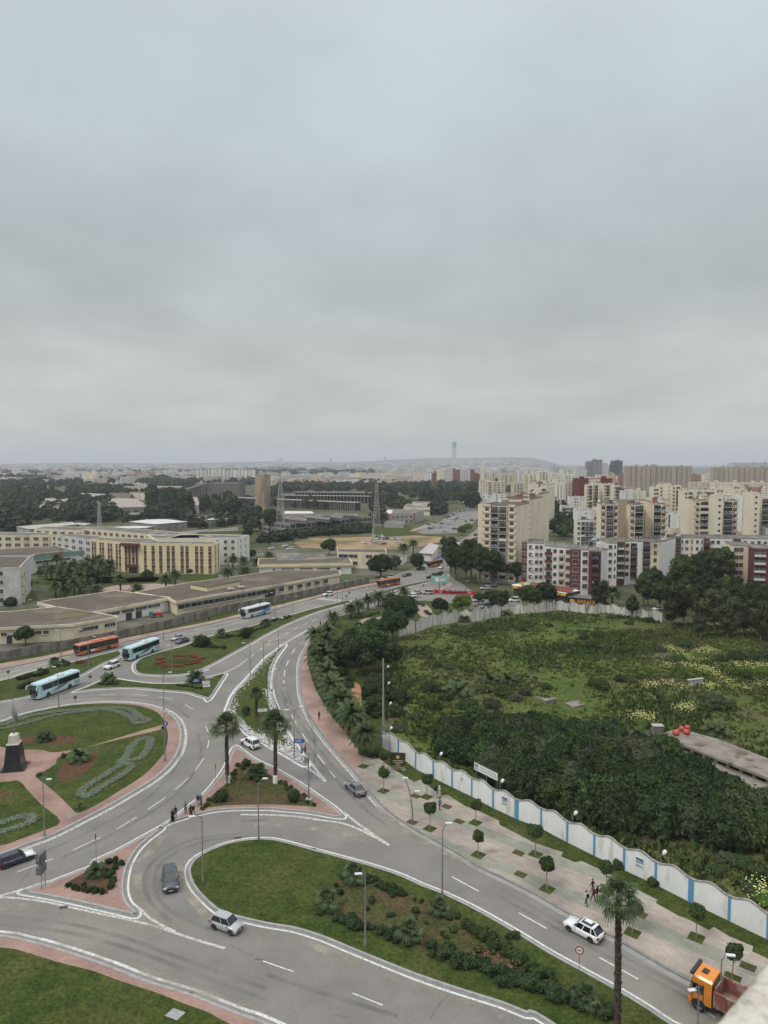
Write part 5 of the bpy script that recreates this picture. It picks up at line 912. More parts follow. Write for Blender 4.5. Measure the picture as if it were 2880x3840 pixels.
d,p=hall('l 560,522 800,550 1435,493 1335,480 1140,462 760,455',8.2,'long two storey concrete teaching building with glazed bays',nb=7,fl=2,ww_=5.0,wh=2.4)
facade(d,p[1],p[2],[((i+.5)/17,'win',5.2,2.5)for i in range(17)],.3,3.9,2); facade(d,p[1],p[2],[(i/17+.001,'strip',.6,8.2,0,m_conc)for i in range(18)],0,3,1,off=.4)
c=d.location
for s in('l 770,512 930,530 930,505 775,492','l 902,498 1105,518 1120,492 930,482','l 1010,488 1208,508 1215,486 1030,476','l 1135,478 1330,492 1330,472 1160,466'):
 q=[v-c for v in flat(gw(s,10.2))]; mb=MB(); mb.prism([(v.x,v.y)for v in ccw(q)],8.3,10.2); mb.build('roof_light',M('dull_glass',(.10,.10,.10),(.16,.155,.15),.3,.6),d); mb=MB(); mb.prism([(v.x,v.y)for v in offs(ccw(q),-.4,True)],10.2,10.4); mb.build('roof_light_cover',m_roofg,d)
hall('l 400,482 562,496 572,475 430,468',6,'small hall with white roof left of the lattice mast',m_cream,m_white2,par=0,over=.5); hall('l 760,470 985,468 970,452 770,450',10,'raised white roofed hall on the teaching building',m_beige,m_white2,par=0,over=.5)
hall('p 125,852 440,882 835,852 560,820 330,826',5.9,'low concrete hall with bright white corrugated roof in the campus',m_conc,m_white2,4,1,'win',1.6,1.6,edge=(1,2),par=0,over=.5); hall('p 905,802 1040,833 1332,815 1190,780',5.9,'second white roofed hall beside the garden palms',m_conc,m_white2,4,1,'win',3,1.6,edge=(1,2),par=0,over=.5); hall('p 0,930 310,930 408,912 180,905 -60,915',4,'small white roofed shed below the concrete hall',m_conc,m_white2,par=0,over=.3)
hall('p 100,750 245,750 245,742 105,740',5,'little white hut below the ribbed hall',m_whiter,m_roofg,2,1)
m_rib=M('ribbed_roof',(.36,.29,.25),(.27,.22,.19),.25,.9,fine=(.8,.25));
hall('m 365,775 455,782 500,716 440,700',6.5,'white canopied low building by the avenue',m_whiter,m_greyw,3,1,'win',1.6,1.5,par=0,over=.8)
hall('m 150,800 225,812 262,792 190,785',3.5,'small white house among the trees by the long wall',m_whiter,m_roofg,2,1,'win',1.2,1.2,par=0)
q_=Gp('m 415,866 455,862 548,806'); r=thing('site_fence','blue sheet fence at the avenue bend','fence',q_[0])
for i in range(2):a,b=q_[i],q_[i+1]; mb=MB(); wall_line(mb,[a-q_[0],b-q_[0]],.1,0,2.2); mb.build('panel',m_blue,r)
for s,l in(('p -260,668 10,676 358,668 205,565 -130,556','ribbed pinkish roofed hall among the trees, centre left'),('o 490,675 790,690 845,560 560,560','ribbed roofed hall among the trees at far left'),('p 890,622 985,657 1242,650 1000,546 905,548','ribbed roofed hall partly hidden by tall trees')):
 d,p=hall(s,7.5,l,m_conc,m_rib,par=.15,over=.4); c=d.location
 e0,e1,e2=p[0],p[-1],p[-2]; m=len(p); A_,B_=(p[1]if m>4 else p[0]),(p[2]if m>4 else p[1]);
 mb=MB()
 for i in range(9):
  t=(i+.5)/9; a,b=p[0].lerp(p[-1],t)-c,(p[-3]if m>4 else p[1]).lerp(p[-2],t)-c; u=(b-a); a,b=a+u*.06,b-u*.06; mb.tube([(a.x,a.y,7.75),(b.x,b.y,7.75)],.22,4)
 mb.build('roof_ribs',m_white2,d)
d,p=hall('p 120,490 330,505 330,485 150,482',9,'plain beige concrete box behind the ribbed hall',m_beige); hall('o 1345,520 1600,560 1640,500 1380,495',8,'plain tan concrete hall left of the ribbed roof',M('tan_conc',(.36,.29,.22),(.30,.245,.19),.4))
hall('o 0,548 1300,560 1310,545 0,530',3.2,'long low covered gallery crossing the campus gardens',m_conc,m_roofg,par=0,over=.5); hall('o 640,490 1310,515 1310,508 640,482',4,'long pale walkway roof beyond the cypress row',m_cream,m_white2,par=0,over=.4)
hall('m 85,545 235,548 238,532 110,525',3.2,'small grey service hut by the grass',m_greyw,m_roofg); d,p=hall('m 138,472 310,468 393,448 330,434 150,442',8.3,'grey and maroon two storey building near the avenue',m_greyw,m_roofg,5,2,'win',2,1.5); facade(d,p[1],p[2],[(.1,'strip',5,8.4,0,m_pinkw)],0,3,1); hall('m 95,462 138,472 150,440 112,440',8.2,'maroon end block with white roof',m_pinkw,m_white2,par=0,over=.2)
hall('m 235,420 440,425 440,395 260,395',7.4,'pale school building behind the grey and maroon one',m_beige,m_roofg,14,1,'win',1.4,1.6,z0=3); hall('m 300,388 440,390 440,378 310,376',10,'upper cream range of the pale school',m_cream,m_roofg,9,1,'arch',1.6,2)
def colonnade(s,h,label,n):
 p=flat(gw(s,h)); c=p[0]; r=thing('colonnade',label,'building',c); u=p[1]-p[0]; L_=u.length; u.normalize(); nn=Vector((-u.y,u.x,0)); ang=math.atan2(u.y,u.x); r.rotation_euler.z=ang
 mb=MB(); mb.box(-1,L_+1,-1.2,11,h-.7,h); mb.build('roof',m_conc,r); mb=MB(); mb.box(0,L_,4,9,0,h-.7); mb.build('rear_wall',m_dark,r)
 cm=MB().box(-.3,.3,-.5,1.0,0,h-.7).mesh('column',[m_conc])
 for i in range(n):inst('column',cm,r,(L_*(i+.5)/n,0,0))
colonnade('l 290,338 535,350',9,'left half of the long concrete colonnade, left of the tan tower',16); colonnade('l 610,352 1310,382',9,'right half of the long concrete colonnade, right of the tan tower',44); colonnade('l 745,325 1530,334',9,'second colonnaded gallery behind the long one',30); colonnade('l 830,300 1440,306',10,'farthest thin colonnaded gallery on the campus',24)
p=flat(gw('p 60,412 762,410',11.4)); c=p[0]; r=thing('arcade','long pale arcade of nine round arches beyond the trees','building',c); u=p[1]-p[0]; L_=u.length; r.rotation_euler.z=math.atan2(u.y,u.x); mb=MB(); mb.box(-1,L_+1,-.5,8,10.2,11.4); mb.build('deck',m_beige,r); aw=L_/9.6
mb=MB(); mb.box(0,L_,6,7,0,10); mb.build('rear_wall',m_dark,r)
am=MB(); n=12
for k in range(n):
 t0,t1=math.pi*k/n,math.pi*(k+1)/n; ra=aw*.44; x0,z0_,x1,z1=-math.cos(t0)*ra,math.sin(t0)*ra*.9+4.5,-math.cos(t1)*ra,math.sin(t1)*ra*.9+4.5; am.add([(x0,0,z0_),(x1,0,z1),(x1,0,10.2),(x0,0,10.2),(x0,1.5,z0_),(x1,1.5,z1),(x1,1.5,10.2),(x0,1.5,10.2)],[(0,1,2,3),(0,4,5,1),(4,7,6,5)])
am.box(-aw/2,-aw*.44,0,1.5,0,10.2); am.box(aw*.44,aw/2,0,1.5,0,10.2); am=am.mesh('arch',[m_beige])
for i in range(9):inst('arch',am,r,(aw*(i+.9),0,0))
p,h=gb(815,1075,375,1068,60,'p',.25); r=thing('auditorium','large grey concrete auditorium with sloping side and buttresses','building',p[0]); c=p[0]; q=[v-c for v in p]
mb=MB(); mb.add([(q[0].x,q[0].y,0),(q[1].x,q[1].y,0),(q[2].x,q[2].y,0),(q[3].x,q[3].y,0),(q[0].x,q[0].y,h*.55),(q[1].x,q[1].y,h),(q[2].x,q[2].y,h),(q[3].x,q[3].y,h*.55)],[(0,1,5,4),(1,2,6,5),(2,3,7,6),(3,0,4,7),(4,5,6,7)]); m_dc=M('dark_concrete',(.17,.163,.15),(.12,.115,.105),.1,.9,stretch=(1,1,.3),fine=(1,.12)); mb.build('wall',m_dc,r)
u=(q[1]-q[0]).normalized(); n=Vector((u.y,-u.x,0)); mb=MB()
for i in range(7):a=q[0].lerp(q[1],(i+.5)/7)+n*1.2; hh=h*(.55+.45*(i+.5)/7); mb.box(a.x-.8,a.x+.8,a.y-1.5,a.y+1.5,0,hh)
mb.build('buttress',m_dc,r)
p2_,h2=gb(1078,1480,372,1075,40,'p',-.05); c=r.location; mb=MB(); mb.prism([(v.x-c.x,v.y-c.y)for v in ccw(p2_)],0,h2); mb.build('rear_block',m_dc,r)
a=P1('q 193,705'); b=P1('q 303,712'); p=rectpts(a,b,9); r=thing('concrete_tower','tall slab like tan concrete water tower with dark streaks at its top','tower',a)
m_tan=M('tan_tower',(.42,.32,.22),(.36,.275,.195),.2,.95,c3=(.20,.165,.13),s3=.09,f3=.6,stretch=(1,1,.25),fine=(1,.1)); hT=height_at(a,1700+262*A3); prism(r,p,0,hT*.93,m_tan,'shaft'); prism(r,p,hT*.93,hT,m_conc,'cap')
c=r.location; mb=MB(); u=(b-a).normalized()
for i in range(2,12):z=hT*i/12.5; q0=a-c; mb.tube([(q0.x,q0.y-.03,z),(b.x-c.x,b.y-c.y-.03,z)],.12,4)
mb.build('shuttering_lines',m_conc,r)
def mast(s,ytop,w0,label,tint,th=1.):
 a=P1(s); h=height_at(a,ytop); r=thing('lattice_mast',label,'mast',a); mb=MB(); n=14
 def cr(i):f=i/n; w=w0*(1-f)**.8*.5+.45*th; z=h*f*.97; return[(w,w,z),(-w,w,z),(-w,-w,z),(w,-w,z)]
 for i in range(n):
  A_,B_=cr(i),cr(i+1)
  for k in range(4):mb.tube([A_[k],B_[k]],.10*th,4); mb.tube([A_[k],B_[(k+1)%4]],.06*th,4); mb.tube([A_[(k+1)%4],B_[k]],.06*th,4); mb.tube([B_[k],B_[(k+1)%4]],.06,4)
 mb.build('lattice',tint,r); mb=MB()
 for k in range(5):an=k*1.26; z=h*(.9+.015*k); mb.box(math.cos(an)*1.1-.2,math.cos(an)*1.1+.2,math.sin(an)*1.1-.15,math.sin(an)*1.1+.15,z,z+2)
 mb.tube([(0,0,h*.95),(0,0,h)],.08,5); mb.build('antennas',m_greyw,r)
m_mast=M('galvanised',(.50,.50,.50),(.40,.39,.38),1,.6,metal=.2)
mast('l 732,622',1700+188*A2,5.5,'tall lattice radio mast in front of the teaching building',m_mast); mast('l 1478,572',1700+235*A2,5,'lattice radio mast at the right end of the teaching building',m_mast); mast('l 1452,742',1700+470*A2,1.0,'slim guyed mast standing by the dirt lot',m_mast,.5); mast('k 775,600',1700+380*A2,2.0,'slim lattice mast with stays above the dormitories',m_mast)
def tower(name,label,a,bx,cx,h,yaw,fl,segs,wall=m_beige,band=None,depth=13,clutter=6,fh=2.85,roof=m_roof,side='right',group=None,z0=None):
 """segs: list of bays (t,kind,w,h..) on the front"""
 A,B,C_,D_=place(a,bx,h,yaw,depth,cx); pts=[A,B,C_,D_]; d=bld(name,label,pts,h,wall,roof,.6,band or wall,'apartment block',clutter=clutter,group=group); z0=h-fl*fh-.3 if z0 is None else z0
 facade(d,A,B,segs,z0,fh,fl,trim=wall)
 if band:
  u=(B-A); L_=u.length; u.normalize(); n=Vector((u.y,-u.x,0)); c=d.location; rz=math.atan2(u.y,u.x)
  bm_=MB(); bw=L_*.25; bm_.box(-bw/2,bw/2,-.28,.02,0,1.05,0); bm_.box(-bw/2+.25,bw/2-.2,-.34,-.28,.12,.85,1)
  bm_.add([(-bw/2+.25,-.34,.85),(bw/2-.2,-.34,.85),(bw/2-.5,-.34,1.0),(-bw/2+.5,-.34,1.0)],[(0,1,2,3)],1); bmm=bm_.mesh('band',[band,wall])
  for f in range(fl+1):
   for t in(.13,.87):v=A+u*L_*t-c; inst('spandrel_band',bmm,d,(v.x,v.y,z0+f*fh-.15),rz)
 return d,pts
S=lambda reg,x,y=0:R_(reg,x,y)
yw=math.radians(-25)
LOGB=[(.13,'shut',1.7,1.35),(.37,'logd',3.0,2.6,.1),(.62,'logd',3.0,2.6,.1),(.87,'shut',1.7,1.35)]
def band_slit(d,pts):pass
tower('tower_block','nearest tall beige tower block with taupe bands and dark loggias',S('m',852,404),S('m',1112)[0],S('m',1216)[0],32.5,yw,11,LOGB,m_beige,m_taupe,13,3)
A,B,C_,D_=place(S('m',815,402),S('m',853)[0],32.5,yw,13); bld('tower_wing','blank beige wing on the left of the nearest tower block',[A,B,C_,D_],32.4,m_cream,par=.5,cat='apartment block')
gt='beige tower blocks receding along the avenue'
for i,(x,y,bx,cx)in enumerate(((265,570,628,782),(430,508,732,862),(610,430,842,932),(600,392,760,928),(640,372,840,925))):
 tower('tower_block',['second','third','fourth','fifth','sixth'][i]+' beige tower block of the row behind the nearest one',S('s',x,y),S('s',bx)[0],S('s',cx)[0],32.5,yw,11,[(.2,'shut',1.7,1.3),(.8,'logm',3,2.5,.1)]if i<3 else[],m_beige,m_taupe if i<2 else None,14,7,group=gt)
gA='banded beige towers of the middle group'
bayA=[(.25,'shut',1.6,1.3),(.62,'logd',3.4,2.5,.1)]
for i,(x0,x1,y,cx,sg,bnd)in enumerate(((132,292,466,392,[(.14,'shut',1.5,1.3),(.5,'logd',3.0,2.5,.1),(.85,'shut',1.5,1.3)],m_taupe),(398,520,470,545,[(.2,'shut',1.6,1.3),(.68,'logd',3.3,2.5,.1),(.95,'vent',.5,.8)],m_taupe),(615,742,465,776,[(.25,'logd',3.0,2.5,.1),(.72,'shut',1.6,1.3)],m_taupe))):
 tower('tower_block',['left','middle','right'][i]+' banded beige tower of the middle group with dark loggias',S('t',x0,y),S('t',x1)[0],S('t',cx)[0],32.5,math.radians(-8 if i!=1 else-12),11,sg,m_beige,bnd,12,6)
A,B,C_,D_=place(S('t',543,462),S('t',616)[0],32.5,math.radians(-5),10); bld('tower_wing','plain cream wall block between the banded towers',[A,B,C_,D_],32.6,m_cream,cat='apartment block')
q_,h_=gb(285,575,436,330,8,'t',math.radians(-5)); bld('lift_house','brownish rooftop lift housing over the middle banded towers',q_,h_,m_tan,cat='rooftop building')
for i,(x0,x1,y,cx,sg,lab)in enumerate(((985,1115,432,None,[(.25,'shut',1.6,1.2),(.72,'logd',4,2.4,.1)],'first bay'),(1118,1172,425,None,[(.5,'vent',1.4,.7)],'stair bay'),(1175,1250,392,None,[(.6,'vent',1.0,1.0)],'taller lift bay'),(1252,1385,432,1425,[(.3,'logd',4,2.4,.1),(.78,'shut',2,1.3)],'right bay'),(1428,1518,405,None,[(.15,'logm',2,2.4,.1),(.7,'vent',1.6,.7)],'further bay'),(1520,1588,370,None,[(.5,'vent',1.0,1.0)],'second lift bay'),(1588,1700,405,None,[(.45,'logd',4,2.4,.1)],'rightmost bay'))):
 tower('tower_block',lab+' of the big white and beige tower at the right',S('t',x0,y),S('t',x1)[0],S('t',cx)[0]if cx else None,32.5 if y>395 else 35,math.radians(-6),9,sg,m_beige if i!=4 else m_whiter,m_taupe if i in(0,3)else None,13,4 if i in(0,3)else 1)
A,B,C_,D_=place(S('t',935,430),S('t',986)[0],32.5,math.radians(-6),13); bld('tower_wing','blank rosy beige end wall of the right hand tower',[A,B,C_,D_],32.5,m_tan if False else m_beige,cat='apartment block')
mid=[(612,665,315,None,'t',32,'win'),(668,738,300,None,'t',32,'log'),(740,775,285,None,'t',34,'v'),(776,868,300,None,'t',32,'log'),(885,985,350,1005,'t',30,'log'),(1005,1175,345,None,'t',30,'mixr'),(1180,1260,325,None,'t',31,'win'),(1262,1345,310,None,'t',31,'v'),(1348,1470,335,None,'t',30,'log'),(0,55,290,None,'t',31,'log'),(58,105,285,None,'t',31,'log'),(112,150,280,None,'t',31,'v'),(152,215,285,None,'t',31,'log'),(216,245,285,None,'t',31,'v'),(248,302,300,None,'t',31,'log')]
for i,(x0,x1,y,cx,rg,h,k)in enumerate(mid):
 sg={'win':[(.3,'mix',1.6,1.3),(.7,'mix',1.6,1.3)],'log':[(.25,'shut',1.5,1.3),(.65,'logd',3,2.4,.1)],'v':[(.5,'vent',1,.8)],'mixr':[(.12,'logd',2.6,2.4,.1),(.3,'shut',1.5,1.3),(.5,'logm',2.6,2.4,.1),(.75,'shut',1.5,1.3),(.92,'shut',1.5,1.3)]}[k]
 tower('apartment_tower','cream apartment tower bay, %s from the left in the %s middle distance cluster'%(ORD[i if i<9 else i-9],'right' if i<9 else 'left'),S(rg,x0,y),S(rg,x1)[0],None,h,math.radians(-6),9,sg,m_beige,None,12,2,group='cream apartment towers in the middle distance')
low=[('s',1110,548,1328,None,17.5,'white low block with small windows, left of the middle towers',m_whiter,[(.35,'win',1.4,1.3),(.48,'win',1,1.3)]),('s',1015,665,1190,None,17.5,'white five storey block with loggia column, behind the trees',m_whiter,[(.2,'logm',2.6,2.3,.1),(.45,'logm',2.6,2.3,.1),(.75,'logm',3,2.3,.1)]),('s',1190,710,1510,None,18.0,'white five storey block with plain wall right of the loggia one',m_whiter,[(.4,'win',.9,.8),(.85,'mixw',1.4,1.3)]),('s',1205,840,1520,None,16.5,'white block with dark loggias just behind the red and white block',m_whiter,[(.08,'mixw',1.5,1.4),(.27,'logd',2.8,2.4,.1),(.42,'logd',2.8,2.4,.1),(.56,'logd',2.8,2.4,.1),(.75,'shut',1.5,1.4),(.92,'shut',1.5,1.4)]),('s',868,575,1015,None,17,'little cream block beside the receding towers',m_beige,[(.15,'logd',2.6,2.4,.1),(.5,'mix',1.5,1.3),(.8,'mix',1.5,1.3)]),('t',738,552,790,None,17,'narrow white block between the tower groups',m_whiter,[(.5,'logm',2.6,2.3,.1)]),('t',790,560,930,None,17,'white gabled end block between the tower groups',m_whiter,[(.5,'mixw',1.4,1.3),(.85,'logd',2.2,2.3,.1)]),('t',738,470,885,None,17,'grey cream block in the gap of the tower groups',m_beige,[(.2,'logm',2.6,2.3,.1),(.6,'mix',1.4,1.3),(.85,'mix',1.4,1.3)]),('t',780,712,1100,None,16,'long low pale roofed block in front of the right towers',m_cream,[(.1,'mixw',1.4,1.3)]),('t',1100,725,1420,None,16,'low roofed range with cluttered terrace at the right',m_cream,[]),('t',1410,668,1640,None,17,'white walled block right of the big tower',m_whiter,[(.2,'mixw',1.2,1.2),(.6,'mixw',1.2,1.2)]),('t',1640,690,1800,None,17,'white block at the right edge',m_whiter,[]),('s',1150,420,1265,None,13,'small white villa block in the distance',m_whiter,[(.3,'win',1.4,1.2),(.7,'win',1.4,1.2)]),('s',975,470,1100,None,11,'white villa with roof terrace left of the small villa block',m_whiter,[(.3,'win',1.4,1.2),(.7,'win',1.4,1.2)]),('s',1100,470,1250,None,11,'beige villa with arched windows',m_beige,[(.3,'win',1.4,1.2),(.7,'win',1.4,1.2)]),('t',300,345,430,None,14,'low pale block beneath the huge slab',m_whiter,[(.5,'win',1.4,1.2)]),('t',430,345,545,None,14,'second low pale block beneath the huge slab',m_beige,[(.5,'win',1.4,1.2)]),('t',0,415,165,None,16,'flat white roofs at the left of the middle group',m_whiter,[(.5,'mixw',1.4,1.3)]),('t',575,415,665,None,16,'small pale block right of the middle trees',m_whiter,[(.3,'win',1.4,1.3),(.7,'win',1.4,1.3)]),('m',825,330,930,None,11,'white villa beside the avenue, left one',m_whiter,[(.3,'win',1.6,1.3),(.7,'win',1.6,1.3)]),('m',930,315,1032,None,12,'white villa beside the avenue, right one',m_whiter,[(.3,'win',1.6,1.3),(.7,'win',1.6,1.3)]),('m',822,365,925,None,8,'low white house in front of the villas',m_whiter,[(.5,'win',1.6,1.3)]),('m',660,340,780,None,7,'pale low pavilion roofs beside the dark tree avenue',m_whiter,[(.3,'win',1.6,1.3),(.7,'win',1.6,1.3)]),('m',1375,365,1462,None,15,'cream block with a dark loggia beside the tall tower row',m_beige,[(.2,'logd',2.6,2.4,.1),(.7,'mix',1.4,1.3)])]
for rg,x,y,bx,cx,h,lab,wm,sg in low:
 fl=max(2,int(h/3.0)); A,B,C_,D_=place(S(rg,x,y),S(rg,bx)[0],h,math.radians(-8),14); d=bld('pale_block',lab,[A,B,C_,D_],h,wm,m_roofg,.5,cat='apartment block',clutter=3)
 if sg:facade(d,A,B,sg,h-fl*2.95-.2,2.95,fl,trim=wm)
def wing(root,a,bx,h,yaw,depth,wall,bays,fl=5,fh=3.0,cx=None,z1=None,z0=None,first=False):
 A,B,C_,D_=place(a,bx,h,yaw,depth,cx); pts=[A,B,C_,D_]
 if first:root.location=(A.x,A.y,0)
 prism(root,pts,0,h,wall); roof_on(root,pts,h,m_roofg,.45,m_conc); facade(root,A,B,bays,(h-fl*fh-.2)if z0 is None else z0,fh,fl,trim=wall); return pts
BR=m_maroon
b1=thing('apartment_block','red and white five storey block with shuttered windows above the corner restaurant','apartment block')
ya=math.radians(-13)
SH2=lambda:[(.5,'shut',1.5,1.5)]
wing(b1,S('m',1155,690),S('m',1197)[0],18,math.radians(-50),10,BR,[(.3,'half',1.2,1.5),(.8,'half',1.0,1.5)],first=True)
wing(b1,S('m',1197,700),S('m',1332)[0],18,ya,14,m_whiter,[(.2,'half',1.3,1.5),(.27,'ac',1,1,1.2),(.55,'half',1.2,1.5),(.8,'shut',1.2,1.5)])
wing(b1,S('m',1332,722),S('m',1394)[0],18.0,ya,14,m_whiter,[(.5,'balc',2.8,2.2,.1,BR)])
wing(b1,S('m',1394,730),S('m',1492)[0],18,ya,14,m_whiter,[(.2,'half',1.2,1.5),(.7,'balc',2.4,2.2,.1,m_cream)])
wing(b1,S('m',1492,738),S('m',1535)[0],18,ya,14,m_whiter,[(.5,'shut',1.5,1.6)])
wing(b1,S('m',1532,748),S('m',1615)[0],18,ya,14,BR,[(.5,'mix',2.1,1.7,.9,m_cream)])
wing(b1,S('m',1615,752),S('n',272)[0],18,ya,14,m_whiter,[(.5,'half',1.8,1.6),(.9,'ac',1,1,1)])
wing(b1,S('n',270,762),S('n',362)[0],18,ya,12,BR,[(.5,'logd',2.4,2.2,.4,BR)],cx=S('n',416)[0])
wing(b1,S('n',362,757),S('n',414)[0],18,math.radians(45),3,m_whiter,[])
b2=thing('apartment_block','white and maroon five storey block with a blank white end wall','apartment block')
yb=math.radians(-4)
wing(b2,S('n',412,700),S('n',486)[0],17.8,yb,14,m_whiter,[(.3,'mixw',1.3,1.5),(.8,'vent',.6,1.5)],first=True)
wing(b2,S('n',486,690),S('n',548)[0],17.9,yb,14,BR,[(.45,'arch',2.4,2.1,.3,m_whiter)])
wing(b2,S('n',548,688),S('n',592)[0],17.8,yb,14,m_whiter,[(.4,'mix',1.5,1.6)])
wing(b2,S('n',590,684),S('n',650)[0],17.9,yb,14,m_whiter,[(.45,'logm',2.8,2.2,.2,BR)])
wing(b2,S('n',650,690),S('n',688)[0],17.8,yb,14,m_whiter,[])
wing(b2,S('n',686,688),S('n',747)[0],17.9,yb,14,BR,[(.45,'logG',2.6,2.1,.3,BR)])
wing(b2,S('n',745,690),S('n',815)[0],17.9,yb,14,m_cream,[(.55,'half',1.3,1.6)],cx=S('n',942)[0])
wing(b2,S('n',815,689),S('n',941)[0],17.8,math.radians(48),3,m_whiter,[])
b3=thing('apartment_block','long white and maroon block running behind the big trees','apartment block')
first=True
for x0,x1,wm,bays in((940,985,BR,[(.5,'win',1.5,2.0)]),(985,1048,m_whiter,[(.15,'shut',.6,1.5),(.7,'mixw',1.3,1.4)]),(1048,1088,m_cream,[(.5,'shut',.6,1.8)]),(1088,1160,m_whiter,[(.3,'shut',1.1,1.5),(.8,'shut',.6,1.5)]),(1160,1205,BR,[(.5,'logd',2.4,2.2,.2,BR)]),(1205,1290,m_whiter,[(.3,'half',1.4,1.4),(.8,'mixw',1.4,1.4)]),(1290,1390,m_whiter,[(.5,'mix',1.4,1.4)]),(1390,1450,BR,[(.5,'logd',2.6,2.2,.2,BR)]),(1450,1560,m_whiter,[(.3,'mix',1.4,1.5),(.8,'win',1.4,1.2)]),(1560,1659,m_whiter,[(.3,'mix',1.4,1.5),(.8,'win',1.4,1.2)]),(1659,1800,m_whiter,[(.5,'mix',1.4,1.5)])):
 wing(b3,S('n',x0,660+(x0-940)*.012),S('n',x1)[0],17.6,yb,14,wm,bays,first=first); first=False
b4=thing('apartment_block','cream, white and maroon block at the right edge above the gum trees','apartment block')
wing(b4,S('n',1378,720),S('n',1545)[0],17.8,math.radians(-16),13,m_cream,[(.22,'win',1.7,1.7,.9,m_cream),(.45,'shut',1.5,1.7),(.85,'shut',1.0,1.6)],first=True); wing(b4,S('n',1543,740),S('n',1700)[0],17.9,math.radians(-16),13,BR,[(.22,'arch',1.7,2.0,.3,m_whiter),(.5,'arch',1.7,2.0,.3,m_whiter)])
for s,l,mt in(('n 325,672','teal rooftop tank on the white and maroon block',M('tank_teal',(.05,.30,.26))),('n 305,675','grey rooftop tank beside the teal one',M('tank_grey',(.35,.36,.37),rough=.5)),('n 848,675','grey rooftop tank above the blank end wall',M('tank_grey',(0,0,0))),('n 1262,632','grey rooftop tank on the rear block, left one',M('tank_grey',(0,0,0))),('n 960,645','grey rooftop tank on the rear block, far left one',M('tank_grey',(0,0,0))),('n 340,720','white square chimney on the corner block',m_whiter)):
 a=G(*px(s)[0],18.6); mb=MB(); mb.tube([(-1.1,0,.7),(-1,0,.7),(1,0,.7),(1.1,0,.7)],[.4,.65,.65,.4],12); mb.box(-.8,-.5,-.4,.4,0,.35); mb.box(.5,.8,-.4,.4,0,.35)
 if 'chimney' in l:mb=MB(); mb.box(-.4,.4,-.4,.4,0,1.5); mb.box(-.5,.5,-.5,.5,1.5,1.7)
 tag(mb.build('rooftop_tank' if 'tank' in l else 'chimney',mt,None,(a.x,a.y,18.0)),l,'tank' if 'tank' in l else 'chimney')
def gridmat(name,wall,win,pu,pz,fw=.45,fh_=.45,vary=.6,band=None,wall2=None):
 m=bpy.data.materials.new(name); m.use_nodes=True; t=m.node_tree; N=t.nodes.new; K=t.links.new; b=t.nodes['Principled BSDF']; b.inputs['Roughness'].default_value=.85; b.inputs['Specular IOR Level'].default_value=.15
 cd=N('ShaderNodeTexCoord'); s=N('ShaderNodeSeparateXYZ'); K(cd.outputs['Object'],s.inputs[0])
 def ma(op,a,bb=None):
  n=N('ShaderNodeMath'); n.operation=op
  for i,v in((0,a),(1,bb)):
   if v is None:continue
   if isinstance(v,(int,float)):n.inputs[i].default_value=v
   else:K(v,n.inputs[i])
  return n.outputs[0]
 u=ma('DIVIDE',ma('ADD',s.outputs['X'],s.outputs['Y']),pu); z=ma('DIVIDE',s.outputs['Z'],pz); fu,fz=ma('FRACT',u),ma('FRACT',z)
 mask=ma('MULTIPLY',ma('COMPARE',fu,.5),ma('COMPARE',fz,.5))
 for nn in[n for n in t.nodes if n.type=='MATH' and n.operation=='COMPARE']:nn.inputs[2].default_value=fw/2
 list(n for n in t.nodes if n.type=='MATH' and n.operation=='COMPARE')[-1].inputs[2].default_value=fh_/2
 cv=N('ShaderNodeCombineXYZ'); K(ma('FLOOR',u),cv.inputs[0]); K(ma('FLOOR',z),cv.inputs[1]); wn=N('ShaderNodeTexWhiteNoise'); wn.noise_dimensions='3D'; K(cv.outputs[0],wn.inputs['Vector'])
 wc=N('ShaderNodeMix'); wc.data_type='RGBA'; K(ma('MULTIPLY',wn.outputs['Value'],vary),wc.inputs[0]); wc.inputs[6].default_value=win+(1,); wc.inputs[7].default_value=(wall[0]*.75,wall[1]*.7,wall[2]*.65,1)
 geo=N('ShaderNodeNewGeometry'); sn=N('ShaderNodeSeparateXYZ'); K(geo.outputs['Normal'],sn.inputs[0]); side=ma('LESS_THAN',sn.outputs['Z'],.5)
 base=N('ShaderNodeMix'); base.data_type='RGBA'; base.inputs[6].default_value=wall+(1,); base.inputs[7].default_value=(wall2 or wall)+(1,)
 if wall2:w2=N('ShaderNodeTexWhiteNoise'); w2.noise_dimensions='1D'; K(ma('FLOOR',ma('DIVIDE',u,3)),w2.inputs['W']); K(ma('GREATER_THAN',w2.outputs['Value'],.6),base.inputs[0])
 else:base.inputs[0].default_value=0
 oi=N('ShaderNodeObjectInfo'); hs=N('ShaderNodeHueSaturation'); mr_=N('ShaderNodeMapRange'); K(oi.outputs['Random'],mr_.inputs[0]); mr_.inputs[3].default_value=.82; mr_.inputs[4].default_value=1.1; K(mr_.outputs[0],hs.inputs['Value']); K(base.outputs[2],hs.inputs['Color'])
 rf=N('ShaderNodeMix'); rf.data_type='RGBA'; K(side,rf.inputs[0]); rf.inputs[6].default_value=(.27,.23,.19,1); K(hs.outputs[0],rf.inputs[7])
 fin=N('ShaderNodeMix'); fin.data_type='RGBA'; K(ma('MULTIPLY',mask,side),fin.inputs[0]); K(rf.outputs[2],fin.inputs[6]); K(wc.outputs[2],fin.inputs[7]); K(fin.outputs[2],b.inputs['Base Color']); return m
g_cream=gridmat('facade_cream',(.72,.65,.52),(.10,.09,.08),3.4,3.0,.42,.5,.5)
g_white=gridmat('facade_white',(.78,.76,.71),(.11,.11,.11),3.6,3.0,.45,.5,.4)
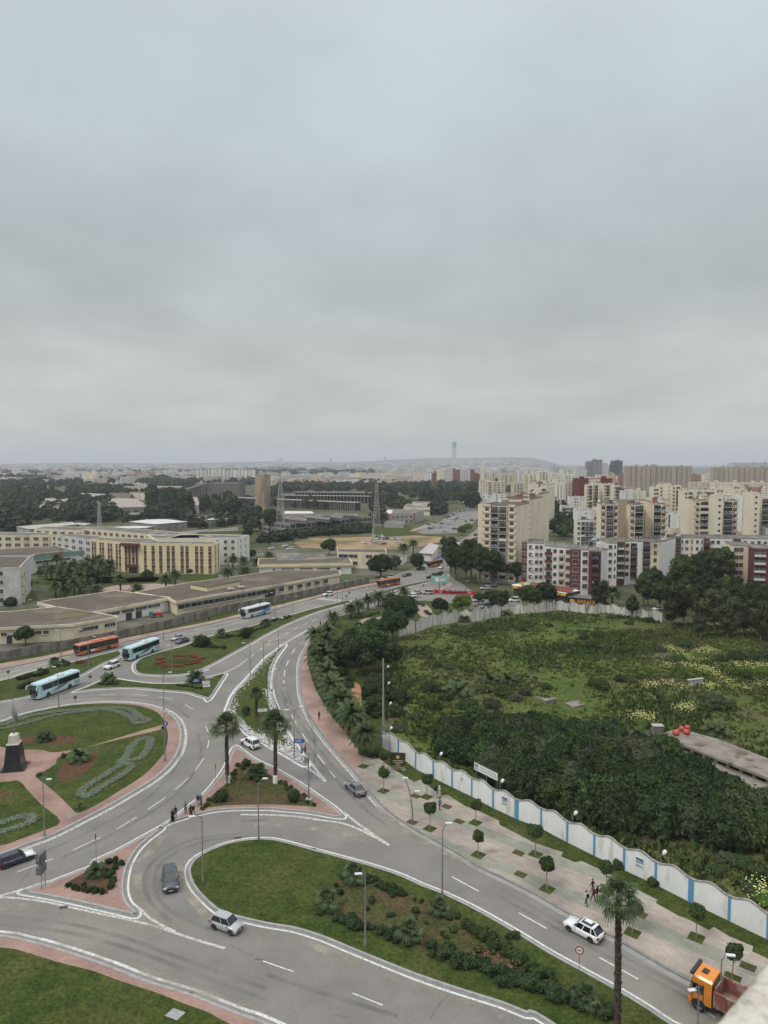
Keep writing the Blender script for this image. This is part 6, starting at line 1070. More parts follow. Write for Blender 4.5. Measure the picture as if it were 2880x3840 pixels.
g_redw=gridmat('facade_red_white',(.64,.63,.61),(.09,.09,.10),3.3,3.0,.5,.5,.2,wall2=(.26,.10,.085))
g_slab=gridmat('facade_slab',(.44,.37,.30),(.17,.14,.125),3.0,2.9,.5,.6,.8,wall2=(.50,.43,.35))
g_glass=gridmat('facade_glass',(.10,.125,.15),(.055,.075,.10),4,3.6,.8,.7,.3)
g_hazy=gridmat('facade_pale',(.55,.56,.57),(.22,.23,.25),4,3.2,.5,.5,.5)
g_brick=gridmat('facade_brick',(.36,.20,.15),(.12,.08,.07),3.6,3.2,.4,.4,.5,wall2=(.45,.40,.34))
g_frame=gridmat('facade_unfinished',(.34,.32,.31),(.07,.07,.075),5,3.4,.78,.7,.2)
def far(name,label,reg,x0,x1,yt,D,depth,mat,yaw=0.,cat='building',group=None,notch=0,extra=0):
 p,h=gb(x0,x1,yt,D,depth,reg,math.radians(yaw)); c=p[0]; w=(p[1]-p[0]).length; mb=MB(); mb.box(0,w,0,depth,0,h)
 rr=random.Random(int(x0+yt));
 for i in range(max(1,int(w/14))):x=rr.uniform(.1,.9)*w; mb.box(x-2,x+2,depth*.3,depth*.6,h,h+rr.uniform(1.5,3.2))
 if notch:
  for i in range(notch):x=w*(i+.5)/notch; mb.box(x-w/notch*.28,x+w/notch*.28,-1.6,0,0,h-.6)
 o=inst(name,mb.mesh(name,[mat]),None,c,math.radians(yaw)); return tag(o,label,cat,group)
F_=far
F_('slab_block','huge long brownish slab block of many storeys on the skyline, left one','t',362,962,118,1190,16,g_slab,-4,notch=13); F_('slab_block','huge long brownish slab block at the right edge of the skyline','t',1167,1720,128,1260,16,g_slab,-3,notch=12)
F_('terrace_block','distant pale row of blocks seen in the gap between the two slabs','t',960,1166,133,2600,30,g_hazy,0,notch=14); F_('terrace_block','farther grey stepped blocks above the right hand slab','t',1322,1500,86,2500,30,g_hazy,0,notch=9); F_('terrace_block','farther grey blocks at the extreme right skyline','t',1500,1700,84,2550,30,g_hazy,0,notch=8)
F_('unfinished_tower','dark unfinished concrete tower on the skyline, stepped left part','t',8,100,75,2000,24,g_frame); F_('unfinished_tower','taller part of the dark unfinished tower on the skyline','t',70,145,57,1990,24,g_frame); F_('office_tower','grey slim office tower beside the unfinished one','t',145,196,92,2300,24,g_hazy); F_('glass_tower','dark glass office tower alone on the skyline','t',246,330,66,2000,28,g_glass); F_('glass_tower','low shoulder of the glass office tower','t',234,250,105,1990,28,g_glass)
F_('shopping_centre','long dark red building on the skyline right of centre','s',1225,1420,312,850,25,M('mall_red',(.17,.03,.035),(.14,.03,.03),.1)); F_('shopping_centre','second dark red section of the long building','s',1495,1650,312,850,25,M('mall_red',(.17,.03,.035))); F_('shopping_centre','pale striped middle of the long dark red building','s',1360,1498,318,848,25,g_cream); F_('apartment_block','ochre block right of the dark red building','n',455,480,165,880,20,M('ochre',(.50,.40,.25)))
for i,a in enumerate((('s',1020,1200,192,1150,'w'),('s',1195,1330,196,1120,'w'),('s',1030,1195,262,1050,'w'),('s',532,702,250,1000,'c'),('s',715,868,226,980,'c'),('s',568,710,205,1250,'w'),('s',233,350,182,1350,'w'),('s',28,192,240,1250,'c'),('s',260,458,262,1100,'c'),('s',0,72,330,1000,'c'),('s',75,290,350,900,'c'),('s',870,1040,310,900,'c'),('s',400,550,365,950,'c'),('s',1040,1190,335,880,'c'),('s',470,550,210,1500,'w'),('s',875,1020,250,1150,'w'),('s',930,1050,365,800,'w'),('t',90,260,195,1300,'c'),('t',300,362,190,1250,'b'),('t',960,1080,190,1500,'b'),('t',1080,1168,190,1450,'c'),('t',955,1170,262,1100,'c'),('t',1170,1400,265,1050,'c'),('t',1400,1659,268,1020,'c'),('t',1400,1520,305,900,'b'),('t',1555,1640,310,880,'b'),('t',1630,1720,320,870,'c'),('t',1000,1120,300,950,'c'),('r',0,76,440,1900,'c'),('r',105,250,445,1900,'c'),('r',393,552,430,1900,'c'),('r',618,798,422,1880,'c'),('r',36,176,541,1550,'w'),('r',215,531,541,1540,'c'),('r',605,796,526,1530,'c'),('r',955,1046,402,1605,'b2'),('r',1044,1246,400,1600,'r'),('r',1252,1425,396,1595,'r'),('r',1425,1490,450,1590,'mr'),('r',895,955,440,1250,'b'),('r',1497,1659,545,950,'c'),('r',1524,1659,435,1200,'c'),('r',250,390,500,1500,'c'),('r',800,890,450,1600,'w'),('q',1117,1362,335,1600,'w'),('q',1430,1570,245,1900,'c'),('q',1600,1659,245,1890,'c'),('q',1535,1659,341,1600,'c'),('q',318,450,318,1300,'c'),('q',465,560,300,1500,'c'),('p',825,972,316,1850,'c'),('p',635,825,325,1880,'c'),('p',505,635,345,1900,'c'),('p',0,98,295,1500,'w'),('p',122,256,374,1600,'w2'),('p',255,355,382,1600,'w2'),('p',0,100,388,1550,'w2'),('p',192,420,228,2300,'b'),('o',0,40,300,1750,'w'),('o',38,150,315,1740,'w'),('o',782,992,240,1800,'w2'),('o',1010,1195,245,1800,'b2'),('o',1040,1165,297,1500,'b2'),('o',1170,1290,312,1450,'c'),('o',1032,1180,374,1450,'tl'),('o',1180,1400,380,1450,'w2'),('o',1405,1590,388,1500,'w2'),('o',875,935,208,2600,'w'),('o',138,240,190,2600,'w'),('q',1280,1323,137,3500,'h'),('q',1212,1277,165,3500,'h'),('q',498,528,55,9000,'h'),('q',466,482,62,9000,'h'),('q',1118,1145,62,8500,'h'),('r',294,325,247,8000,'h'),('r',240,262,415,3000,'b'),('r',1518,1567,392,1700,'b2'))):
 rg,x0,x1,yt,D,k=a; mt={'w':g_white,'c':g_cream,'b':g_brick,'b2':m_beige,'r':g_redw,'mr':M('brick_red',(.25,.085,.07)),'w2':m_white2,'tl':m_teal,'h':g_hazy}[k]
 side=['left','centre left','centre','centre right','right'][min(4,int(((R_(rg,x0)[0]+R_(rg,x1)[0])/2)/576))]
 F_('city_block','%s block in the distance, %s of the skyline'%({'w':'white','c':'cream','b':'brick and grey','b2':'plain beige','r':'red and white high-rise','mr':'brick red end','w2':'low white roofed','tl':'low pale green roofed','h':'faint hazy tall'}[k],side),rg,x0,x1,yt,D,14,mt,rw.uniform(-8,4),'building','distant city blocks',notch=0 if D>1600 else rw.choice((0,3,4)))
for i in range(16):x0=945+i*46; F_('estate_block','white six storey estate block in the distant row behind the wood','p',x0,x0+38,208+(i%3)*3,1900,14,g_white,0,'building','white estate blocks behind the wood')
for s,D,w in(('q 1062,215',3000,1.0),('q 507,190',3600,.9)):
 x,y=px(s)[0]; a=at_dist(x,y,D); mb=MB(); ht=38; mb.lathe([(6*w,0),(4.5*w,10),(4.5*w,20),(16*w,33),(16.5*w,37),(4*w,39)],20); tag(mb.build('water_tower',m_greyw,None,(a.x,D,0)),'mushroom shaped water tower on the skyline, '+('right one' if '1062' in s else 'left one'),'tower')
D=6900; a=at_dist(*R_('r',1146,55),D); b=at_dist(*R_('r',1200,55),D); hM=a.z; r=thing('minaret','very tall pale minaret with a glazed top rising above the skyline','tower',((a.x+b.x)/2,D,0)); w=(b.x-a.x)/2*.92
m_mar=M('pale_marble',(.62,.61,.58)); mb=MB(); mb.box(-w,w,-w,w,0,hM*.78); mb.build('shaft',m_mar,r); mb=MB(); mb.box(-w*1.02,w*1.02,-w*1.02,w*1.02,hM*.785,hM*.965); mb.box(-w*.9,w*.9,-w*.9,w*.9,hM*.965,hM); mb.build('glazed_lantern',M('lantern_glass',(.16,.24,.27),rough=.3),r); mb=MB()
for sx in(-.32,.32):mb.box(sx*w-w*.12,sx*w+w*.12,-w*1.02,-w,hM*.05,hM*.74)
mb.build('screen_panels',M('screen',(.30,.36,.42)),r)
for rg,x,yb,yt,D,l in(('s',928,245,122,1400,'thin antenna mast on the skyline, left of its pair'),('s',1022,190,140,1400,'thin antenna mast on the skyline, right of its pair'),('r',295,415,320,2200,'hazy lattice mast on the skyline'),('q',590,280,205,1500,'pale mast standing in the distant wood')):
 a=at_dist(*R_(rg,x,yt),D); mb=MB(); h=a.z; mb.tube([(0,0,0),(0,0,h*.8),(0,0,h)],[1.6,1.0,.4],4); [mb.box(-1.6,1.6,-.3,.3,h*(.8+.06*k),h*(.82+.06*k))for k in range(3)]; tag(mb.build('antenna_mast',m_mast,None,(a.x,D,0)),l,'mast')
def houses(s,n,seed,label,group,lo=4,hi=9,mats=None,w=(8,16)):
 r=random.Random(seed); pl=Gp(s)
 for x,y in scatter(pl,n,14,seed):
  a,b,h=r.uniform(*w),r.uniform(7,12),r.uniform(lo,hi); mb=MB(); mb.box(-a/2,a/2,-b/2,b/2,0,h);
  if r.random()<.5:mb.add([(-a/2-.4,-b/2-.4,h),(a/2+.4,-b/2-.4,h),(a/2+.4,b/2+.4,h),(-a/2-.4,b/2+.4,h),(-a/2,0,h+2.2),(a/2,0,h+2.2)],[(0,1,5,4),(2,3,4,5),(0,4,3),(1,2,5)],1)
  else:mb.box(-a*.2,a*.1,-b*.2,b*.2,h,h+2)
  tag(inst('house',mb.mesh('house',[r.choice(mats or[g_brick,g_cream,g_white]),m_terra]),None,(x,y,0),r.uniform(-.5,.5)),label,'house',group)
houses('q 600,350 1100,330 1100,395 860,420 600,400',46,1,'small brick and cream house of the hillside quarter in the middle distance','houses of the brick quarter')
houses('p 200,300 760,300 900,330 500,335 250,330',30,2,'low reddish house in the distant suburb on the left','houses of the left suburb'); houses('p 0,262 700,262 760,285 0,290',40,3,'tiny reddish house far off on the left plain','houses of the far left plain',w=(12,24))
houses('o 0,215 480,225 700,235 300,262 0,250',26,4,'tiny pale house far off at the left edge','houses at the far left edge',mats=[g_white,g_cream],w=(12,22)); houses('r 400,480 900,480 1000,560 500,600',24,5,'low pale house below the cream towers','houses below the cream towers')
houses('t 1000,340 1659,330 1659,380 1000,390',22,6,'low cream house between the towers on the right','houses between the right towers',8,13); houses('s 0,500 330,500 330,560 0,600',10,8,'white flat roofed house behind the avenue trees','white houses behind the avenue',mats=[g_white])
houses('t 0,330 560,330 560,400 0,400',22,9,'pale house below the huge slab block','houses below the huge slab',6,12,mats=[g_white,g_cream])
houses('r 1050,560 1500,560 1659,600 1100,640',16,10,'pale low building beyond the avenue trees','low buildings beyond the avenue',4,8,mats=[g_white,g_cream])
V=[]; rr=np.random.default_rng(5); mb=MB()
def cityband(n,d0,d1,x0,x1,hs,ws):
 for i in range(n):
  D=d0*(d1/d0)**rr.random(); X=(x0+(x1-x0)*rr.random()-CX)/F*D; w=ws*rr.uniform(.5,1.6); h=hs*rr.uniform(.4,1.2)**2; zb=max(0,TER(X,D)); mb.box(X-w/2,X+w/2,D,D+w*.6,zb-5,zb+h,int(rr.integers(3)))
def TER(X,D):
 if D<4200:return 0.
 k=CX+X/D*F; f=min(1,(D-4200)/8800)
 prof=np.interp(k,[-200,300,700,1000,1300,1600,1750,1850,1900,1990,2040,2080,2120],[40,55,62,84,92,120,132,158,172,160,108,45,-10])
 return prof*f**1.25*(1+.12*math.sin(X*.002)+.1*math.sin(X*.0007+D*.001))+(0 if k<2080 else 0)
cityband(1500,1700,4200,-100,2980,13,26); cityband(1900,4200,9500,-100,2060,17,45)
tag(mb.build('distant_city',[g_hazy,M('city_white',(.60,.59,.57)),M('city_tan',(.42,.36,.30))]),kind='stuff')
gx=np.linspace(-9000,5200,120); ds=[4200+i*440 for i in range(21)]+[14500,17000]; vs=[];
for D in ds:
 for X in gx:
  x=X/9000*D*.75; vs.append((x,D,TER(x,min(D,13000))*(1 if D<=13400 else(.5 if D<15000 else-.2))))
nx=len(gx); fs=[(j*nx+i,j*nx+i+1,(j+1)*nx+i+1,(j+1)*nx+i)for j in range(len(ds)-1)for i in range(nx-1)]
mb=MB(); mb.add(vs,fs,0,True); struct('hills',mb,M('hill',(.045,.06,.045),(.07,.08,.065),.004,.95,c3=(.14,.14,.13),s3=.012,f3=.6))
rtree=random.Random(77)
MS=[]
def wood(s,n,dmin,lo,hi,seed,label,group,tones=('dark','mid','pine','olive'),kinds=('far',),m=0):
 if m:MS.append((s,int(n*2.9),lo*.85,hi*1.05)); return
 n=int(n*.8)
 for x,y in scatter(Gp(s),n,dmin,seed):
  k=rtree.choice(kinds); tree(k,rtree.choice(tones)if k=='far' else 'pine',(x,y,0),rtree.uniform(lo,hi),label,'tree','tree',group,rtree.uniform(.9,1.4),parts=k!='far')
LT='tree in the campus woodland seen beyond the dormitories'
wood('o 0,620 480,600 480,800 280,830 0,810',26,9,.9,1.5,1,LT,'campus woodland on the left',m=1); wood('o 560,700 850,620 900,800 560,800',14,9,.9,1.3,2,LT,'campus woodland on the left',m=1); wood('o 850,580 1360,600 1400,720 1480,860 950,860',34,9,.9,1.5,3,LT,'campus woodland on the left',m=1)
wood('o 0,860 180,860 330,960 0,985',10,7,.9,1.3,4,LT,'campus woodland on the left',m=1); wood('p 330,590 560,580 760,590 890,610 880,740 750,780 560,740 350,680',24,11,1.5,2.1,5,'tall dark tree of the dense clump in the campus centre','dense clump in the campus centre',('dark','pine'))
wood('p 560,760 860,760 870,900 640,860',8,9,1.5,2.0,6,'tall dark tree of the dense clump in the campus centre','dense clump in the campus centre',('dark','mid')); wood('p 350,680 560,720 560,790 360,780',8,9,.9,1.2,7,LT,'campus woodland on the left',m=1); wood('p 950,680 1450,640 1450,840 1340,800 1000,760',24,9,1.1,1.7,8,'tree standing around the ribbed and white roofed halls','trees around the halls'); wood('q 0,860 220,860 200,990 0,990',8,8,.9,1.3,9,'tree standing around the ribbed and white roofed halls','trees around the halls')
wood('q 700,930 1600,900 1620,990 700,1010 l 700,700',30,5,.55,.8,10,'rounded bush of the dark hedge before the teaching building','hedge before the teaching building',('dark',),m=1); wood('l 560,700 700,650 1420,590 1420,620 960,650 760,690',40,4.5,.5,.75,12,'rounded bush of the dark hedge before the teaching building','hedge before the teaching building',('dark',),m=1)
wood('q 320,620 700,600 1400,690 1400,720 560,700 320,690',18,12,.8,1.2,13,'tree on the lawn in front of the colonnade','trees before the colonnade'); wood('r 0,700 700,690 1100,700 1100,880 800,900 600,830 330,860 0,800',40,11,1.1,1.9,14,'tree of the park between the colonnade and the avenue','park trees left of the avenue'); wood('r 700,680 1330,700 1330,860 1000,960 800,960',34,9,1.1,1.8,15,'tree of the dark row lining the far avenue','trees lining the far avenue'); wood('r 1330,740 1470,740 1470,960 1350,900',10,9,1.5,2.2,16,'tree of the dark row lining the far avenue','trees lining the far avenue',('dark',))
wood('s 620,820 800,760 1010,700 1020,900 1200,940 1200,1000 700,1000',34,7,1.1,1.6,17,'tree filling the dark courtyard between the towers','trees between the towers',('dark','mid')); wood('n 0,600 170,560 190,660 0,680',12,7,1.1,1.5,18,'tree filling the dark courtyard between the towers','trees between the towers',('dark','mid')); wood('s 60,420 450,410 440,540 330,540 100,470',20,12,1.3,2.0,19,'tree clump beyond the white villas','trees beyond the villas'); wood('t 180,425 330,420 330,450 200,450',6,6,1.3,1.7,20,'tree between the pale roofs under the slab block','trees under the slab block',('dark',)); wood('s 930,500 1100,480 1100,620 940,560',10,9,1.1,1.6,22,'tree between the receding towers and the villas','trees beside the villas',('dark',))
for i in range(9):p=P1('o %d,508'%(468+i*20+(40 if i>5 else 0))); tree('cypress','pine',p,rtree.uniform(1.3,1.9),'narrow dark cypress of the row on the campus, seen far left','cypress','tree','row of cypresses')
def mass(name,specs,seed,every=9,grow=2.6):
 r=np.random.default_rng(seed); out=[]; base=[np.array([v.co[:]for v in CROWN[('far','dark',0)].vertices],np.float32)]
 q=base[0][:620*4].reshape(-1,4,3); q=q[::every]*1.0; c=q.mean(1,keepdims=True); q=c+(q-c)*grow
 for s,n,lo,hi in specs:
  pl=Gp(s); xs_=np.array([p.x for p in pl]); ys_=np.array([p.y for p in pl]); X=r.uniform(xs_.min(),xs_.max(),n*12); Y=np.exp(r.uniform(math.log(ys_.min()),math.log(ys_.max()),n*12)); ok=inpoly(X,Y,pl); X,Y=X[ok][:n],Y[ok][:n]
  for x,y in zip(X,Y):
   k=r.uniform(lo,hi); a=r.uniform(0,6.28); R=np.array([[math.cos(a),-math.sin(a),0],[math.sin(a),math.cos(a),0],[0,0,1]]); out.append((q.reshape(-1,3)@R.T)*k*[1.15,1.15,1]+[x,y,-1])
 V=np.concatenate(out); return tag(inst(name,fast_mesh(name,V,4,[M('wood_far',(.032,.047,.026),(.055,.068,.035),.02,.95)])),kind='stuff')
mass('distant_wood',[('o 0,230 500,240 1000,330 1400,330 1400,430 900,420 0,480',420,1.0,2.0),('o 0,200 1659,200 1659,240 0,250',200,1.2,2.2),('p 0,310 1000,330 1659,300 1659,400 1500,420 1000,380 760,440 0,380',380,1.0,1.9),('p 0,205 1659,205 1659,262 0,255',220,1.4,2.4),('q 0,190 900,200 1659,215 1659,290 900,280 0,300',520,1.5,2.6),('q 300,380 560,400 1040,420 1659,400 1659,470 300,500',220,1.0,1.8),('r 0,560 600,600 900,560 1659,620 1659,700 0,680',240,1.0,1.8),('s 0,380 500,360 560,420 1000,400 0,440',60,1.,1.6),('t 0,300 1659,300 1659,350 0,350',60,1.,1.5),('o 850,420 1659,450 1659,500 850,560',160,.9,1.5),('o 0,480 480,500 850,560 850,620 480,600 0,620',120,.9,1.5),('p 760,440 1500,470 1500,530 760,540',90,.9,1.4),('k 0,395 480,400 560,430 560,520 100,520 0,470',60,.8,1.3),('l 280,370 530,390 530,440 290,430',30,.7,1.1),('q 0,590 180,600 180,640 0,640',20,.7,1.1),('q 310,520 480,520 480,560 310,560',16,1.,1.6),('k -100,380 60,380 60,520 -100,540',24,.9,1.4)],3)
MS+=[('o 480,690 1360,700 1480,860 900,880 500,860',60,.7,1.2),('o 0,700 480,700 480,850 0,850',50,.7,1.1),('p 850,880 1450,850 1450,915 1000,960',22,.8,1.2),('p 350,700 760,760 880,800 560,815 360,800',34,.8,1.4),('p 90,790 560,805 560,815 120,840 0,900',16,.6,.9),('q 0,730 240,760 230,900 0,860',30,.8,1.3),('r 300,760 900,860 700,900 300,880',30,.7,1.1),('r 700,880 1100,860 1050,960 700,990',40,.6,1.0),('m 0,560 90,540 80,450 0,400',20,.8,1.3),('l 0,430 30,430 30,580 0,580',8,1,1.5)]
mass('campus_wood',MS,8,3,1.7)
m_pole=M('lamp_pole',(.27,.275,.275),(.22,.22,.22),2,.5,metal=.3)
m_lhead=M('lamp_head',(.62,.63,.63),rough=.4)
m_signb=M('sign_blue',(.02,.09,.42),rough=.5); m_signw=M('sign_white',(.72,.72,.70),rough=.5); m_back=M('sign_back',(.12,.125,.13),rough=.6)
def text_mesh(s,size,mat,ext=.01,bold=0,mirror=False):
 c=bpy.data.curves.new('lettering','FONT'); c.body=s; c.size=size; c.align_x='CENTER'; c.align_y='CENTER'; c.extrude=ext; c.offset=bold; o=bpy.data.objects.new('lettering',c); COL.objects.link(o)
 bpy.context.view_layer.update(); me=bpy.data.meshes.new_from_object(o.evaluated_get(bpy.context.evaluated_depsgraph_get())); bpy.data.objects.remove(o); me.materials.clear(); me.materials.append(mat); me.name='lettering'
 if mirror:me.transform(Matrix.Scale(-1,4,(1,0,0)))
 return me
def face_rz(p,extra=0):return math.atan2(p.x,p.y)*-1+extra
def lamp(base,htop,heads,label,name='street_lamp',z=.13,rr=(.11,.055),h=None):
 """heads: pixel positions of the luminaires at their height"""
 b=P1(base,z); h=h or height_at(b,R_(*htop)[1]); t=thing(name,label,'street lamp',b); mb=MB(); mb.tube([(0,0,0),(0,0,h)],list(rr),8); mb.tube([(0,0,0),(0,0,.5)],[.16,.15],8); mb.build('pole',m_pole,t)
 for hd in heads:
  x,y=px(hd)[0]; d=ray(x,y); q=d*((b.y+.0)/d.y)+Vector((0,0,EYE)); v=Vector((q.x-b.x,0,0)); l=max(.5,min(abs(v.x),2.6)); s=1 if v.x>=0 else-1; zt=min(max(q.z,h-.4),h+.8)
  dirv=Vector((s,-.35,0)).normalized(); e=dirv*l; mb=MB(); mb.tube([(0,0,h-.25),(e.x*.5,e.y*.5,(h+zt)/2+.1),(e.x,e.y,zt)],[.05,.045,.04],6); ar_=mb.build('arm',m_pole,t)
  mb=MB(); mb.box(-.15,.62,-.16,.16,-.03,.07); mb.box(-.05,.58,-.13,.13,-.06,-.03,1); ob=mb.build('luminaire',[m_lhead,m_glass],ar_,(e.x,e.y,zt)); ob.rotation_euler=(0,-.12,math.atan2(dirv.y,dirv.x))
 return t
for b,tp,hd,l in(('e 33,995',('e',40,650),['e 68,612'],'at the top of the big grass loop'),('b 697,742',('b',700,290),['b 668,295'],'in the rose bed of the big grass loop'),('b 1175,430',('e',1170,935),['e 1203,886'],'on the right edge of the big grass loop'),('a 1263,345',('d',1270,855),['d 1208,848'],'at the left end of the big grass loop'),('d 278,972',('d',275,612),['d 305,618'],'on the roundabout lawn beside the diagonal path'),('d 1026,505',('d',1020,212),['d 1062,200'],'on the pink ring with the round blue sign'),('d 1020,185',('g',1277,800),['g 1322,742'],'at the top right of the roundabout ring'),('g 458,1037',('g',455,760),['g 438,718'],'on the roundabout ring in front of the left coach'),('g 690,748',('g',688,480),['g 740,498'],'on the left grass median'),('g 1338,782',('g',1338,550),['g 1325,742'],'on the flowered end of the big median'),('g 478,672',('g',478,470),['g 452,443'],'on the far edge of the left median'),('g 1270,520',('g',1268,305),['g 1243,292'],'beside the silver and grey sedans'),('h 495,802',('h',488,560),['h 450,543'],'at the left edge of the pebbled island'),('h 600,802',('h',598,540),['h 643,528'],'in the middle of the pebbled island'),('h 632,1080',('h',632,765),['h 682,743'],'in the lower part of the pebbled island'),('h 713,582',('h',713,370),['h 682,350','h 743,352'],'with two heads at the tip of the pebbled island'),('h 690,352',('h',688,168),['h 665,153'],'on the median behind the white coach'),('h 828,372',('h',828,190),['h 852,178'],'farther along the big median'),('h 1170,217',('h',1170,65),['h 1148,48'],'left of the zebra crossing signs'),('h 1212,222',('h',1212,70),['h 1235,58'],'right beside the zebra crossing'),('e 255,482',('e',253,195),['e 215,187','e 295,165'],'with two heads above the blue arrow sign'),('i 98,117',('m',98,912),['m 75,905','m 118,908'],'with two heads next to the far orange bus'),('m 415,985',('m',415,868),['m 395,845','m 430,848'],'with two heads on the narrow median'),('i 868,162',('i',868,48),['i 855,32','i 885,38'],'with two heads at the street corner by the banner'),('m 1113,1015',('m',1113,965),['m 1100,960'],'beside the white and red block'),('j 430,262',('j',432,170),['j 440,162'],'short one behind the old wall'),('j 570,252',('j',568,105),['j 545,90'],'curved one behind the old wall'),('i 718,160',('i',718,70),['i 720,62'],'thin one behind the red banner'),('c 1360,1135',('c',1395,830),['c 1400,800'],'in front of the orange truck'),('c 1222,1240',('c',1226,1000),['c 1192,1015'],'nearest one below the truck cab'),('i 725,230',('i',725,165),['i 748,155'],'low one in front of the red banner'),('g 220,292',('g',218,205),['g 235,207'],'white one on the campus path'),('k 1648,985',('k',1648,910),['k 1635,905','k 1659,905'],'with two heads before the yellow dormitory')):
 if b=='h 690,352' or True:lamp(b,tp,hd,'grey street lamp '+l)
b=P1('e 992,885',.13); t=thing('street_lamp','bent leaning street lamp with two heads on the slab pavement','street lamp',b); h=height_at(b,R_('e',0,615)[1]); mb=MB(); mb.tube([(0,0,0),(-.1,0,h*.35),(-.45,0,h*.7),(-1.1,0,h)],[.12,.1,.08,.05],8); mb.tube([(-.42,0,h*.62),(.0,0,h*.66),(.5,0,h*.7)],.04,5); mb.build('pole',m_pole,t)
for x,z in((-1.1,h),(.6,h*.7)):
 mb=MB(); mb.box(-.35,.35,-.16,.16,-.05,.06); mb.build('luminaire',m_lhead,t,(x,0,z))
b=P1('e 345,752',.13); h=height_at(b,R_('e',0,455)[1]); t=thing('camera_pole','grey camera pole with a control box on the paved triangle','pole',b); mb=MB(); mb.tube([(0,0,0),(0,0,h)],[.13,.08],8); mb.build('pole',m_pole,t); mb=MB(); mb.box(-.35,.35,-.3,.3,0,.7); mb.build('control_box',M('box_green',(.16,.2,.17)),t,(-.2,-.3,h*.82)); mb=MB(); mb.tube([(0,0,0),(-.9,-.2,.1)],.04,5); mb.box(-1.2,-.7,-.3,-.05,0,.25); mb.build('camera_arm',m_lhead,t,(0,0,h*.93))
mb=MB(); mb.box(-.45,.45,-.45,.45,0,.35); mb.build('footing',m_kerb,t)
b=P1('e 808,322',.1); h=height_at(b,R_('h',0,668)[1]); t=thing('concrete_pole','tall square concrete utility pole at the corner of the white wall','pole',b); mb=MB();
for i in range(10):z0,z1=h*i/10,h*(i+1)/10; w=.24-.012*i; mb.box(-w,w,-w*.8,w*.8,z0+.04*(i%2),z1)
mb.build('pole',m_conc,t)
for s,l in(('h 1555,727','topmost'),('h 1560,855','second'),('h 1572,1012','third'),('e 845,300','fourth'),('e 1155,460','fifth'),('f 445,828','sixth'),('c 995,160','seventh'),('e 832,18','spare'),('e 1535,628','next to the name board')):
 if l=='spare':continue
 x,y=px(s)[0]; p=G(x,y,4.3); t=thing('wall_lamp_post','round headed lamp post inside the walled field, %s from the pole'%l,'lamp post',(p.x,p.y,.2)); mb=MB(); mb.tube([(0,0,0),(0,0,3.8),(.25,-.1,4.05)],[.05,.04,.04],6); mb.build('pole',m_pole,t); mb=MB(); mb.lathe([(.05,-.3),(.2,-.1),(.24,.15),(.16,.35),(.02,.4)],10,(0,0,0)); o=mb.build('globe_head',m_signw,t,(.3,-.12,4.1)); o.rotation_euler=(0,.6,0)
def sign(name,base,label,parts,h,posts=(0,),z=.13,rz=None,pr=.035,cat='sign',postm=None):
 b=P1(base,z); t=thing(name,label,cat,b,face_rz(b)if rz is None else rz); mb=MB()
 for x in posts:mb.tube([(x,0,0),(x,0,h)],pr,6)
 mb.build('post',postm or m_pole,t)
 for nm,m,mt,zz in parts:m.build(nm,mt,t,(0,-.06,zz))
 return t
def disc(r,th=.02,mi=0):
 m=MB(); n=20; vs=[(r*math.cos(2*math.pi*k/n),y,r*math.sin(2*math.pi*k/n))for y in(0,-th)for k in range(n)]; m.add(vs,[tuple(range(n-1,-1,-1)),tuple(range(n,2*n))]+[(k,(k+1)%n,(k+1)%n+n,k+n)for k in range(n)],mi); return m
def arrowboard(w,h,left=True,bars=2):
 m=MB(); s=-1 if left else 1; pts=[(-s*w/2,-h/2),(s*w*.33,-h/2),(s*w/2,0),(s*w*.33,h/2),(-s*w/2,h/2)]; n=5
 m.add([(x,0,z)for x,z in pts]+[(x,-.03,z)for x,z in pts],[tuple(range(5)),tuple(range(9,4,-1))]+[(i,(i+1)%5,(i+1)%5+5,i+5)for i in range(5)])
 for k in range(bars):z=h*(.2-.38*k); m.box(-w*.32,w*.22,-.036,-.03,z-h*.07,z+h*.07,1)
 return m
for b,l in(('g 587,1034','round mandatory sign seen from behind on the roundabout ring'),('g 703,867','round sign seen from behind at the tip of the grass wedge'),('g 66,828','round sign seen from behind at the far left median')):
 d_=disc(.38); d_.box(-.15,.15,.0,.03,-.25,.25,1); sign('road_sign',b,l,[('disc',d_,[m_back,m_pole],1.9)],2.2)
d_=disc(.42); d_.add([(-.06,-.03,-.28),(.06,-.03,-.28),(.06,-.03,.05),(-.06,-.03,.05),(-.2,-.03,.02),(.2,-.03,.02),(0,-.03,.3)],[(0,1,2,3),(4,5,6)],1); sign('road_sign','d 1034,500','round blue sign with a white arrow on the roundabout ring',[('disc',d_,[m_signb,m_signw],height_at(P1('d 1034,500'),R_('d',0,271)[1]))],height_at(P1('d 1034,500'),R_('d',0,262)[1]))
d_=disc(.42); d_.add(disc(.3).v,[],1); q=disc(.31,.035,1); d_.add(q.v,q.f,1); d_.box(-.2,.2,-.045,-.035,-.04,.04,2); sign('road_sign','c 483,925','round red and white prohibition sign beside the near grass strip',[('disc',d_,[M('sign_red',(.42,.03,.03)),m_signw,m_back],2.6)],2.9)
sign('direction_sign','g 1528,910','blue arrow direction sign on two posts on the grass wedge',[('board',arrowboard(1.6,.75,True),[m_signb,m_signw],2.2)],2.5,(-.4,.45))
sign('direction_sign','g 1605,934','pair of white arrow direction boards on two posts on the grass wedge',[('board',arrowboard(1.7,.65,False,1),[m_signw,m_back],2.5),('board',arrowboard(1.65,.6,True,1),[m_signw,m_back],1.75)],2.8,(-.6,.6))
sign('direction_sign','e 285,475','blue arrow direction sign by the people at the pebbled tip',[('board',arrowboard(1.9,.75,False),[m_signb,m_signw],2.7)],3.0,(-.35,.25))
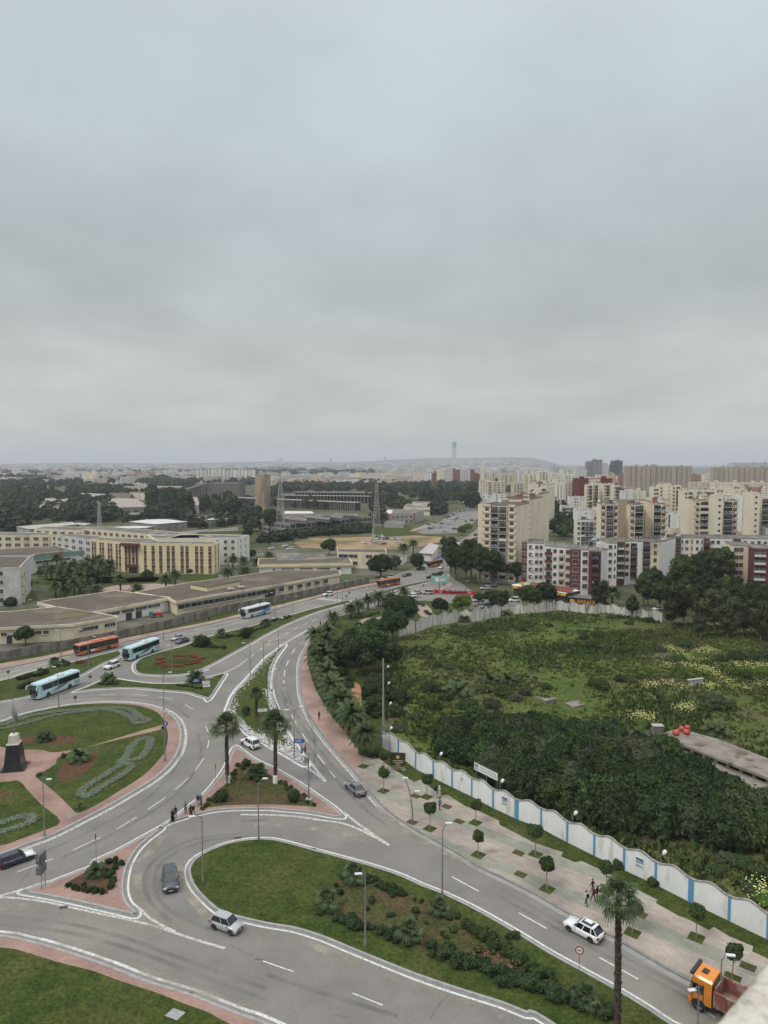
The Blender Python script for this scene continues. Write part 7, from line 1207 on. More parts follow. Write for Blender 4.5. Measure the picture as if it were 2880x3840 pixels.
sign('direction_sign','e 60,262','white arrow direction sign on the pebbled island',[('board',arrowboard(1.9,.6,False,1),[m_signw,m_back],2.4)],2.7,(-.2,.2))
for b,l,hh in(('a 600,238','thin post with a small brown plate at the soil bed'),'',)if False else(('a 600,238','thin post with a small brown plate at the soil bed',4.0),('d 1343,665','thin post with a narrow plate by the walking people',3.6),('d 1515,467','thin post with a plate at the tip of the paved triangle',2.6)):
 m=MB(); m.box(-.07,.07,-.03,0,-.35,.35); sign('sign_post',b,l,[('plate',m,M('plate_brown',(.16,.09,.05)),hh-.3)],hh)
m=MB(); m.box(-.45,.2,-1.2,.0,-.6,.6); m.add([(-.08,-1.2,-.6),(.08,-1.2,-.6),(.08,-1.2,.6),(-.08,-1.2,.6),(-.08,-1.6,0),(.08,-1.6,0)],[(0,1,5,4),(2,3,4,5),(0,4,3),(1,2,5)])
m2=MB(); m2.box(-.4,.2,-1.1,.2,-.45,.45); b=P1('a 270,380',.13); t=thing('direction_sign','dark backed direction boards on two posts seen edge on at the left paved tip','sign',b,math.radians(-2)); q=MB(); q.tube([(0,-.35,0),(0,-.35,4.4)],.05,6); q.tube([(0,.45,0),(0,.45,4.4)],.05,6); q.build('post',m_pole,t); m.build('board',m_back,t,(-.1,.7,3.7)); m2.build('board',m_back,t,(-.1,.5,2.3))
m=MB(); m.box(-.75,.75,-.04,0,-.55,.55); m.box(-.6,.6,-.05,-.04,.15,.3,1); m.box(-.6,.3,-.05,-.04,-.2,-.05,1)
sign('road_sign','h 1405,170','square grey board on two posts beyond the zebra crossing',[('board',m,[m_greyw,m_signw],2.6)],3.0,(-.5,.5)); m=MB(); m.box(-.4,.4,-.03,0,-.4,.4); sign('road_sign','h 1265,200','small square sign on a post near the zebra crossing',[('plate',m,m_back,2.4)],2.6); m=MB(); m.box(-.42,.42,-.03,0,-.42,.42); m.add([(-.25,-.04,-.25),(.25,-.04,-.25),(0,-.04,.28)],[(0,1,2)],1); sign('road_sign','h 1243,218','blue and white pedestrian crossing sign',[('plate',m,[m_signb,m_signw],2.0)],2.2)
d_=disc(.4); sign('road_sign','i 390,150','round red edged sign on the narrow median',[('disc',d_,M('sign_red',(.42,.03,.03)),2.8)],3.1)
gold=M('gold_print',(.50,.40,.22),rough=.5)
b=P1('e 899,558',.13); h=height_at(b,R_('e',0,457)[1]); t=thing('notice_board','dark brown notice board with gold lettering on two feet beside the lawn','board',b,face_rz(b,-.1)); m=MB(); m.box(-1.25,1.25,-.1,.1,.75,h); m.build('panel',M('board_brown',(.055,.045,.035)),t); m=MB();
for x in(-1.0,1.0):m.box(x-.06,x+.06,-.06,.06,0,.75); m.lathe([(.35,0),(.3,.12)],10,(x,0,0),1)
m.build('feet',[m_greyw,m_kerb],t); m=MB(); q=disc(.3,.02); m.add([(x,y-.11,z+h-.7)for x,y,z in q.v],q.f)
r_=random.Random(2)
for k in range(6):
 w=r_.uniform(.4,.9); m.box(-w,w,-.12,-.105,h-1.35-k*.28,h-1.22-k*.28)
m.build('printed_emblem',gold,t)
def logo(t,w,off=(0,0,0),big=False):
 x0,y0,z0=off; m=MB(); m.box(x0-w/2,x0+w/2,y0-.03,y0,z0-w*.58,z0+w*.58,0); m.box(x0-w*.42,x0+w*.42,y0-.04,y0-.03,z0-w*.05,z0+w*.5,1)
 for k in range(3):
  zz=z0-w*.02+k*w*.13; n=10; vs=[]
  for i in range(n+1):xx=x0-w*.42+w*.84*i/n; dz=math.sin(i/n*5)*w*.03; vs+=[(xx,y0-.047,zz+dz),(xx,y0-.047,zz+dz+w*.05)]
  m.add(vs,[(2*i,2*i+2,2*i+3,2*i+1)for i in range(n)],0)
 pq=m.build('plaque',[m_signw,M('logo_blue',(.03,.10,.22))],t); o=inst('lettering',text_mesh('SEAAL',w*.30,M('logo_green',(.03,.16,.13)),.004,.006),pq,(x0,y0-.04,z0-w*.32)); o.rotation_euler=(math.pi/2,0,0)
for i,tt,l in((6,.5,'blue and white water company plaque SEAAL on the wall, farther one'),(11,.5,'blue and white water company plaque SEAAL on the wall, nearer one')):
 a,b=WB[i],WB[i+1]; u=b-a; p=a.lerp(b,tt)-Vector((-u.y,u.x,0)).normalized()*.12; t=thing('wall_plaque',l,'sign',(p.x,p.y,1.9),math.atan2(u.y,u.x)); logo(t,1.15)
a,b=WB[4],WB[5]; u=b-a; p=a.lerp(b,.5)-Vector((-u.y,u.x,0)).normalized()*.12; m=MB(); m.box(-.25,.25,-.03,0,-.2,.2); m.box(-.18,.18,-.04,-.03,-.05,.12,1); o=m.build('small_plaque',[m_signw,M('logo_blue',(.03,.10,.22))],None,(p.x,p.y,2.1),None); o.rotation_euler=(0,0,math.atan2(u.y,u.x)); tag(o,'tiny number plaque on the white wall panel left of the name board','sign')
u=(WB[6]-WB[5]); n=Vector((-u.y,u.x,0)).normalized(); p=WB[5].lerp(WB[6],.3)+n*1.5; ht=height_at(p,R_('e',0,548)[1]); rzz=math.atan2(u.y,u.x)
t=thing('name_board','long white name board with blue logo standing behind the white wall','sign',(p.x,p.y,.1),rzz); pa,pb=px('e 1357,550 1525,620'); Wd=5.0; m=MB(); m.box(-Wd/2,Wd/2,-.05,.05,ht-1.2,ht,0); m.box(-Wd/2+.05,Wd/2-.05,-.055,-.05,ht-1.15,ht-.05,1); m.build('panel',[m_back,m_signw],t); m=MB(); [m.tube([(x,.1,0),(x,.1,ht-.1)],.05,6)for x in(-Wd*.45,0,Wd*.45)]; m.build('posts',m_pole,t)
logo(t,.8,(-Wd/2+.55,-.06,ht-.58))
for k,(s_,sz)in enumerate((("Société des Eaux et de l'Assainissement d'Alger",.178),("Centre Approvisionnement  ALGER CENTRE EST",.178))):o=inst('lettering',text_mesh(s_,sz,M('ink',(.02,.03,.07)),.003,.004),t,(.5,-.06,ht-.38-k*.38)); o.rotation_euler=(math.pi/2,0,0)
b=P1('i 513,150',.1); t=thing('billboard','green and white advertising billboard on a single pillar','billboard',b,face_rz(b)); h1,h0=height_at(b,R_('i',0,22)[1]),height_at(b,R_('i',0,75)[1]); m=MB(); m.box(-3.3,3.3,-.2,.2,h0,h1); m.box(-3.1,3.1,-.22,-.2,h0+.2,h1-.2,1); m.box(-1.6,-.2,-.23,-.22,h0+.5,h1-.7,2); m.box(.2,2.2,-.23,-.22,h0+1.2,h0+1.5,2); m.box(.2,1.6,-.23,-.22,h0+.7,h0+.9,2); m.build('panel',[m_teal,M('ad_green',(.20,.40,.33),(.35,.50,.42),.5),m_signw],t); m=MB(); m.tube([(0,.1,0),(0,.1,h0)],.2,8); m.build('pillar',m_pole,t)
A_,B_=P1('i 472,160'),P1('i 806,172'); t=thing('banner','long red banner with white letters, seen from behind across the street corner','banner',A_,math.atan2(B_.y-A_.y,B_.x-A_.x)); Lb=(B_-A_).length; hb=height_at(A_,R_('i',0,125)[1]); m=MB(); n=24; vs=[]
for i in range(n+1):x=Lb*i/n; sg=-.5*math.sin(math.pi*i/n); vs+=[(x,.12*math.sin(i*.9),.25+sg*.2),(x,.12*math.sin(i*.9+.4),hb+sg)]
vs2=[(x,y+.03,z)for x,y,z in vs]; m.add(vs+vs2,[(2*i,2*i+2,2*i+3,2*i+1)for i in range(n)]+[(2*n+2+2*i,2*n+2+2*i+1,2*n+5+2*i,2*n+4+2*i)for i in range(n)]+[(2*i+1,2*i+3,2*n+5+2*i,2*n+3+2*i)for i in range(n)]); m.build('cloth',M('banner_red',(.50,.015,.035),(.44,.01,.03),.5,.7),t)
m=MB(); [m.tube([(x,.1,0),(x,.1,hb+.3)],.06,6)for x in(0,Lb*.5,Lb)]; m.build('poles',m_pole,t)
o=inst('lettering',text_mesh('BONHEUR',2.0,M('banner_dark',(.20,.02,.03)),.01,.03,True),t,(Lb*.48,-.2,hb*.56)); o.rotation_euler=(math.pi/2,0,0); q=disc(.7); m=MB(); m.add([(x+Lb*.16,y-.2,z+hb*.6)for x,y,z in q.v],q.f); q=disc(.5,.03); m.add([(x+Lb*.8,y-.2,z+hb*.6)for x,y,z in q.v],q.f); m.build('emblem',M('banner_pale',(.45,.20,.20)),t)
pA,pB=P1('j 105,238'),P1('j 360,262'); t=thing('burger_shop','black fronted burger restaurant with orange lettering at the foot of the corner block','shop',pA,math.atan2(pB.y-pA.y,pB.x-pA.x)); Ls=(pB-pA).length; hs=height_at(pA,R_('j',0,185)[1]); m=MB(); m.box(0,Ls,0,7,0,hs); m.build('shop_body',m_dark,t); m=MB(); m.box(-.2,Ls+.2,-.4,0,hs-3.3,hs); m.build('fascia',M('fascia_black',(.018,.015,.014),rough=.4),t); m=MB(); m.box(-.3,Ls+.4,-.5,7.2,hs,hs+.2); m.build('roof',m_roofg,t)
orange=M('sign_orange',(.75,.32,.05),rough=.5); o=inst('lettering',text_mesh('LA BARAQUE',Ls*.155,orange,.03,.03),t,(Ls*.52,-.46,hs-1.15)); o.rotation_euler=(math.pi/2,0,0); o=inst('lettering',text_mesh('CHEESE BURGER',Ls*.07,orange,.03,.02),t,(Ls*.56,-.46,hs-2.35)); o.rotation_euler=(math.pi/2,0,0)
m=MB(); q=disc(Ls*.06); m.add([(x+Ls*.12,y-.42,z+hs-1.2)for x,y,z in q.v],q.f,0); m.box(Ls*.12-.5,Ls*.12+.5,-.47,-.45,hs-1.15,hs-.8,1); m.box(Ls*.12-.5,Ls*.12+.5,-.47,-.45,hs-1.6,hs-1.3,1); m.build('burger_logo',[m_signw,orange],t)
pA,pB=P1('i 1090,165'),P1('j 100,235'); t=thing('shop_row','row of shops with white canopies and coloured signs under a red tiled awning','shop',pA,math.atan2(pB.y-pA.y,pB.x-pA.x)); Ls=(pB-pA).length; m=MB(); m.box(0,Ls,0,8,0,3.6); m.build('shop_body',m_dark,t); m=MB(); m.box(-.3,Ls,-.9,8,3.6,3.9); m.build('canopy',m_signw,t); m=MB(); m.add([(Ls*.25,-.3,4.0),(Ls+1,-.3,4.0),(Ls+1,3.5,5.2),(Ls*.25,3.5,5.2)],[(0,1,2,3)]); m.add([(Ls*.25,-.3,3.9),(Ls+1,-.3,3.9),(Ls+1,3.5,5.1),(Ls*.25,3.5,5.1)],[(0,3,2,1)]); m.build('tiled_awning',M('awning_red',(.20,.065,.045),(.15,.055,.045),.8),t)
r_=random.Random(8)
for i in range(9):m=MB(); x=Ls*(i+.1)/9; m.box(x,x+Ls/9*.85,-.95,-.9,2.7,3.6); m.build('shop_sign',r_.choice([M('s_purple',(.09,.03,.12)),M('s_yellow',(.65,.42,.05)),M('s_red',(.45,.03,.03)),M('s_navy',(.03,.04,.14)),M('s_white2',(.6,.6,.6))]),t)
m=MB()
for i in range(14):x,y=r_.uniform(0,Ls*.3),r_.uniform(0,7); m.box(x,x+r_.uniform(.8,2.5),y,y+r_.uniform(.6,1.6),3.9,3.9+r_.uniform(.1,.6),r_.randrange(3))
m.build('roof_clutter',[m_greyw,m_cream,m_teal],t); m=MB(); q=disc(.9,.1); m.add([(x+Ls*.2,y-.9,z+4.8)for x,y,z in q.v],q.f); m.build('round_sign',M('s_yellow',(.65,.42,.05)),t)
b=P1('d 93,545',.13); hp=height_at(b,R_('d',0,398)[1]); hw2=height_at(b,R_('d',0,342)[1]); ht=height_at(b,R_('d',0,98)[1]); rot=math.radians(12); t=thing('monument','monument with a black stepped pedestal, white stone and a twisting pointed metal blade','monument',b,rot)
m=MB(); m.box(-1.9,1.9,-1.9,1.9,0,.18); m.box(-1.55,1.55,-1.55,1.55,.18,.4)
def frus(m,w0,w1,z0,z1,mi=0):m.add([(-w0,-w0,z0),(w0,-w0,z0),(w0,w0,z0),(-w0,w0,z0),(-w1,-w1,z1),(w1,-w1,z1),(w1,w1,z1),(-w1,w1,z1)],[(0,3,2,1),(4,5,6,7),(0,1,5,4),(1,2,6,5),(2,3,7,6),(3,0,4,7)],mi)
frus(m,1.35,.95,.4,hp); m.build('pedestal',M('black_granite',(.02,.021,.024),(.035,.036,.04),2,.25),t); m=MB(); frus(m,.96,.92,hp,hp+.15); frus(m,.74,.62,hp+.15,hw2); m.build('stone_block',M('pale_stone',(.62,.57,.47),(.50,.46,.38),1.5,.9),t)
m=MB(); n=26; vs=[]
for i in range(n+1):
 f=i/n; z=hw2-.2+(ht-hw2+.2)*f; a=f*5.2+.6; w=(.10+.42*math.sin(math.pi*min(1,f*1.15))**1.3*(1-f*.3))if f<.86 else .30*(1-f)/.14+.015
 ox=.55*math.sin(f*3.6)*(1-f); vs+=[(ox-w*math.cos(a),-w*math.sin(a)*.6,z),(ox+w*math.cos(a),w*math.sin(a)*.6,z+.1),(ox+w*math.cos(a)-.03,w*math.sin(a)*.6+.08,z+.1),(ox-w*math.cos(a)-.03,-w*math.sin(a)*.6+.08,z)]
m.add(vs,[(i*4+e,i*4+(e+1)%4,i*4+4+(e+1)%4,i*4+4+e)for i in range(n)for e in range(4)],0,True); m.build('twisted_blade',M('brushed_steel',(.36,.36,.35),(.28,.28,.27),2,.35,metal=.5),t)
t=thing('concrete_platform','long weathered concrete roof slab with a dark gap along its edge in the shrubs','platform',P1('f 1300,420')); c=t.location
def slabp(s,z0,z1,nm,mt):q=flat(gw(s,z1)); m=MB(); m.prism([(v.x-c.x,v.y-c.y)for v in ccw(q)],z0,z1); m.build(nm,mt,t)
m_old=M('old_concrete',(.25,.225,.19),(.18,.16,.135),.5,.95,c3=(.12,.10,.08),s3=.35,f3=.62,w3=.04,fine=(2,.15))
slabp('f 1040,368 985,335 1110,300 1240,338 1350,366 1659,488 2100,680 2100,800 1659,608',1.9,2.3,'upper_slab',m_old); slabp('f 1050,378 1100,372 1659,590 2100,760 2100,860 1659,640',-.2,.7,'gap_shade_fill',m_dark); slabp('f 1015,392 1050,386 1300,490 1659,645 2100,850 2100,1000 1659,780 1400,640 1090,540 1040,460',0,1.2,'lower_slab',m_old)  # dark block between the slabs paints the shade of the gap
q=flat(gw('f 1050,385 1659,615',1.9)); m=MB()
for i in range(9):v=q[0].lerp(q[1],i/8)-c; m.box(v.x-.2,v.x+.2,v.y-.2,v.y+.2,0,1.9)
m.build('supports',m_old,t)
for s,l,rt_ in(('f 1085,337','lying on the left',1),('f 1120,315','standing at the back',0),('f 1152,332','lying on the right',1),('f 1157,308','standing at the far right',0)):
 p=G(*px(s)[0],2.5); m=MB(); m.lathe([(.42,0),(.45,.05),(.42,.45),(.45,.5),(.42,.9),(.05,.92)],12,(0,0,-.45)); o=tag(m.build('barrel',M('barrel_red',(.50,.09,.05),(.40,.07,.04),2,.6),None,(p.x,p.y,2.75)),'orange red barrel on the concrete slab, '+l,'barrel','red barrels on the slab');
 if rt_:o.rotation_euler=(math.pi/2,.4,.5)
p=P1('f 970,350'); m=MB(); m.box(-.9,.9,-.6,.6,0,2.0); m.box(-1.0,1.0,-.7,.7,2.0,2.15,1); tag(m.build('concrete_box',[m_old,m_greyw],None,p),'pale topped concrete box at the end of the long slab','box')
p=P1('j 1095,888',.2); t=thing('wall_fragment','white panelled wall fragment with a coping standing in the field','wall',p,.35); m=MB(); m.box(-1.9,1.9,-.15,.15,0,1.8); [m.box(x-.06,x+.06,-.2,.2,0,1.8,1)for x in(-1.9,-.7,.5,1.9)]; m.build('panels',[m_oldw,m_old],t); m=MB(); m.box(-2.2,2.1,-.35,.35,1.8,2.0); m.build('coping',m_greyw,t)
t=thing('ruined_slab','pale flat concrete slab beside the white wall fragment','slab',P1('j 1030,890')); c=t.location; slabp('j 912,882 1012,862 1075,885 1165,900 1010,916',-.2,.75,'slab',m_old)
t=thing('ruined_slab','broken masonry basin edge in the middle of the field','slab',P1('i 1340,980')); c=t.location; slabp('i 1255,950 1270,955 1330,972 1425,965 1430,975 1340,990',0,1.0,'masonry',m_old)
t=thing('ruined_slab','grey flat slab right of the broken masonry','slab',P1('i 1570,1010')); c=t.location; slabp('i 1490,1005 1590,988 1645,1018 1560,1040',-.2,.6,'slab',m_old)
zt=EYE-1.0; a,b=G(2905,3548,zt),G(2640,3855,zt); u=(b-a).normalized(); n=Vector((-u.y,u.x,0));
if n.x<0:n=-n
a2,b2=a-u*3,b+u*2; t=thing('roof_parapet','rough pale concrete parapet corner, blurred, close in the bottom right corner','parapet',(a.x,a.y,0)); c=t.location
bm=bmesh.new(); N1,N2=220,34; vs=[]; prof=[]
for k in range(N2):
 f=k/(N2-1)
 if f<.35:prof.append((.0+.0,-.22*(1-f/.35)-.03))
 elif f<.5:an=(f-.35)/.15*math.pi/2; prof.append((.03*(1-math.cos(an)),-.03+.03*math.sin(an)))
 else:prof.append((.03+.32*(f-.5)/.5,0))
L_=(b2-a2).length
for i in range(N1):
 for(o_,z_)in prof:q=a2+u*(L_*i/(N1-1))+n*o_; vs.append(bm.verts.new((q.x-c.x,q.y-c.y,zt+z_+random.uniform(-.0009,.0009))))
for i in range(N1-1):
 for k in range(N2-1):f=bm.faces.new((vs[i*N2+k],vs[i*N2+k+1],vs[(i+1)*N2+k+1],vs[(i+1)*N2+k])); f.smooth=True
me=bpy.data.meshes.new('coping'); bm.to_mesh(me); bm.free(); me.materials.append(M('rough_parapet',(.46,.425,.36),(.25,.23,.195),34,.95,bump=.05,bscale=60,c3=(.54,.505,.435),s3=11,f3=.5)); inst('coping',me,t)
mb=MB(); q=[a2+n*.02-c,b2+n*.02-c,b2+n*.34-c,a2+n*.34-c]; mb.prism([(v.x,v.y)for v in ccw(q)],20,zt-.2); mb.build('wall',m_beige,t)
m_tyre=M('tyre',(.018,.018,.019),rough=.8); m_rim=M('rim',(.35,.35,.36),rough=.35,metal=.7); m_cglass=M('car_glass',(.012,.015,.018),rough=.06,spec=.9); m_trim=M('black_trim',(.02,.02,.02),rough=.5)
m_hl=M('headlight',(.70,.72,.74),rough=.1); m_tl=M('tail_light',(.30,.01,.012),rough=.2); m_plate=M('number_plate',(.50,.49,.42),rough=.5)
def paint(n,c,r=.25):return M('paint_'+n,c,rough=r,coat=.6,fine=(1.2,.04))
PT_={'white':paint('white',(.66,.67,.67)),'silver':paint('silver',(.36,.37,.38)),'black':paint('black',(.022,.024,.03)),'dark':paint('dark',(.050,.055,.065)),'grey':paint('grey',(.14,.145,.15)),'beige':paint('beige',(.42,.39,.33)),'aqua':paint('aqua',(.45,.655,.685),.3),'orange':paint('orange',(.52,.155,.055),.4),'blue':paint('blue',(.03,.08,.2)),'cab':paint('cab',(.66,.22,.02),.55),'navy':paint('navy',(.02,.025,.05))}
def loft(mb,st,mi=0,caps=True,sm=False):
 n=len(st[0]); vs=[v for s in st for v in s]; fs=[(i*n+k,i*n+(k+1)%n,(i+1)*n+(k+1)%n,(i+1)*n+k)for i in range(len(st)-1)for k in range(n)]
 if caps:fs+=[tuple(range(n-1,-1,-1)),tuple(range((len(st)-1)*n,len(st)*n))]
 mb.add(vs,fs,mi,sm)
WH={}
def wheel(r,w):
 k=(r,w)
 if k not in WH:
  m=MB(); n=18
  def ring(rr,y):return[(rr*math.cos(2*math.pi*i/n),y,rr*math.sin(2*math.pi*i/n))for i in range(n)]
  loft(m,[ring(r*.62,-w/2),ring(r*.95,-w/2),ring(r,-w*.35),ring(r,w*.35),ring(r*.95,w/2),ring(r*.62,w/2)],0,False,True)
  rm=MB()
  for y in(-w*.46,w*.46):rm.add([(0,y,0)]+ring(r*.63,y),[(0,i+1,(i+1)%n+1)for i in range(n)],0)
  for y in(-w*.47,w*.47):
   for i in range(5):a=i*1.257; rm.add([(math.cos(a+.35)*r*.25,y*1.01,math.sin(a+.35)*r*.25),(math.cos(a+.35)*r*.58,y*1.01,math.sin(a+.35)*r*.58),(math.cos(a+.9)*r*.58,y*1.01,math.sin(a+.9)*r*.58)],[(0,1,2)],1)
  WH[k]=(m.mesh('wheel',[m_tyre]),rm.mesh('rim',[m_rim,m_tyre]))
 return WH[k]
def put_wheel(r,w,t,p):o=inst('wheel',wheel(r,w)[0],t,p); inst('rim',wheel(r,w)[1],o)
DIM={'hatch':(4.15,1.76,1.47),'mini':(3.6,1.62,1.52),'sedan':(4.5,1.76,1.43),'suv':(4.45,1.84,1.63),'wagon':(4.2,1.68,1.45),'van':(4.9,1.95,1.95),'kangoo':(4.2,1.8,1.82)}
GH={'hatch':(.95,.25,-1.45,-1.95),'mini':(1.0,.45,-1.35,-1.68),'sedan':(.85,.15,-1.0,-1.65),'suv':(1.0,.35,-1.65,-2.08),'wagon':(.95,.2,-1.75,-2.15),'van':(1.75,1.1,-2.2,-2.4),'kangoo':(1.3,.65,-1.85,-2.02)}
CM={}
def car_meshes(kind,pn,hood=None,roofc=None):
 key=(kind,pn,hood,roofc)
 if key in CM:return CM[key]
 L_,W_,H_=DIM[kind]; hl,hw=L_/2,W_/2; a0,a1,a2,a3=GH[kind]; zb=H_*.60 if kind not in('van','kangoo')else H_*.54; P_=PT_[pn]; mb=MB()
 xs_=[-hl,-hl+.12,-hl+.5,a2,0,a0,a0+.35,hl-.35,hl-.08,hl]
 rear_deck=zb*.98 if kind=='sedan' else zb
 def st(x):
  f=(x+hl)/L_; w=hw*(.80 if x in(-hl,hl)else .92 if x in(-hl+.12,hl-.08)else .985 if abs(x)>hl-.6 else 1); zt_=zb if x<a0 else zb-.10*((x-a0)/(hl-a0))-(.10 if x>=hl-.08 else 0)-(.06 if x==hl else 0)
  if x<=-hl+.12:zt_=rear_deck-(.06 if x==-hl else 0)
  zl=.30 if x in(-hl,hl)else .20; wt=w*.9
  return[(x,-w*.94,zl),(x,-w,zl+.2),(x,-w,zt_*.78),(x,-wt,zt_),(x,0,zt_+.02),(x,wt,zt_),(x,w,zt_*.78),(x,w,zl+.2),(x,w*.94,zl)]
 loft(mb,[st(x)for x in xs_],0,True,False)
 bm=bmesh.new(); me=mb.mesh('body',[P_,m_trim]); bm.from_mesh(me); bmesh.ops.remove_doubles(bm,verts=bm.verts,dist=.001); bmesh.ops.recalc_face_normals(bm,faces=bm.faces); bmesh.ops.bevel(bm,geom=[e_ for e_ in bm.edges if len(e_.link_faces)==2 and e_.calc_face_angle(0)>.3],offset=.07,segments=2,affect='EDGES',clamp_overlap=True)
 for f in bm.faces:f.smooth=True
 if hood:
  for f in bm.faces:
   if f.calc_center_median().x>a0 and f.normal.z>.3:f.material_index=2
  me.materials.append(PT_[hood])
 bm.to_mesh(me); bm.free(); md={'body':me}
 g=MB(); zr=H_-.03; wb,wr=hw*.89,hw*.70
 if kind in('van','kangoo'):wr=hw*.80
 def gs(xb,xr,z=zr):return None
 base=[(a0,-wb*.9,zb-.02),(a0,wb*.9,zb-.02),(a3,wb*.92,zb-.02),(a3,-wb*.92,zb-.02)]; mid=[((a0+a3)/2,0)]
 top=[(a1,-wr*.93,zr),(a1,wr*.93,zr),(a2,wr*.95,zr),(a2,-wr*.95,zr)]
 m0=[(0,-wb,zb-.02),(0,wb,zb-.02)]; t0_=[(-.3,-wr,zr+.02),(-.3,wr,zr+.02)]
 v=[base[0],m0[0],base[3],base[2],m0[1],base[1],top[0],t0_[0],top[3],top[2],t0_[1],top[1]]
 g.add(v,[(0,1,7,6),(1,2,8,7),(2,3,9,8),(3,4,10,9),(4,5,11,10),(5,0,6,11),(6,7,8,9,10,11)]); md['windows']=g.mesh('windows',[m_cglass])
 r=MB(); e=.03
 def R3(p,dz):return(p[0],p[1]*1.03,p[2]+dz)
 rp=[top[0],t0_[0],top[3],top[2],t0_[1],top[1]]; r.add([R3(p,-.03)for p in rp]+[R3((p[0],p[1]*.93,p[2]),.035)for p in rp],[tuple(range(6,12)),(5,4,3,2,1,0)]+[(i,(i+1)%6,(i+1)%6+6,i+6)for i in range(6)])
 def pil(b,t,w):
  for s in(-1,1):
   b1,t1=Vector((b[0],s*abs(b[1])*1.012,b[2])),Vector((t[0],s*abs(t[1])*1.02,t[2])); r.add([b1+Vector((-w,0,0)),b1+Vector((w,0,0)),t1+Vector((w,0,0)),t1+Vector((-w,0,0))],[(0,1,2,3)])
 pil(base[0],top[0],.05); pil(base[3],top[3],.07 if kind!='wagon' else .1)
 lerp=lambda a,b,f:tuple(a[i]+(b[i]-a[i])*f for i in range(3)); pil(lerp(m0[0],base[3],.1),lerp(t0_[0],top[3],.1),.05);
 if kind in('wagon','suv','van','kangoo','hatch'):pil(lerp(m0[0],base[3],.62),lerp(t0_[0],top[3],.75),.06 if kind!='van' else .9)
 md['roof']=r.mesh('roof',[P_]); md['sunroof']=MB().box(a2+.3,a1-.12,-wr*.72,wr*.72,zr+.03,zr+.045).mesh('sunroof',[m_cglass])
 h=MB(); [h.box(hl-.16,hl+.012,s*hw*.72-.2,s*hw*.72+.16,zb*.66,zb*.83)for s in(-1,1)]; md['headlight']=MB().box(-.14,.03,-.19,.17,-.08,.08).mesh('headlight',[m_hl]); md['tail_light']=MB().box(-.03,.14,-.15,.15,-.13,.13).mesh('tail_light',[m_tl])
 h=MB(); h.box(hl-.03,hl+.02,-.42,.42,zb*.45,zb*.66); h.box(hl-.05,hl+.03,-hw*.7,hw*.7,.3,.36); h.box(-hl-.02,-hl+.02,-hw*.7,hw*.7,.3,.45); md['grille']=h.mesh('grille',[m_trim]); md['plate']=MB().box(-.01,.02,-.26,.26,-.06,.06).mesh('number_plate',[m_plate])
 md['mirror']=MB().box(-.08,.08,-.09,.09,-.06,.07).mesh('mirror',[P_]);
 h=MB(); [h.box(x-.36,x+.36,s*(hw-.02)-.02,s*(hw-.02)+.035,.18,.36)if False else h.add([(x+.40*math.cos(k*math.pi/8),s*(hw+.012),.31+.40*math.sin(k*math.pi/8))for k in range(9)]+[(x,s*(hw+.012),.2)],[tuple(range(9))+(9,)])for x in(-L_*.3,L_*.31)for s in(-1,1)]; md['arches']=h.mesh('wheel_arch',[m_trim])
 h=MB(); [h.box(-hl*.02-.01,-hl*.02+.01,s*hw*1.0-.004*s,s*hw*1.0+.006*s,.35,zb*.8)for s in(-1,1)]; md['seam']=h.mesh('door_seam',[m_trim])
 CM[key]=md; return md
def vplace(t,front,rear,hw,off=True,z=.02):
 f,r=P1(front,z),P1(rear,z); d=(f-r).normalized(); n=Vector((-d.y,d.x,0)); m=(f+r)/2
 if off:
  if n.y<0:n=-n
  m=m+n*hw
 t.location=(m.x,m.y,z); t.rotation_euler=(0,0,math.atan2(d.y,d.x)); return t
def car(kind,pn,front,rear,label,off=True,hood=None,roofc=None,group=None,name='car',z=.02):
 md=car_meshes(kind,pn,hood,roofc); L_,W_,H_=DIM[kind]; t=thing(name,label,'car' if name=='car' else 'van',group=group); zb=H_*.6; hl,hw=L_/2,W_/2; a0=GH[kind][0]
 for k in('body','windows','roof','grille')+(('sunroof',)if roofc else()):inst(k,md[k],t)
 inst('wheel_arches',md['arches'],t); inst('door_seam',md['seam'],t)
 for s in(-1,1):
  inst('headlight',md['headlight'],t,(hl-.06,s*hw*.70,zb*.70)); inst('tail_light',md['tail_light'],t,(-hl+.02,s*hw*.74,zb*.80)); inst('mirror',md['mirror'],t,(a0-.35,s*(hw+.08),zb+.05))
  for x in(-L_*.3,L_*.31):put_wheel(.31,.2,t,(x,s*(hw-.09),.31))
 inst('number_plate',md['plate'],t,(hl+.01,0,.42)); inst('number_plate',md['plate'],t,(-hl-.03,0,.6))
 return vplace(t,front,rear,hw,off,z)
car('wagon','navy','a 180,215','a 48,262','dark estate car with a white bonnet at the left edge',hood='white')
car('suv','dark','a 1063,400','a 1056,310','dark grey hatchback driving round the loop towards the viewer',off=False)
car('mini','silver','a 1440,684','a 1320,640','small silver hatchback with roof rails leaving the loop')
car('hatch','white','c 412,650','c 560,730','white hatchback with black glass roof on the right hand road',roofc='dark')
car('sedan','grey','e 580,682','e 628,724','grey sedan driving away beside the slab pavement')
car('suv','white','d 1505,405','d 1556,435','white sports utility car between the two tall fan palms')
car('suv','white','g 866,748','g 920,728','white compact people carrier between the two grass medians')
car('sedan','silver','g 1340,528','g 1420,502','silver sedan in front of the dark one on the upper road',off=False)
car('sedan','dark','g 1397,552','g 1470,530','dark sedan behind the silver one at the big median')
car('suv','white','h 1083,180','h 1135,174','white sports utility car stopped at the zebra crossing')
gq='cars parked or driving at the far street corner'
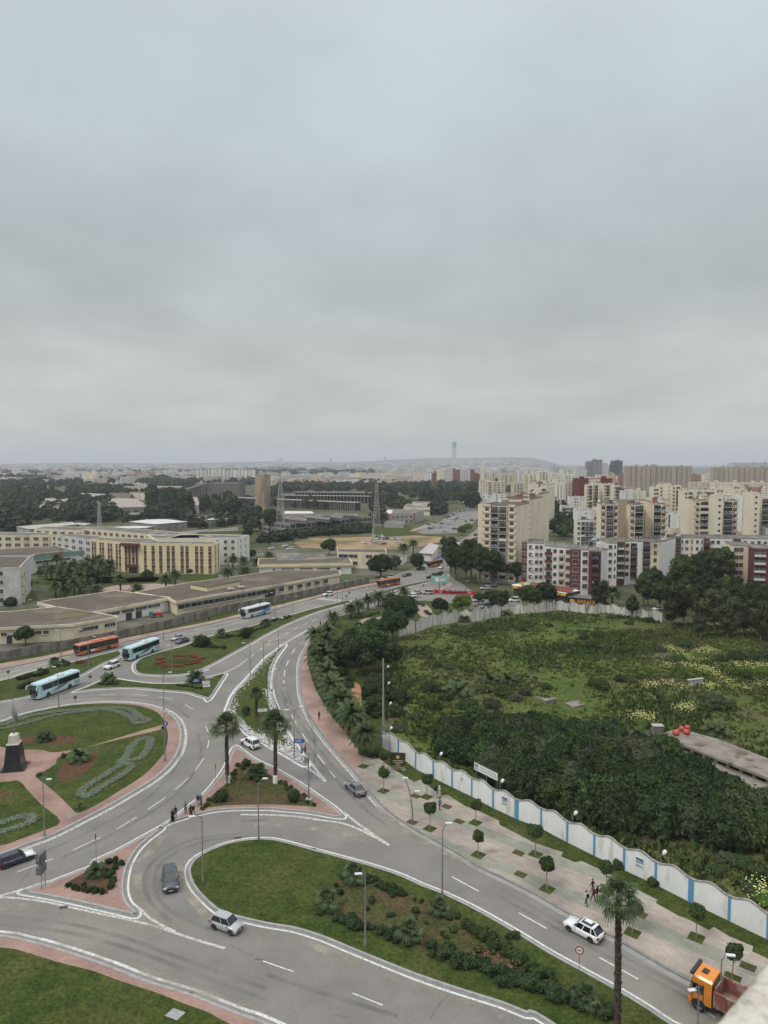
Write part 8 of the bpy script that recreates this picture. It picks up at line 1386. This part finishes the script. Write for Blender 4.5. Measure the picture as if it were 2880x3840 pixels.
for k,c_,f,r,l in(('hatch','white','i 55,72','i 95,62','white car just behind the far orange bus'),('hatch','white','i 130,42','i 172,34','white car further up beyond the orange bus'),('sedan','dark','i 245,22','i 290,18','dark sedan following on the avenue'),('sedan','silver','i 318,165','i 370,160','silver car beside the two pedestrians at the corner'),('hatch','white','i 270,190','i 330,190','white car behind the date palm at the corner'),('kangoo','beige','i 390,165','i 460,165','beige van left of the red banner'),('sedan','silver','i 795,225','i 850,222','silver car behind the corner tree'),('kangoo','white','i 1070,225','i 1135,225','white small van near the old wall'),('suv','silver','i 1045,245','i 1010,252','grey car half hidden by a tree'),('suv','silver','i 845,130','i 905,130','silver car parked in front of the beige tower'),('hatch','dark','i 905,108','i 945,108','dark car parked behind the silver one'),('hatch','dark','m 245,962','m 285,955','dark car driving down the avenue by the wall end'),('suv','dark','m 370,908','m 400,902','dark sports utility car ahead of the orange avenue bus'),('hatch','white','m 530,900','m 552,892','white car at the avenue hedge'),('hatch','white','j 800,292','j 835,288','white car glimpsed over the old wall'),('hatch','white','l 645,748','l 688,742','white car parked at the bushes, left one'),('suv','white','l 785,752','l 830,750','white car parked at the bushes, right one'),('hatch','white','l 755,728','l 790,724','white car parked at the bushes, farthest one'),('hatch','dark','m 590,748','m 635,742','dark car at the avenue next to the minibus')):
 car(k,c_,f,r,l,group=gq)
car('van','grey','i 860,278','i 925,272','grey panel van parked by the old wall',name='van')
protos=[]
for k,c_ in(('hatch','white'),('sedan','silver'),('suv','white'),('hatch','dark'),('sedan','white'),('hatch','blue')):
 md=car_meshes(k,c_); L_,W_,H_=DIM[k]; m=MB(); mats=[]
 for part in('body','windows','roof'):
  me=md[part]; base_i=len(mats); mats+=list(me.materials); m.add([v.co[:]for v in me.vertices],[tuple(p.vertices)for p in me.polygons],base_i)
 for x in(-L_*.3,L_*.31):
  for s in(-1,1):m.lathe([(.31,-.1),(.31,.1)],10,(0,0,0))if False else m.box(x-.28,x+.28,s*(W_/2-.1)-.1,s*(W_/2-.1)+.1,.02,.56,len(mats))
 mats.append(m_tyre); protos.append((m.mesh('car',mats),c_))
rc=random.Random(5); gp='cars in the far car parks'
spots=['m %d,%d'%q for q in((420,602),(440,590),(468,580),(490,572),(518,582),(550,564),(572,556),(535,552),(600,585),(634,592),(605,542),(555,613),(490,532),(432,557),(720,530),(768,525),(690,512),(20,649),(48,664),(65,648),(84,667),(112,667),(168,670),(202,672),(190,692),(30,684),(15,704),(80,707),(5,690),(140,672))]
spots+=['m %d,%d'%(560+7*i,520+(i%3)*4)for i in range(11)]+['m %d,%d'%(575+12*i,500-5.2*i)for i in range(13)]+['m %d,%d'%(640+14*i,515-7*i)for i in range(7)]+['l %d,%d'%q for q in((1390,700),(1450,648),(1475,648),(1500,665),(1535,668),(1565,668),(1445,686),(1485,685),(1465,705),(1620,670),(1530,708),(1640,692),(1595,725))]+['m %d,%d'%q for q in((700,700),(730,690),(760,712),(790,700),(745,672),(770,655),(800,640),(815,668))]
for i,s in enumerate(spots):
 me,c_=rc.choice(protos); p=P1(s,.03); where='asphalt car park by the avenue' if s.startswith('m')and i>1 else 'sandy car park'
 tag(inst('parked_car',me,None,p,math.radians(rc.choice((15,20,100,-160))+rc.uniform(-8,8))),'%s car parked on the %s'%(c_,where),'car',gp)
def bus(label,front,rear,body,kind,L_=12.0,W_=2.5,H_=3.45,name='coach'):
 t=thing(name,label,'bus'); hl,hw=L_/2,W_/2; xf,xr=L_*.265,-L_*.235
 x0,x1=(xf+xr)/2-hl,(xf+xr)/2+hl; x0-=0; cen=0
 P_=PT_[body]; m=MB(); sect=lambda x,w,zl,zt_,sl=0:[(x,-w*.96,zl),(x,-w,zl+.35),(x+sl*.3,-w,zt_*.6),(x+sl,-w*.97,zt_-.28),(x+sl,-w*.86,zt_-.04),(x+sl,0,zt_),(x+sl,w*.86,zt_-.04),(x+sl,w*.97,zt_-.28),(x+sl*.3,w,zt_*.6),(x,w,zl+.35),(x,w*.96,zl)]
 loft(m,[sect(-hl,hw*.93,.4,H_-.08),sect(-hl+.25,hw,.32,H_),sect(-hl*.3,hw,.32,H_),sect(hl*.55,hw,.32,H_),sect(hl-.35,hw,.32,H_-.02,-.15),sect(hl,hw*.9,.42,H_-.15,-.45 if kind!='city' else-.12)],0)
 m.build('body',P_,t)
 g=MB(); zw0,zw1=(1.75,3.0)if kind!='city' else(1.25,2.75)
 for s in(-1,1):g.box(-hl+.35 if kind!='city' else-hl+.2,hl-1.3 if kind!='city' else hl-.25,s*hw*.985-.02,s*hw*.985+.03 if s>0 else s*hw*.985+.02,zw0,zw1); g.box(-hl+.35,hl-1.3,s*hw-.012,s*hw+.012,zw0,zw1)
 g.build('side_windows',m_cglass,t); fr=MB()
 for s in(-1,1):
  for i in range(7):x=-hl+1.4+i*(L_-3.2)/7; fr.box(x-.03,x+.03,s*hw*1.0-.03,s*hw*1.0+.032,zw0,zw1)
 fr.build('window_bars',m_trim,t)
 sl=-.45 if kind!='city' else-.12; ws=MB(); w=hw*.9; zs=1.15 if kind!='city' else 1.0
 ws.add([(hl+.03,-w,zs-.2),(hl+.03,w,zs-.2),(hl+sl*.33+.04,w*1.04,H_*.6),(hl+sl+.06,w*1.0,H_-.42),(hl+sl+.06,-w*1.0,H_-.42),(hl+sl*.33+.04,-w*1.04,H_*.6)],[(0,1,2,5),(5,2,3,4)]);
 for s in(-1,1):ws.add([(hl-.02,s*w,zs-.2),(hl-.9,s*hw*1.012,zs-.05),(hl-1.25,s*hw*1.012,H_-.45),(hl+sl,s*w*1.0,H_-.42)],[(0,1,2,3)])
 ws.build('windscreen',m_cglass,t); gr=MB(); gr.box(hl-.05,hl+.035,-.8,.8,.55,.85); gr.build('grille',m_trim,t)
 for s in(-1,1):
  l=MB(); l.box(hl-.08,hl+.03,s*w*.72-.2,s*w*.72+.2,.55,.8); l.build('headlight',m_hl,t); l=MB(); l.box(-hl-.03,-hl+.05,s*w*.8-.15,s*w*.8+.15,.9,1.5); l.build('tail_light',m_tl,t)
  for x in(xf-(xf+xr)/2*0,xr):put_wheel(.5,.3,t,(x,s*(hw-.14),.5))
  a=MB();
  for x in(xf,xr):a.add([(x+.62*math.cos(k*math.pi/8),s*(hw+.008),.5+.6*math.sin(k*math.pi/8))for k in range(9)]+[(x,s*(hw+.008),.33)],[tuple(range(10))])
  a.build('wheel_arch',m_trim,t)
  if kind!='city':mr_=MB(); mr_.tube([(hl-.35,s*hw*.85,H_-.35),(hl+.25,s*(hw+.12),H_-.45),(hl+.45,s*(hw+.22),H_-.75),(hl+.42,s*(hw+.2),H_-1.25)],[.05,.09,.16,.10],8); mr_.build('mirror_arm',P_,t)
  else:mr_=MB(); mr_.box(hl+.05,hl+.2,s*(hw+.05)-.1,s*(hw+.05)+.1,1.9,2.4); mr_.build('mirror_arm',m_trim,t)
 for s in(-1,1):
  y=s*(hw+.015); dc=MB()
  def sw(pts,mi):
   vs=[(x,y,z)for x,z0,z1 in pts for z in(z0,z1)]; dc.add(vs,[(2*i,2*i+2,2*i+3,2*i+1)for i in range(len(pts)-1)],mi)
  if kind=='aqua':
   sw([(2.6,.75,.78),(1.6,1.0,1.15),(0,1.25,1.62),(-1.4,1.52,1.72),(-2.4,1.72,1.75)],0); sw([(2.2,.62,.66),(1.0,.82,.95),(-.6,1.05,1.3),(-2.2,1.45,1.6),(-3.2,1.65,1.7)],1); sw([(.4,1.05,1.12),(-.4,1.15,1.4),(-1.6,1.4,1.52)],2)
   dc.box(-hl+.3,-hl+1.0,y-.01,y+.01,.7,1.5,3); dc.box(-hl+1.15,-hl+1.85,y-.01,y+.01,.7,1.5,3)
   dc.build('side_stripes',[M('stripe_navy',(.03,.045,.12)),M('stripe_dark',(.05,.07,.16)),M('stripe_gold',(.45,.42,.18)),m_greyw],t)
  elif kind=='white':
   sw([(3.4,1.35,1.4),(2.2,.75,.95),(.5,.5,.75),(-1.5,.5,1.1),(-3.2,.75,1.7),(-5.7,1.0,2.6)],0); sw([(1.5,.95,1.0),(0,.75,.85),(-1.6,1.1,1.3),(-3,1.4,1.75)],1); sw([(3.2,1.45,1.5),(1.8,1.4,1.5),(.2,1.1,1.2),(-1.4,.8,.9)],1); dc.build('side_stripes',[M('stripe_blue',(.10,.30,.48)),M('stripe_sky',(.22,.42,.55))],t)
  else:
   sw([(.2,.75,.9),(-.7,.85,1.05),(-1.4,.75,.9),(-2.2,.95,1.15),(-3.0,1.0,1.02)],0); dc.box(1.3,2.5,y-.01,y+.01,.7,1.15,1); sw([(1.2,.95,1.15),(.85,.7,.8),(.3,1.1,1.3)],2); dc.build('side_stripes',[m_trim,m_signw,M('stripe_yellow',(.70,.42,.02))],t)
 rf=MB()
 if kind!='city':rf.box(-1.9,-.3,-.7,.7,H_-.02,H_+.22); rf.box(1.6,2.6,-.45,.45,H_-.02,H_+.10); rf.box(-4.4,-3.6,-.4,.4,H_-.02,H_+.1)
 else:rf.box(-1.5,1.5,-.7,.7,H_-.02,H_+.16); rf.box(-4.4,-2.8,-.6,.6,H_-.02,H_+.12)
 rf.build('roof_unit',PT_['white']if kind!='city' else P_,t)
 if kind=='city':q=MB(); q.box(hl-.25,hl+.0,-.8,.8,H_-.4,H_-.18); q.build('destination_display',M('display',(.10,.14,.12)),t)
 f,r=P1(front,.02),P1(rear,.02); d=(f-r).normalized(); n=Vector((-d.y,d.x,0)); n=n if n.y>0 else-n; mid=r+(f-r).normalized()*(-xr*1.0)if False else(f+r)/2-d*((xf+xr)/2)+n*hw
 t.location=(mid.x,mid.y,.02); t.rotation_euler=(0,0,math.atan2(d.y,d.x)); return t
bus('pale aqua coach nearest the monument, leftmost of the two matching coaches','g 375,962','g 548,895','aqua','aqua'); bus('pale aqua coach right behind, beside the orange city bus','g 1062,668','g 1192,618','aqua','aqua')
bus('white coach with blue wave stripes on the upper road','h 500,348','h 613,318','white','white'); bus('orange city bus with black window band by the long wall','g 686,632','g 852,592','orange','city',11.8,2.5,3.05,'city_bus')
bus('orange city bus at the far bend near the palms','i 92,108','i 178,92','orange','city',11.5,2.5,3.05,'city_bus'); bus('orange city bus farther up the avenue behind the hedge','m 468,885','m 520,872','orange','city',11.5,2.5,3.05,'city_bus'); bus('orange city bus far up the avenue','m 760,700','m 790,690','orange','city',11.5,2.5,3.05,'city_bus'); bus('white and teal minibus at the avenue hedge','m 662,748','m 685,728','white','white',7.5,2.2,2.9,'minibus')
t=thing('dump_truck','orange dump truck with dusty red tipping body at the bottom right','truck'); P_=PT_['cab']; m=MB()
def sec(x,w,zl,zt_,sl=0):return[(x,-w,zl),(x+sl*.4,-w,zt_*.62),(x+sl,-w*.95,zt_-.18),(x+sl,-w*.8,zt_),(x+sl,w*.8,zt_),(x+sl,w*.95,zt_-.18),(x+sl*.4,w,zt_*.62),(x,w,zl)]
loft(m,[sec(1.0,1.2,.9,3.25),sec(2.6,1.22,.85,3.3),sec(2.95,1.12,.7,3.15,-.22)]); m.box(2.7,3.05,-1.2,1.2,.45,.95); m.build('cab',P_,t)
m=MB(); m.add([(3.0,-1.05,1.7),(3.0,1.05,1.7),(2.80,1.0,2.85),(2.80,-1.0,2.85)],[(0,1,2,3)]); [m.box(1.75,2.6,s*1.215-.02,s*1.215+.02,1.75,2.6)for s in(-1,1)]; m.build('windows',m_cglass,t); m=MB(); m.box(2.96,3.07,-.85,.85,1.0,1.5); [m.box(1.68,1.74,s*1.22-.02,s*1.22+.02,.95,2.7)for s in(-1,1)]; [m.box(2.66,2.72,s*1.22-.02,s*1.22+.02,.95,2.7)for s in(-1,1)]; m.box(1.7,2.2,-.35,.35,3.29,3.36); m.build('trim',m_trim,t); m=MB(); m.box(2.65,2.95,-1.15,1.15,3.22,3.42); m.build('sun_visor',m_trim,t)
for s in(-1,1):
 l=MB(); l.box(3.0,3.07,s*.95-.18,s*.95+.18,.6,.85); l.build('headlight',m_hl,t); l=MB(); l.box(2.5,2.6,s*1.42-.12,s*1.42+.12,1.9,2.6); l.tube([(2.55,s*1.2,2.6),(2.55,s*1.42,2.6)],.02,4); l.build('mirror',m_trim,t)
 for x in(2.1,-1.9,-3.2):put_wheel(.54,.32,t,(x,s*1.05,.54))
 l=MB(); l.add([(2.1+.68*math.cos(k*math.pi/8),s*1.225,.54+.68*math.sin(k*math.pi/8))for k in range(9)]+[(2.1,s*1.225,.5)],[tuple(range(10))]); l.build('wheel_arch',m_trim,t)
m_tip=M('tipper_red',(.24,.065,.045),(.17,.075,.055),1.2,.8,c3=(.30,.24,.19),s3=.8,f3=.56); m=MB(); x0,x1=-4.4,.75
m.box(x0,x1,-1.25,-1.17,1.15,2.65); m.box(x0,x1,1.17,1.25,1.15,2.65); m.box(x1-.1,x1,-1.17,1.17,1.15,2.9); m.box(x0,x0+.1,-1.17,1.17,1.15,2.6); m.box(x0,x1,-1.17,1.17,1.1,1.3);
for i in range(6):x=x0+.4+i*.93; [m.box(x,x+.14,s*1.30-.05,s*1.30+.05,1.2,2.6)for s in(-1,1)]
[m.box(x0,x1,s*1.31-.07,s*1.31+.07,2.55,2.72)for s in(-1,1)]; m.build('tipping_body',m_tip,t); m=MB(); m.box(x0+.1,x1-.1,-1.17,1.17,1.3,1.45); m.build('load_floor',M('rust_floor',(.16,.09,.065),(.24,.17,.13),1.5),t); m=MB(); m.box(-4.3,2.9,-.5,.5,.6,1.05); m.box(-.6,.6,-1.2,-.6,.45,.95); m.build('chassis',m_trim,t); m=MB(); m.box(.78,.98,-1.0,1.0,1.0,2.9); m.tube([(.9,-.9,1),(.9,-.9,3.2)],.08,6); m.build('exhaust_rack',m_trim,t)
f,r=P1('c 1225,1150',.02),P1('c 1600,1345',.02); d=(f-r).normalized(); n=Vector((-d.y,d.x,0)); n=n if n.y>0 else-n; p=f-d*2.1+n*1.2; t.location=(p.x,p.y,.02); t.rotation_euler=(0,0,math.atan2(d.y,d.x))
t=thing('tractor','red and black farm vehicle parked behind the concrete wall','vehicle',P1('g 1225,340',.05),.3); m=MB(); m.box(-1.2,1.6,-.5,.5,.6,1.5); m.box(-1.5,-.2,-.7,.7,1.1,1.3); m.build('body',M('tractor_red',(.45,.05,.03)),t); m=MB(); m.box(-2.6,-1.4,-.8,.8,.5,1.9); m.build('canopy',M('tank_green',(.05,.22,.17)),t); [put_wheel(.5,.3,t,(x,s*.7,.5))for x in(-1,1.2)for s in(-1,1)]
for i,s in enumerate(('e 745,478','e 765,482','e 780,474')):
 p=P1(s,.13); t=thing('motorcycle',['leftmost','middle','rightmost'][i]+' dark motorcycle parked under the palm at the end of the pavement','motorcycle',p,.8+i*.3,'parked motorcycles'); m=MB(); m.tube([(-.5,0,.6),(0,0,.75),(.45,0,.8)],[.14,.2,.1],8); m.box(-.6,0,-.13,.13,.75,.85); m.tube([(.45,0,.95),(.7,0,.3)],.04,5); m.tube([(.42,-.35,1.05),(.42,.35,1.05)],.03,5); m.box(-.15,.2,-.15,.15,.3,.6); m.build('frame',m_trim,t); put_wheel(.3,.12,t,(.7,0,.3)); put_wheel(.3,.14,t,(-.65,0,.3))
m_skin=M('skin',(.42,.26,.19),rough=.6); m_hair=M('hair',(.02,.016,.014),rough=.6)
CL={'black':(.018,.018,.020),'navy':(.03,.04,.08),'blue':(.05,.13,.34),'red':(.42,.03,.05),'white':(.62,.62,.60),'cream':(.50,.46,.38),'grey':(.17,.17,.18),'jeans':(.06,.09,.16),'brown':(.12,.07,.05),'maroon':(.18,.02,.05),'stripe':(.32,.32,.34)}
def cm_(c):return M('cloth_'+c,CL[c],tuple(v*.7 for v in CL[c]),9,.9)
def body_mesh(pose):
 V=[]; E=[]; Rr=[]
 def v(p,r):V.append(p); Rr.append(r); return len(V)-1
 def chain(ps,start):
  a=start
  for p,r in ps:b=v(p,r); E.append((a,b)); a=b
  return a
 pel=v((0,0,.95),.135); ch=chain([((0,.01,1.08),.125),((0,.01,1.24),.145),((0,0,1.38),.135)],pel); nk=chain([((0,-.01,1.49),.055),((0,-.015,1.545),.055)],ch); chain([((0,-.03,1.60),.088),((0,-.025,1.68),.098),((0,-.015,1.745),.07)],nk)
 st={'stand':(.0,.0,0,0),'walk':(.24,-.22,-.25,.22),'walk2':(-.20,.24,.24,-.2),'hold':(.02,.0,.3,.1)}[pose]
 for s,k,ar in((-1,st[0],st[2]),(1,st[1],st[3])):
  hip=chain([((s*.095,0,.90),.105),((s*.10,-k*.5-.02,.50),.065),((s*.10,-k+(.05 if k<0 else 0),.10),.042)],pel); chain([((s*.11,-k-.07,.045),.038),((s*.115,-k-.16,.03),.03)],hip)
  el_y=-ar*.5; wr_y=-ar-.05; bend=pose=='hold' and s<0
  sh=chain([((s*.17,0,1.40),.062),((s*.235,el_y+.02,1.14),.045)],ch)
  wp_=(s*.14,-.28,1.12)if bend else(s*.25,wr_y,.90); w=chain([(wp_,.028)],sh)
  dx,dy,dz=(0,-1,.1)if bend else(s*.1,-.15-ar*.2,-1); D=Vector((dx,dy,dz)).normalized(); Sd=Vector((0,1,0))if not bend else Vector((s,0,0)); wv=Vector(wp_)
  pm=v(tuple(wv+D*.05),.030); E.append((w,pm))
  for j,(o_,l)in enumerate(((-.03,.065),(-.01,.078),(.01,.074),(.03,.058))):
   a=wv+D*.09+Sd*o_; chain([(tuple(a),.0095),(tuple(a+D*l*.5+Vector((-s*.006,0,0))),.0085),(tuple(a+D*l*.9+Vector((-s*.022,0,0))),.0075)],pm)
  a=wv+D*.03-Sd*.035+Vector((-s*.01,0,0)); chain([(tuple(a),.010),(tuple(a+D*.035-Sd*.015),.009)],pm)
 me=bpy.data.meshes.new('b'); me.from_pydata(V,E,[]); o=bpy.data.objects.new('b',me); COL.objects.link(o); sk=o.modifiers.new('s','SKIN'); sk.use_smooth_shade=True; ss=o.modifiers.new('u','SUBSURF'); ss.levels=ss.render_levels=1
 for i,q in enumerate(me.skin_vertices[0].data):q.radius=(Rr[i],Rr[i]*(.72 if .9<V[i][2]<1.45 and abs(V[i][0])<.05 else 1)); q.use_root=(i==0)
 bpy.context.view_layer.update(); r=bpy.data.meshes.new_from_object(o.evaluated_get(bpy.context.evaluated_depsgraph_get())); bpy.data.objects.remove(o); r.name='body'
 mi=[]
 for p in r.polygons:
  c=p.center; z=c.z; x=abs(c.x); hand=(x>.2 and z<.93)or(pose=='hold' and c.y<-.25 and z>1.0)
  mi.append(0 if z>1.50 or hand else 3 if z<.10 else 2 if z<.96 and x<.21 else 1)
 for m in(m_skin,)*4:r.materials.append(m)
 r.polygons.foreach_set('material_index',mi); r.polygons.foreach_set('use_smooth',[True]*len(r.polygons)); return r
BMs={p:body_mesh(p)for p in('stand','walk','walk2','hold')}; BV={}
face=MB()
for s in(-1,1):face.lathe([(.004,-.008),(.011,0),(.004,.008)],6,(s*.033,-.118,1.69),0)
face.add([(-.012,-.122,1.645),(.012,-.122,1.645),(0,-.145,1.65),(0,-.12,1.69)],[(0,1,2),(0,2,3),(1,3,2)],1); face.box(-.025,.025,-.122,-.108,1.605,1.613,2)
for s in(-1,1):face.lathe([(.008,-.03),(.018,0),(.01,.03)],6,(s*.1,-.02,1.66),1)
face_me=face.mesh('face',[m_trim,m_skin,M('lips',(.3,.1,.08))])
def dome(rx,ry,rz,c,zmin,back=0):
 vs,fs=ico((0,0,0),1,2,(rx,ry,rz),.02,3); m=MB(); keep=[f for f in fs if all(vs[i].z>zmin for i in f)or(back and all(vs[i].y>0.01 and vs[i].z>zmin-back for i in f))]; m.add([(v.x+c[0],v.y+c[1],v.z+c[2])for v in vs],keep,0,True); return m
hair_me=dome(.112,.118,.115,(0,-.012,1.705),-.005,.06).mesh('hair',[m_hair])
scarf_b=dome(.128,.135,.14,(0,-.005,1.69),.0,.09); scarf_b.lathe([(.20,1.34),(.15,1.46),(.115,1.55),(.12,1.62)],14,(0,.012,0))
robe_b=MB(); robe_b.lathe([(.30,.06),(.28,.3),(.23,.7),(.19,.95),(.20,1.15),(.215,1.32),(.17,1.43),(.07,1.5)],16)
robe_b.v=[(x,y*.78,z)for x,y,z in robe_b.v]
bag_me=MB().box(-.14,.14,.1,.26,1.05,1.42).box(-.11,.11,.26,.31,1.08,1.25)
tote_me=MB().box(-.05,.05,-.14,.14,.45,.80); tote_me.tube([(0,-.1,.8),(0,0,.92),(0,.1,.8)],.01,4)
def person(at,face_to,pose,top,leg,label,hair='hair',robe=None,bag=None,tote=None,s=1.0,z=.13,group=None):
 p=P1(at,z); q=P1(face_to,z)if isinstance(face_to,str)else None; an=math.atan2(q.y-p.y,q.x-p.x)+math.pi/2 if q else face_to; key=(pose,top,leg)
 if key not in BV:
  b=BMs[pose].copy();
  for i,m in enumerate((m_skin,cm_(top),cm_(leg),M('shoes',(.03,.03,.03)))):b.materials[i]=m
  BV[key]=b
 t=thing('person',label,'person',p,an,group,s); inst('body',BV[key],t); inst('face',face_me,t)
 if hair=='hair':inst('hair',hair_me,t)
 else:inst('headscarf',scarf_b.mesh('headscarf',[cm_(hair)]),t)
 if robe:inst('robe',robe_b.mesh('robe',[cm_(robe)]),t)
 if bag:inst('backpack',bag_me.mesh('backpack',[cm_(bag)]),t)
 if tote:inst('handbag',tote_me.mesh('handbag',[cm_(tote)]),t,(.3,-.02,0))
 return t
person('d 1074,875','d 1000,960','stand','black','black','person in long black robe and grey headscarf at the left of the waiting group','grey','black'); person('d 1093,858','d 1000,940','stand','black','grey','person in a black jacket standing behind the left robed one')
person('d 1155,831','d 1190,870','stand','grey','black','bearded looking person in grey top standing alone at the road edge'); person('d 1186,854','d 1190,950','stand','black','black','person in long black coat in the middle of the waiting group','black'); person('d 1203,840','d 1180,870','walk','black','black','person in black with a cream headscarf facing the middle one','cream')
person('d 1230,787','d 1200,850','stand','black','cream','person in black with a light bag near the kerb','black',None,None,'cream'); person('d 1247,775','d 1210,820','stand','grey','black','person in a long dark robe with a pale scarf at the right of the group','stripe','grey'); person('d 1411,654','d 1411,700','stand','grey','jeans','person leaning by the white painted palm base',)
person('e 409,248','e 420,300','walk','black','black','person in black carrying a white round bag on the pink pavement','hair',None,None,'white'); person('e 303,476','e 300,400','walk','blue','jeans','person in a bright blue jacket at the pebbled tip'); person('e 323,467','e 320,400','walk2','red','black','person in a red vest beside the blue one at the pebbled tip')
person('e 836,611','e 900,560','walk','black','black','person in black behind the clipped tree below the notice board'); person('e 806,585','e 850,560','stand','brown','black','person in brown half hidden by the clipped tree'); person('e 1135,729','e 1100,690','walk','black','white','person in a black top and white trousers walking','black'); person('e 1157,729','e 1120,690','walk2','white','black','person with a white coat and scarf next to the white trousered one','white','cream'); person('e 1160,809','e 1120,780','walk','blue','navy','person in a blue denim shirt walking on the slabs')
person('c 529,492','c 460,450','walk','white','black','person in a white shirt with a black backpack nearest the white car','hair',None,'black'); person('c 572,464','c 500,420','walk2','maroon','black','person with a maroon backpack in the walking group','hair',None,'maroon'); person('c 596,462','c 520,420','walk','black','grey','person in dark clothes at the right of the walking group','black'); person('c 567,415','c 500,380','walk','black','jeans','person in black at the rear of the walking group')
for at,fc,ps,tp_,lg,l in(('h 173,373','h 300,340','stand','black','black','person in black on the verge before the long wall'),('h 752,246','h 800,235','stand','grey','black','person on the pavement behind the white coach'),('h 1165,134','h 1100,150','stand','white','black','person in white on the far pavement'),('h 1092,194','h 1092,240','walk','black','navy','person crossing in front of the white car'),('i 345,194','i 400,190','stand','black','black','left one of two dark dressed people at the corner'),('i 362,192','i 300,190','stand','black','navy','right one of two dark dressed people at the corner'),('i 541,96','i 600,90','walk','black','black','left walker under the billboard'),('i 556,98','i 600,90','walk2','black','black','right walker under the billboard'),('m 560,772','m 600,760','walk','black','navy','left walker far up the avenue'),('m 569,772','m 600,760','walk2','navy','black','right walker far up the avenue'),('l 1244,932','l 1300,930','stand','black','black','person at the white canteen gate'),('l 1258,930','l 1200,930','stand','navy','black','second person at the white canteen gate'),('i 78,222','i 40,222','walk','black','navy','left walker at the zebra crossing by the palms'),('i 92,222','i 50,222','walk2','navy','black','right walker at the zebra crossing by the palms'),('h 1040,412','h 1000,400','stand','black','black','person in black under the first row palm'),('g 1627,370','g 1500,380','walk','black','black','person in black walking on the verge by the wall'),('i 600,320','i 640,330','stand','black','blue','person behind the old wall by the trees')):
 if at in('g 1627,370',):continue
 person(at,fc,ps,tp_,lg,l)
for s,l in(('i 1290,1','x'),):pass
hz=MB(); hz.box(-25500,25500,-350,25500,-6,330); ho=hz.build('haze',[],None); m=bpy.data.materials.new('haze'); m.use_nodes=True; m.node_tree.nodes.clear(); o_=m.node_tree.nodes.new('ShaderNodeOutputMaterial'); v_=m.node_tree.nodes.new('ShaderNodeVolumePrincipled'); v_.inputs['Color'].default_value=(.90,.95,1,1); v_.inputs['Density'].default_value=.0001; v_.inputs['Anisotropy'].default_value=0
m.node_tree.links.new(v_.outputs[0],o_.inputs['Volume']); ho.data.materials.append(m); tag(ho,kind='stuff')
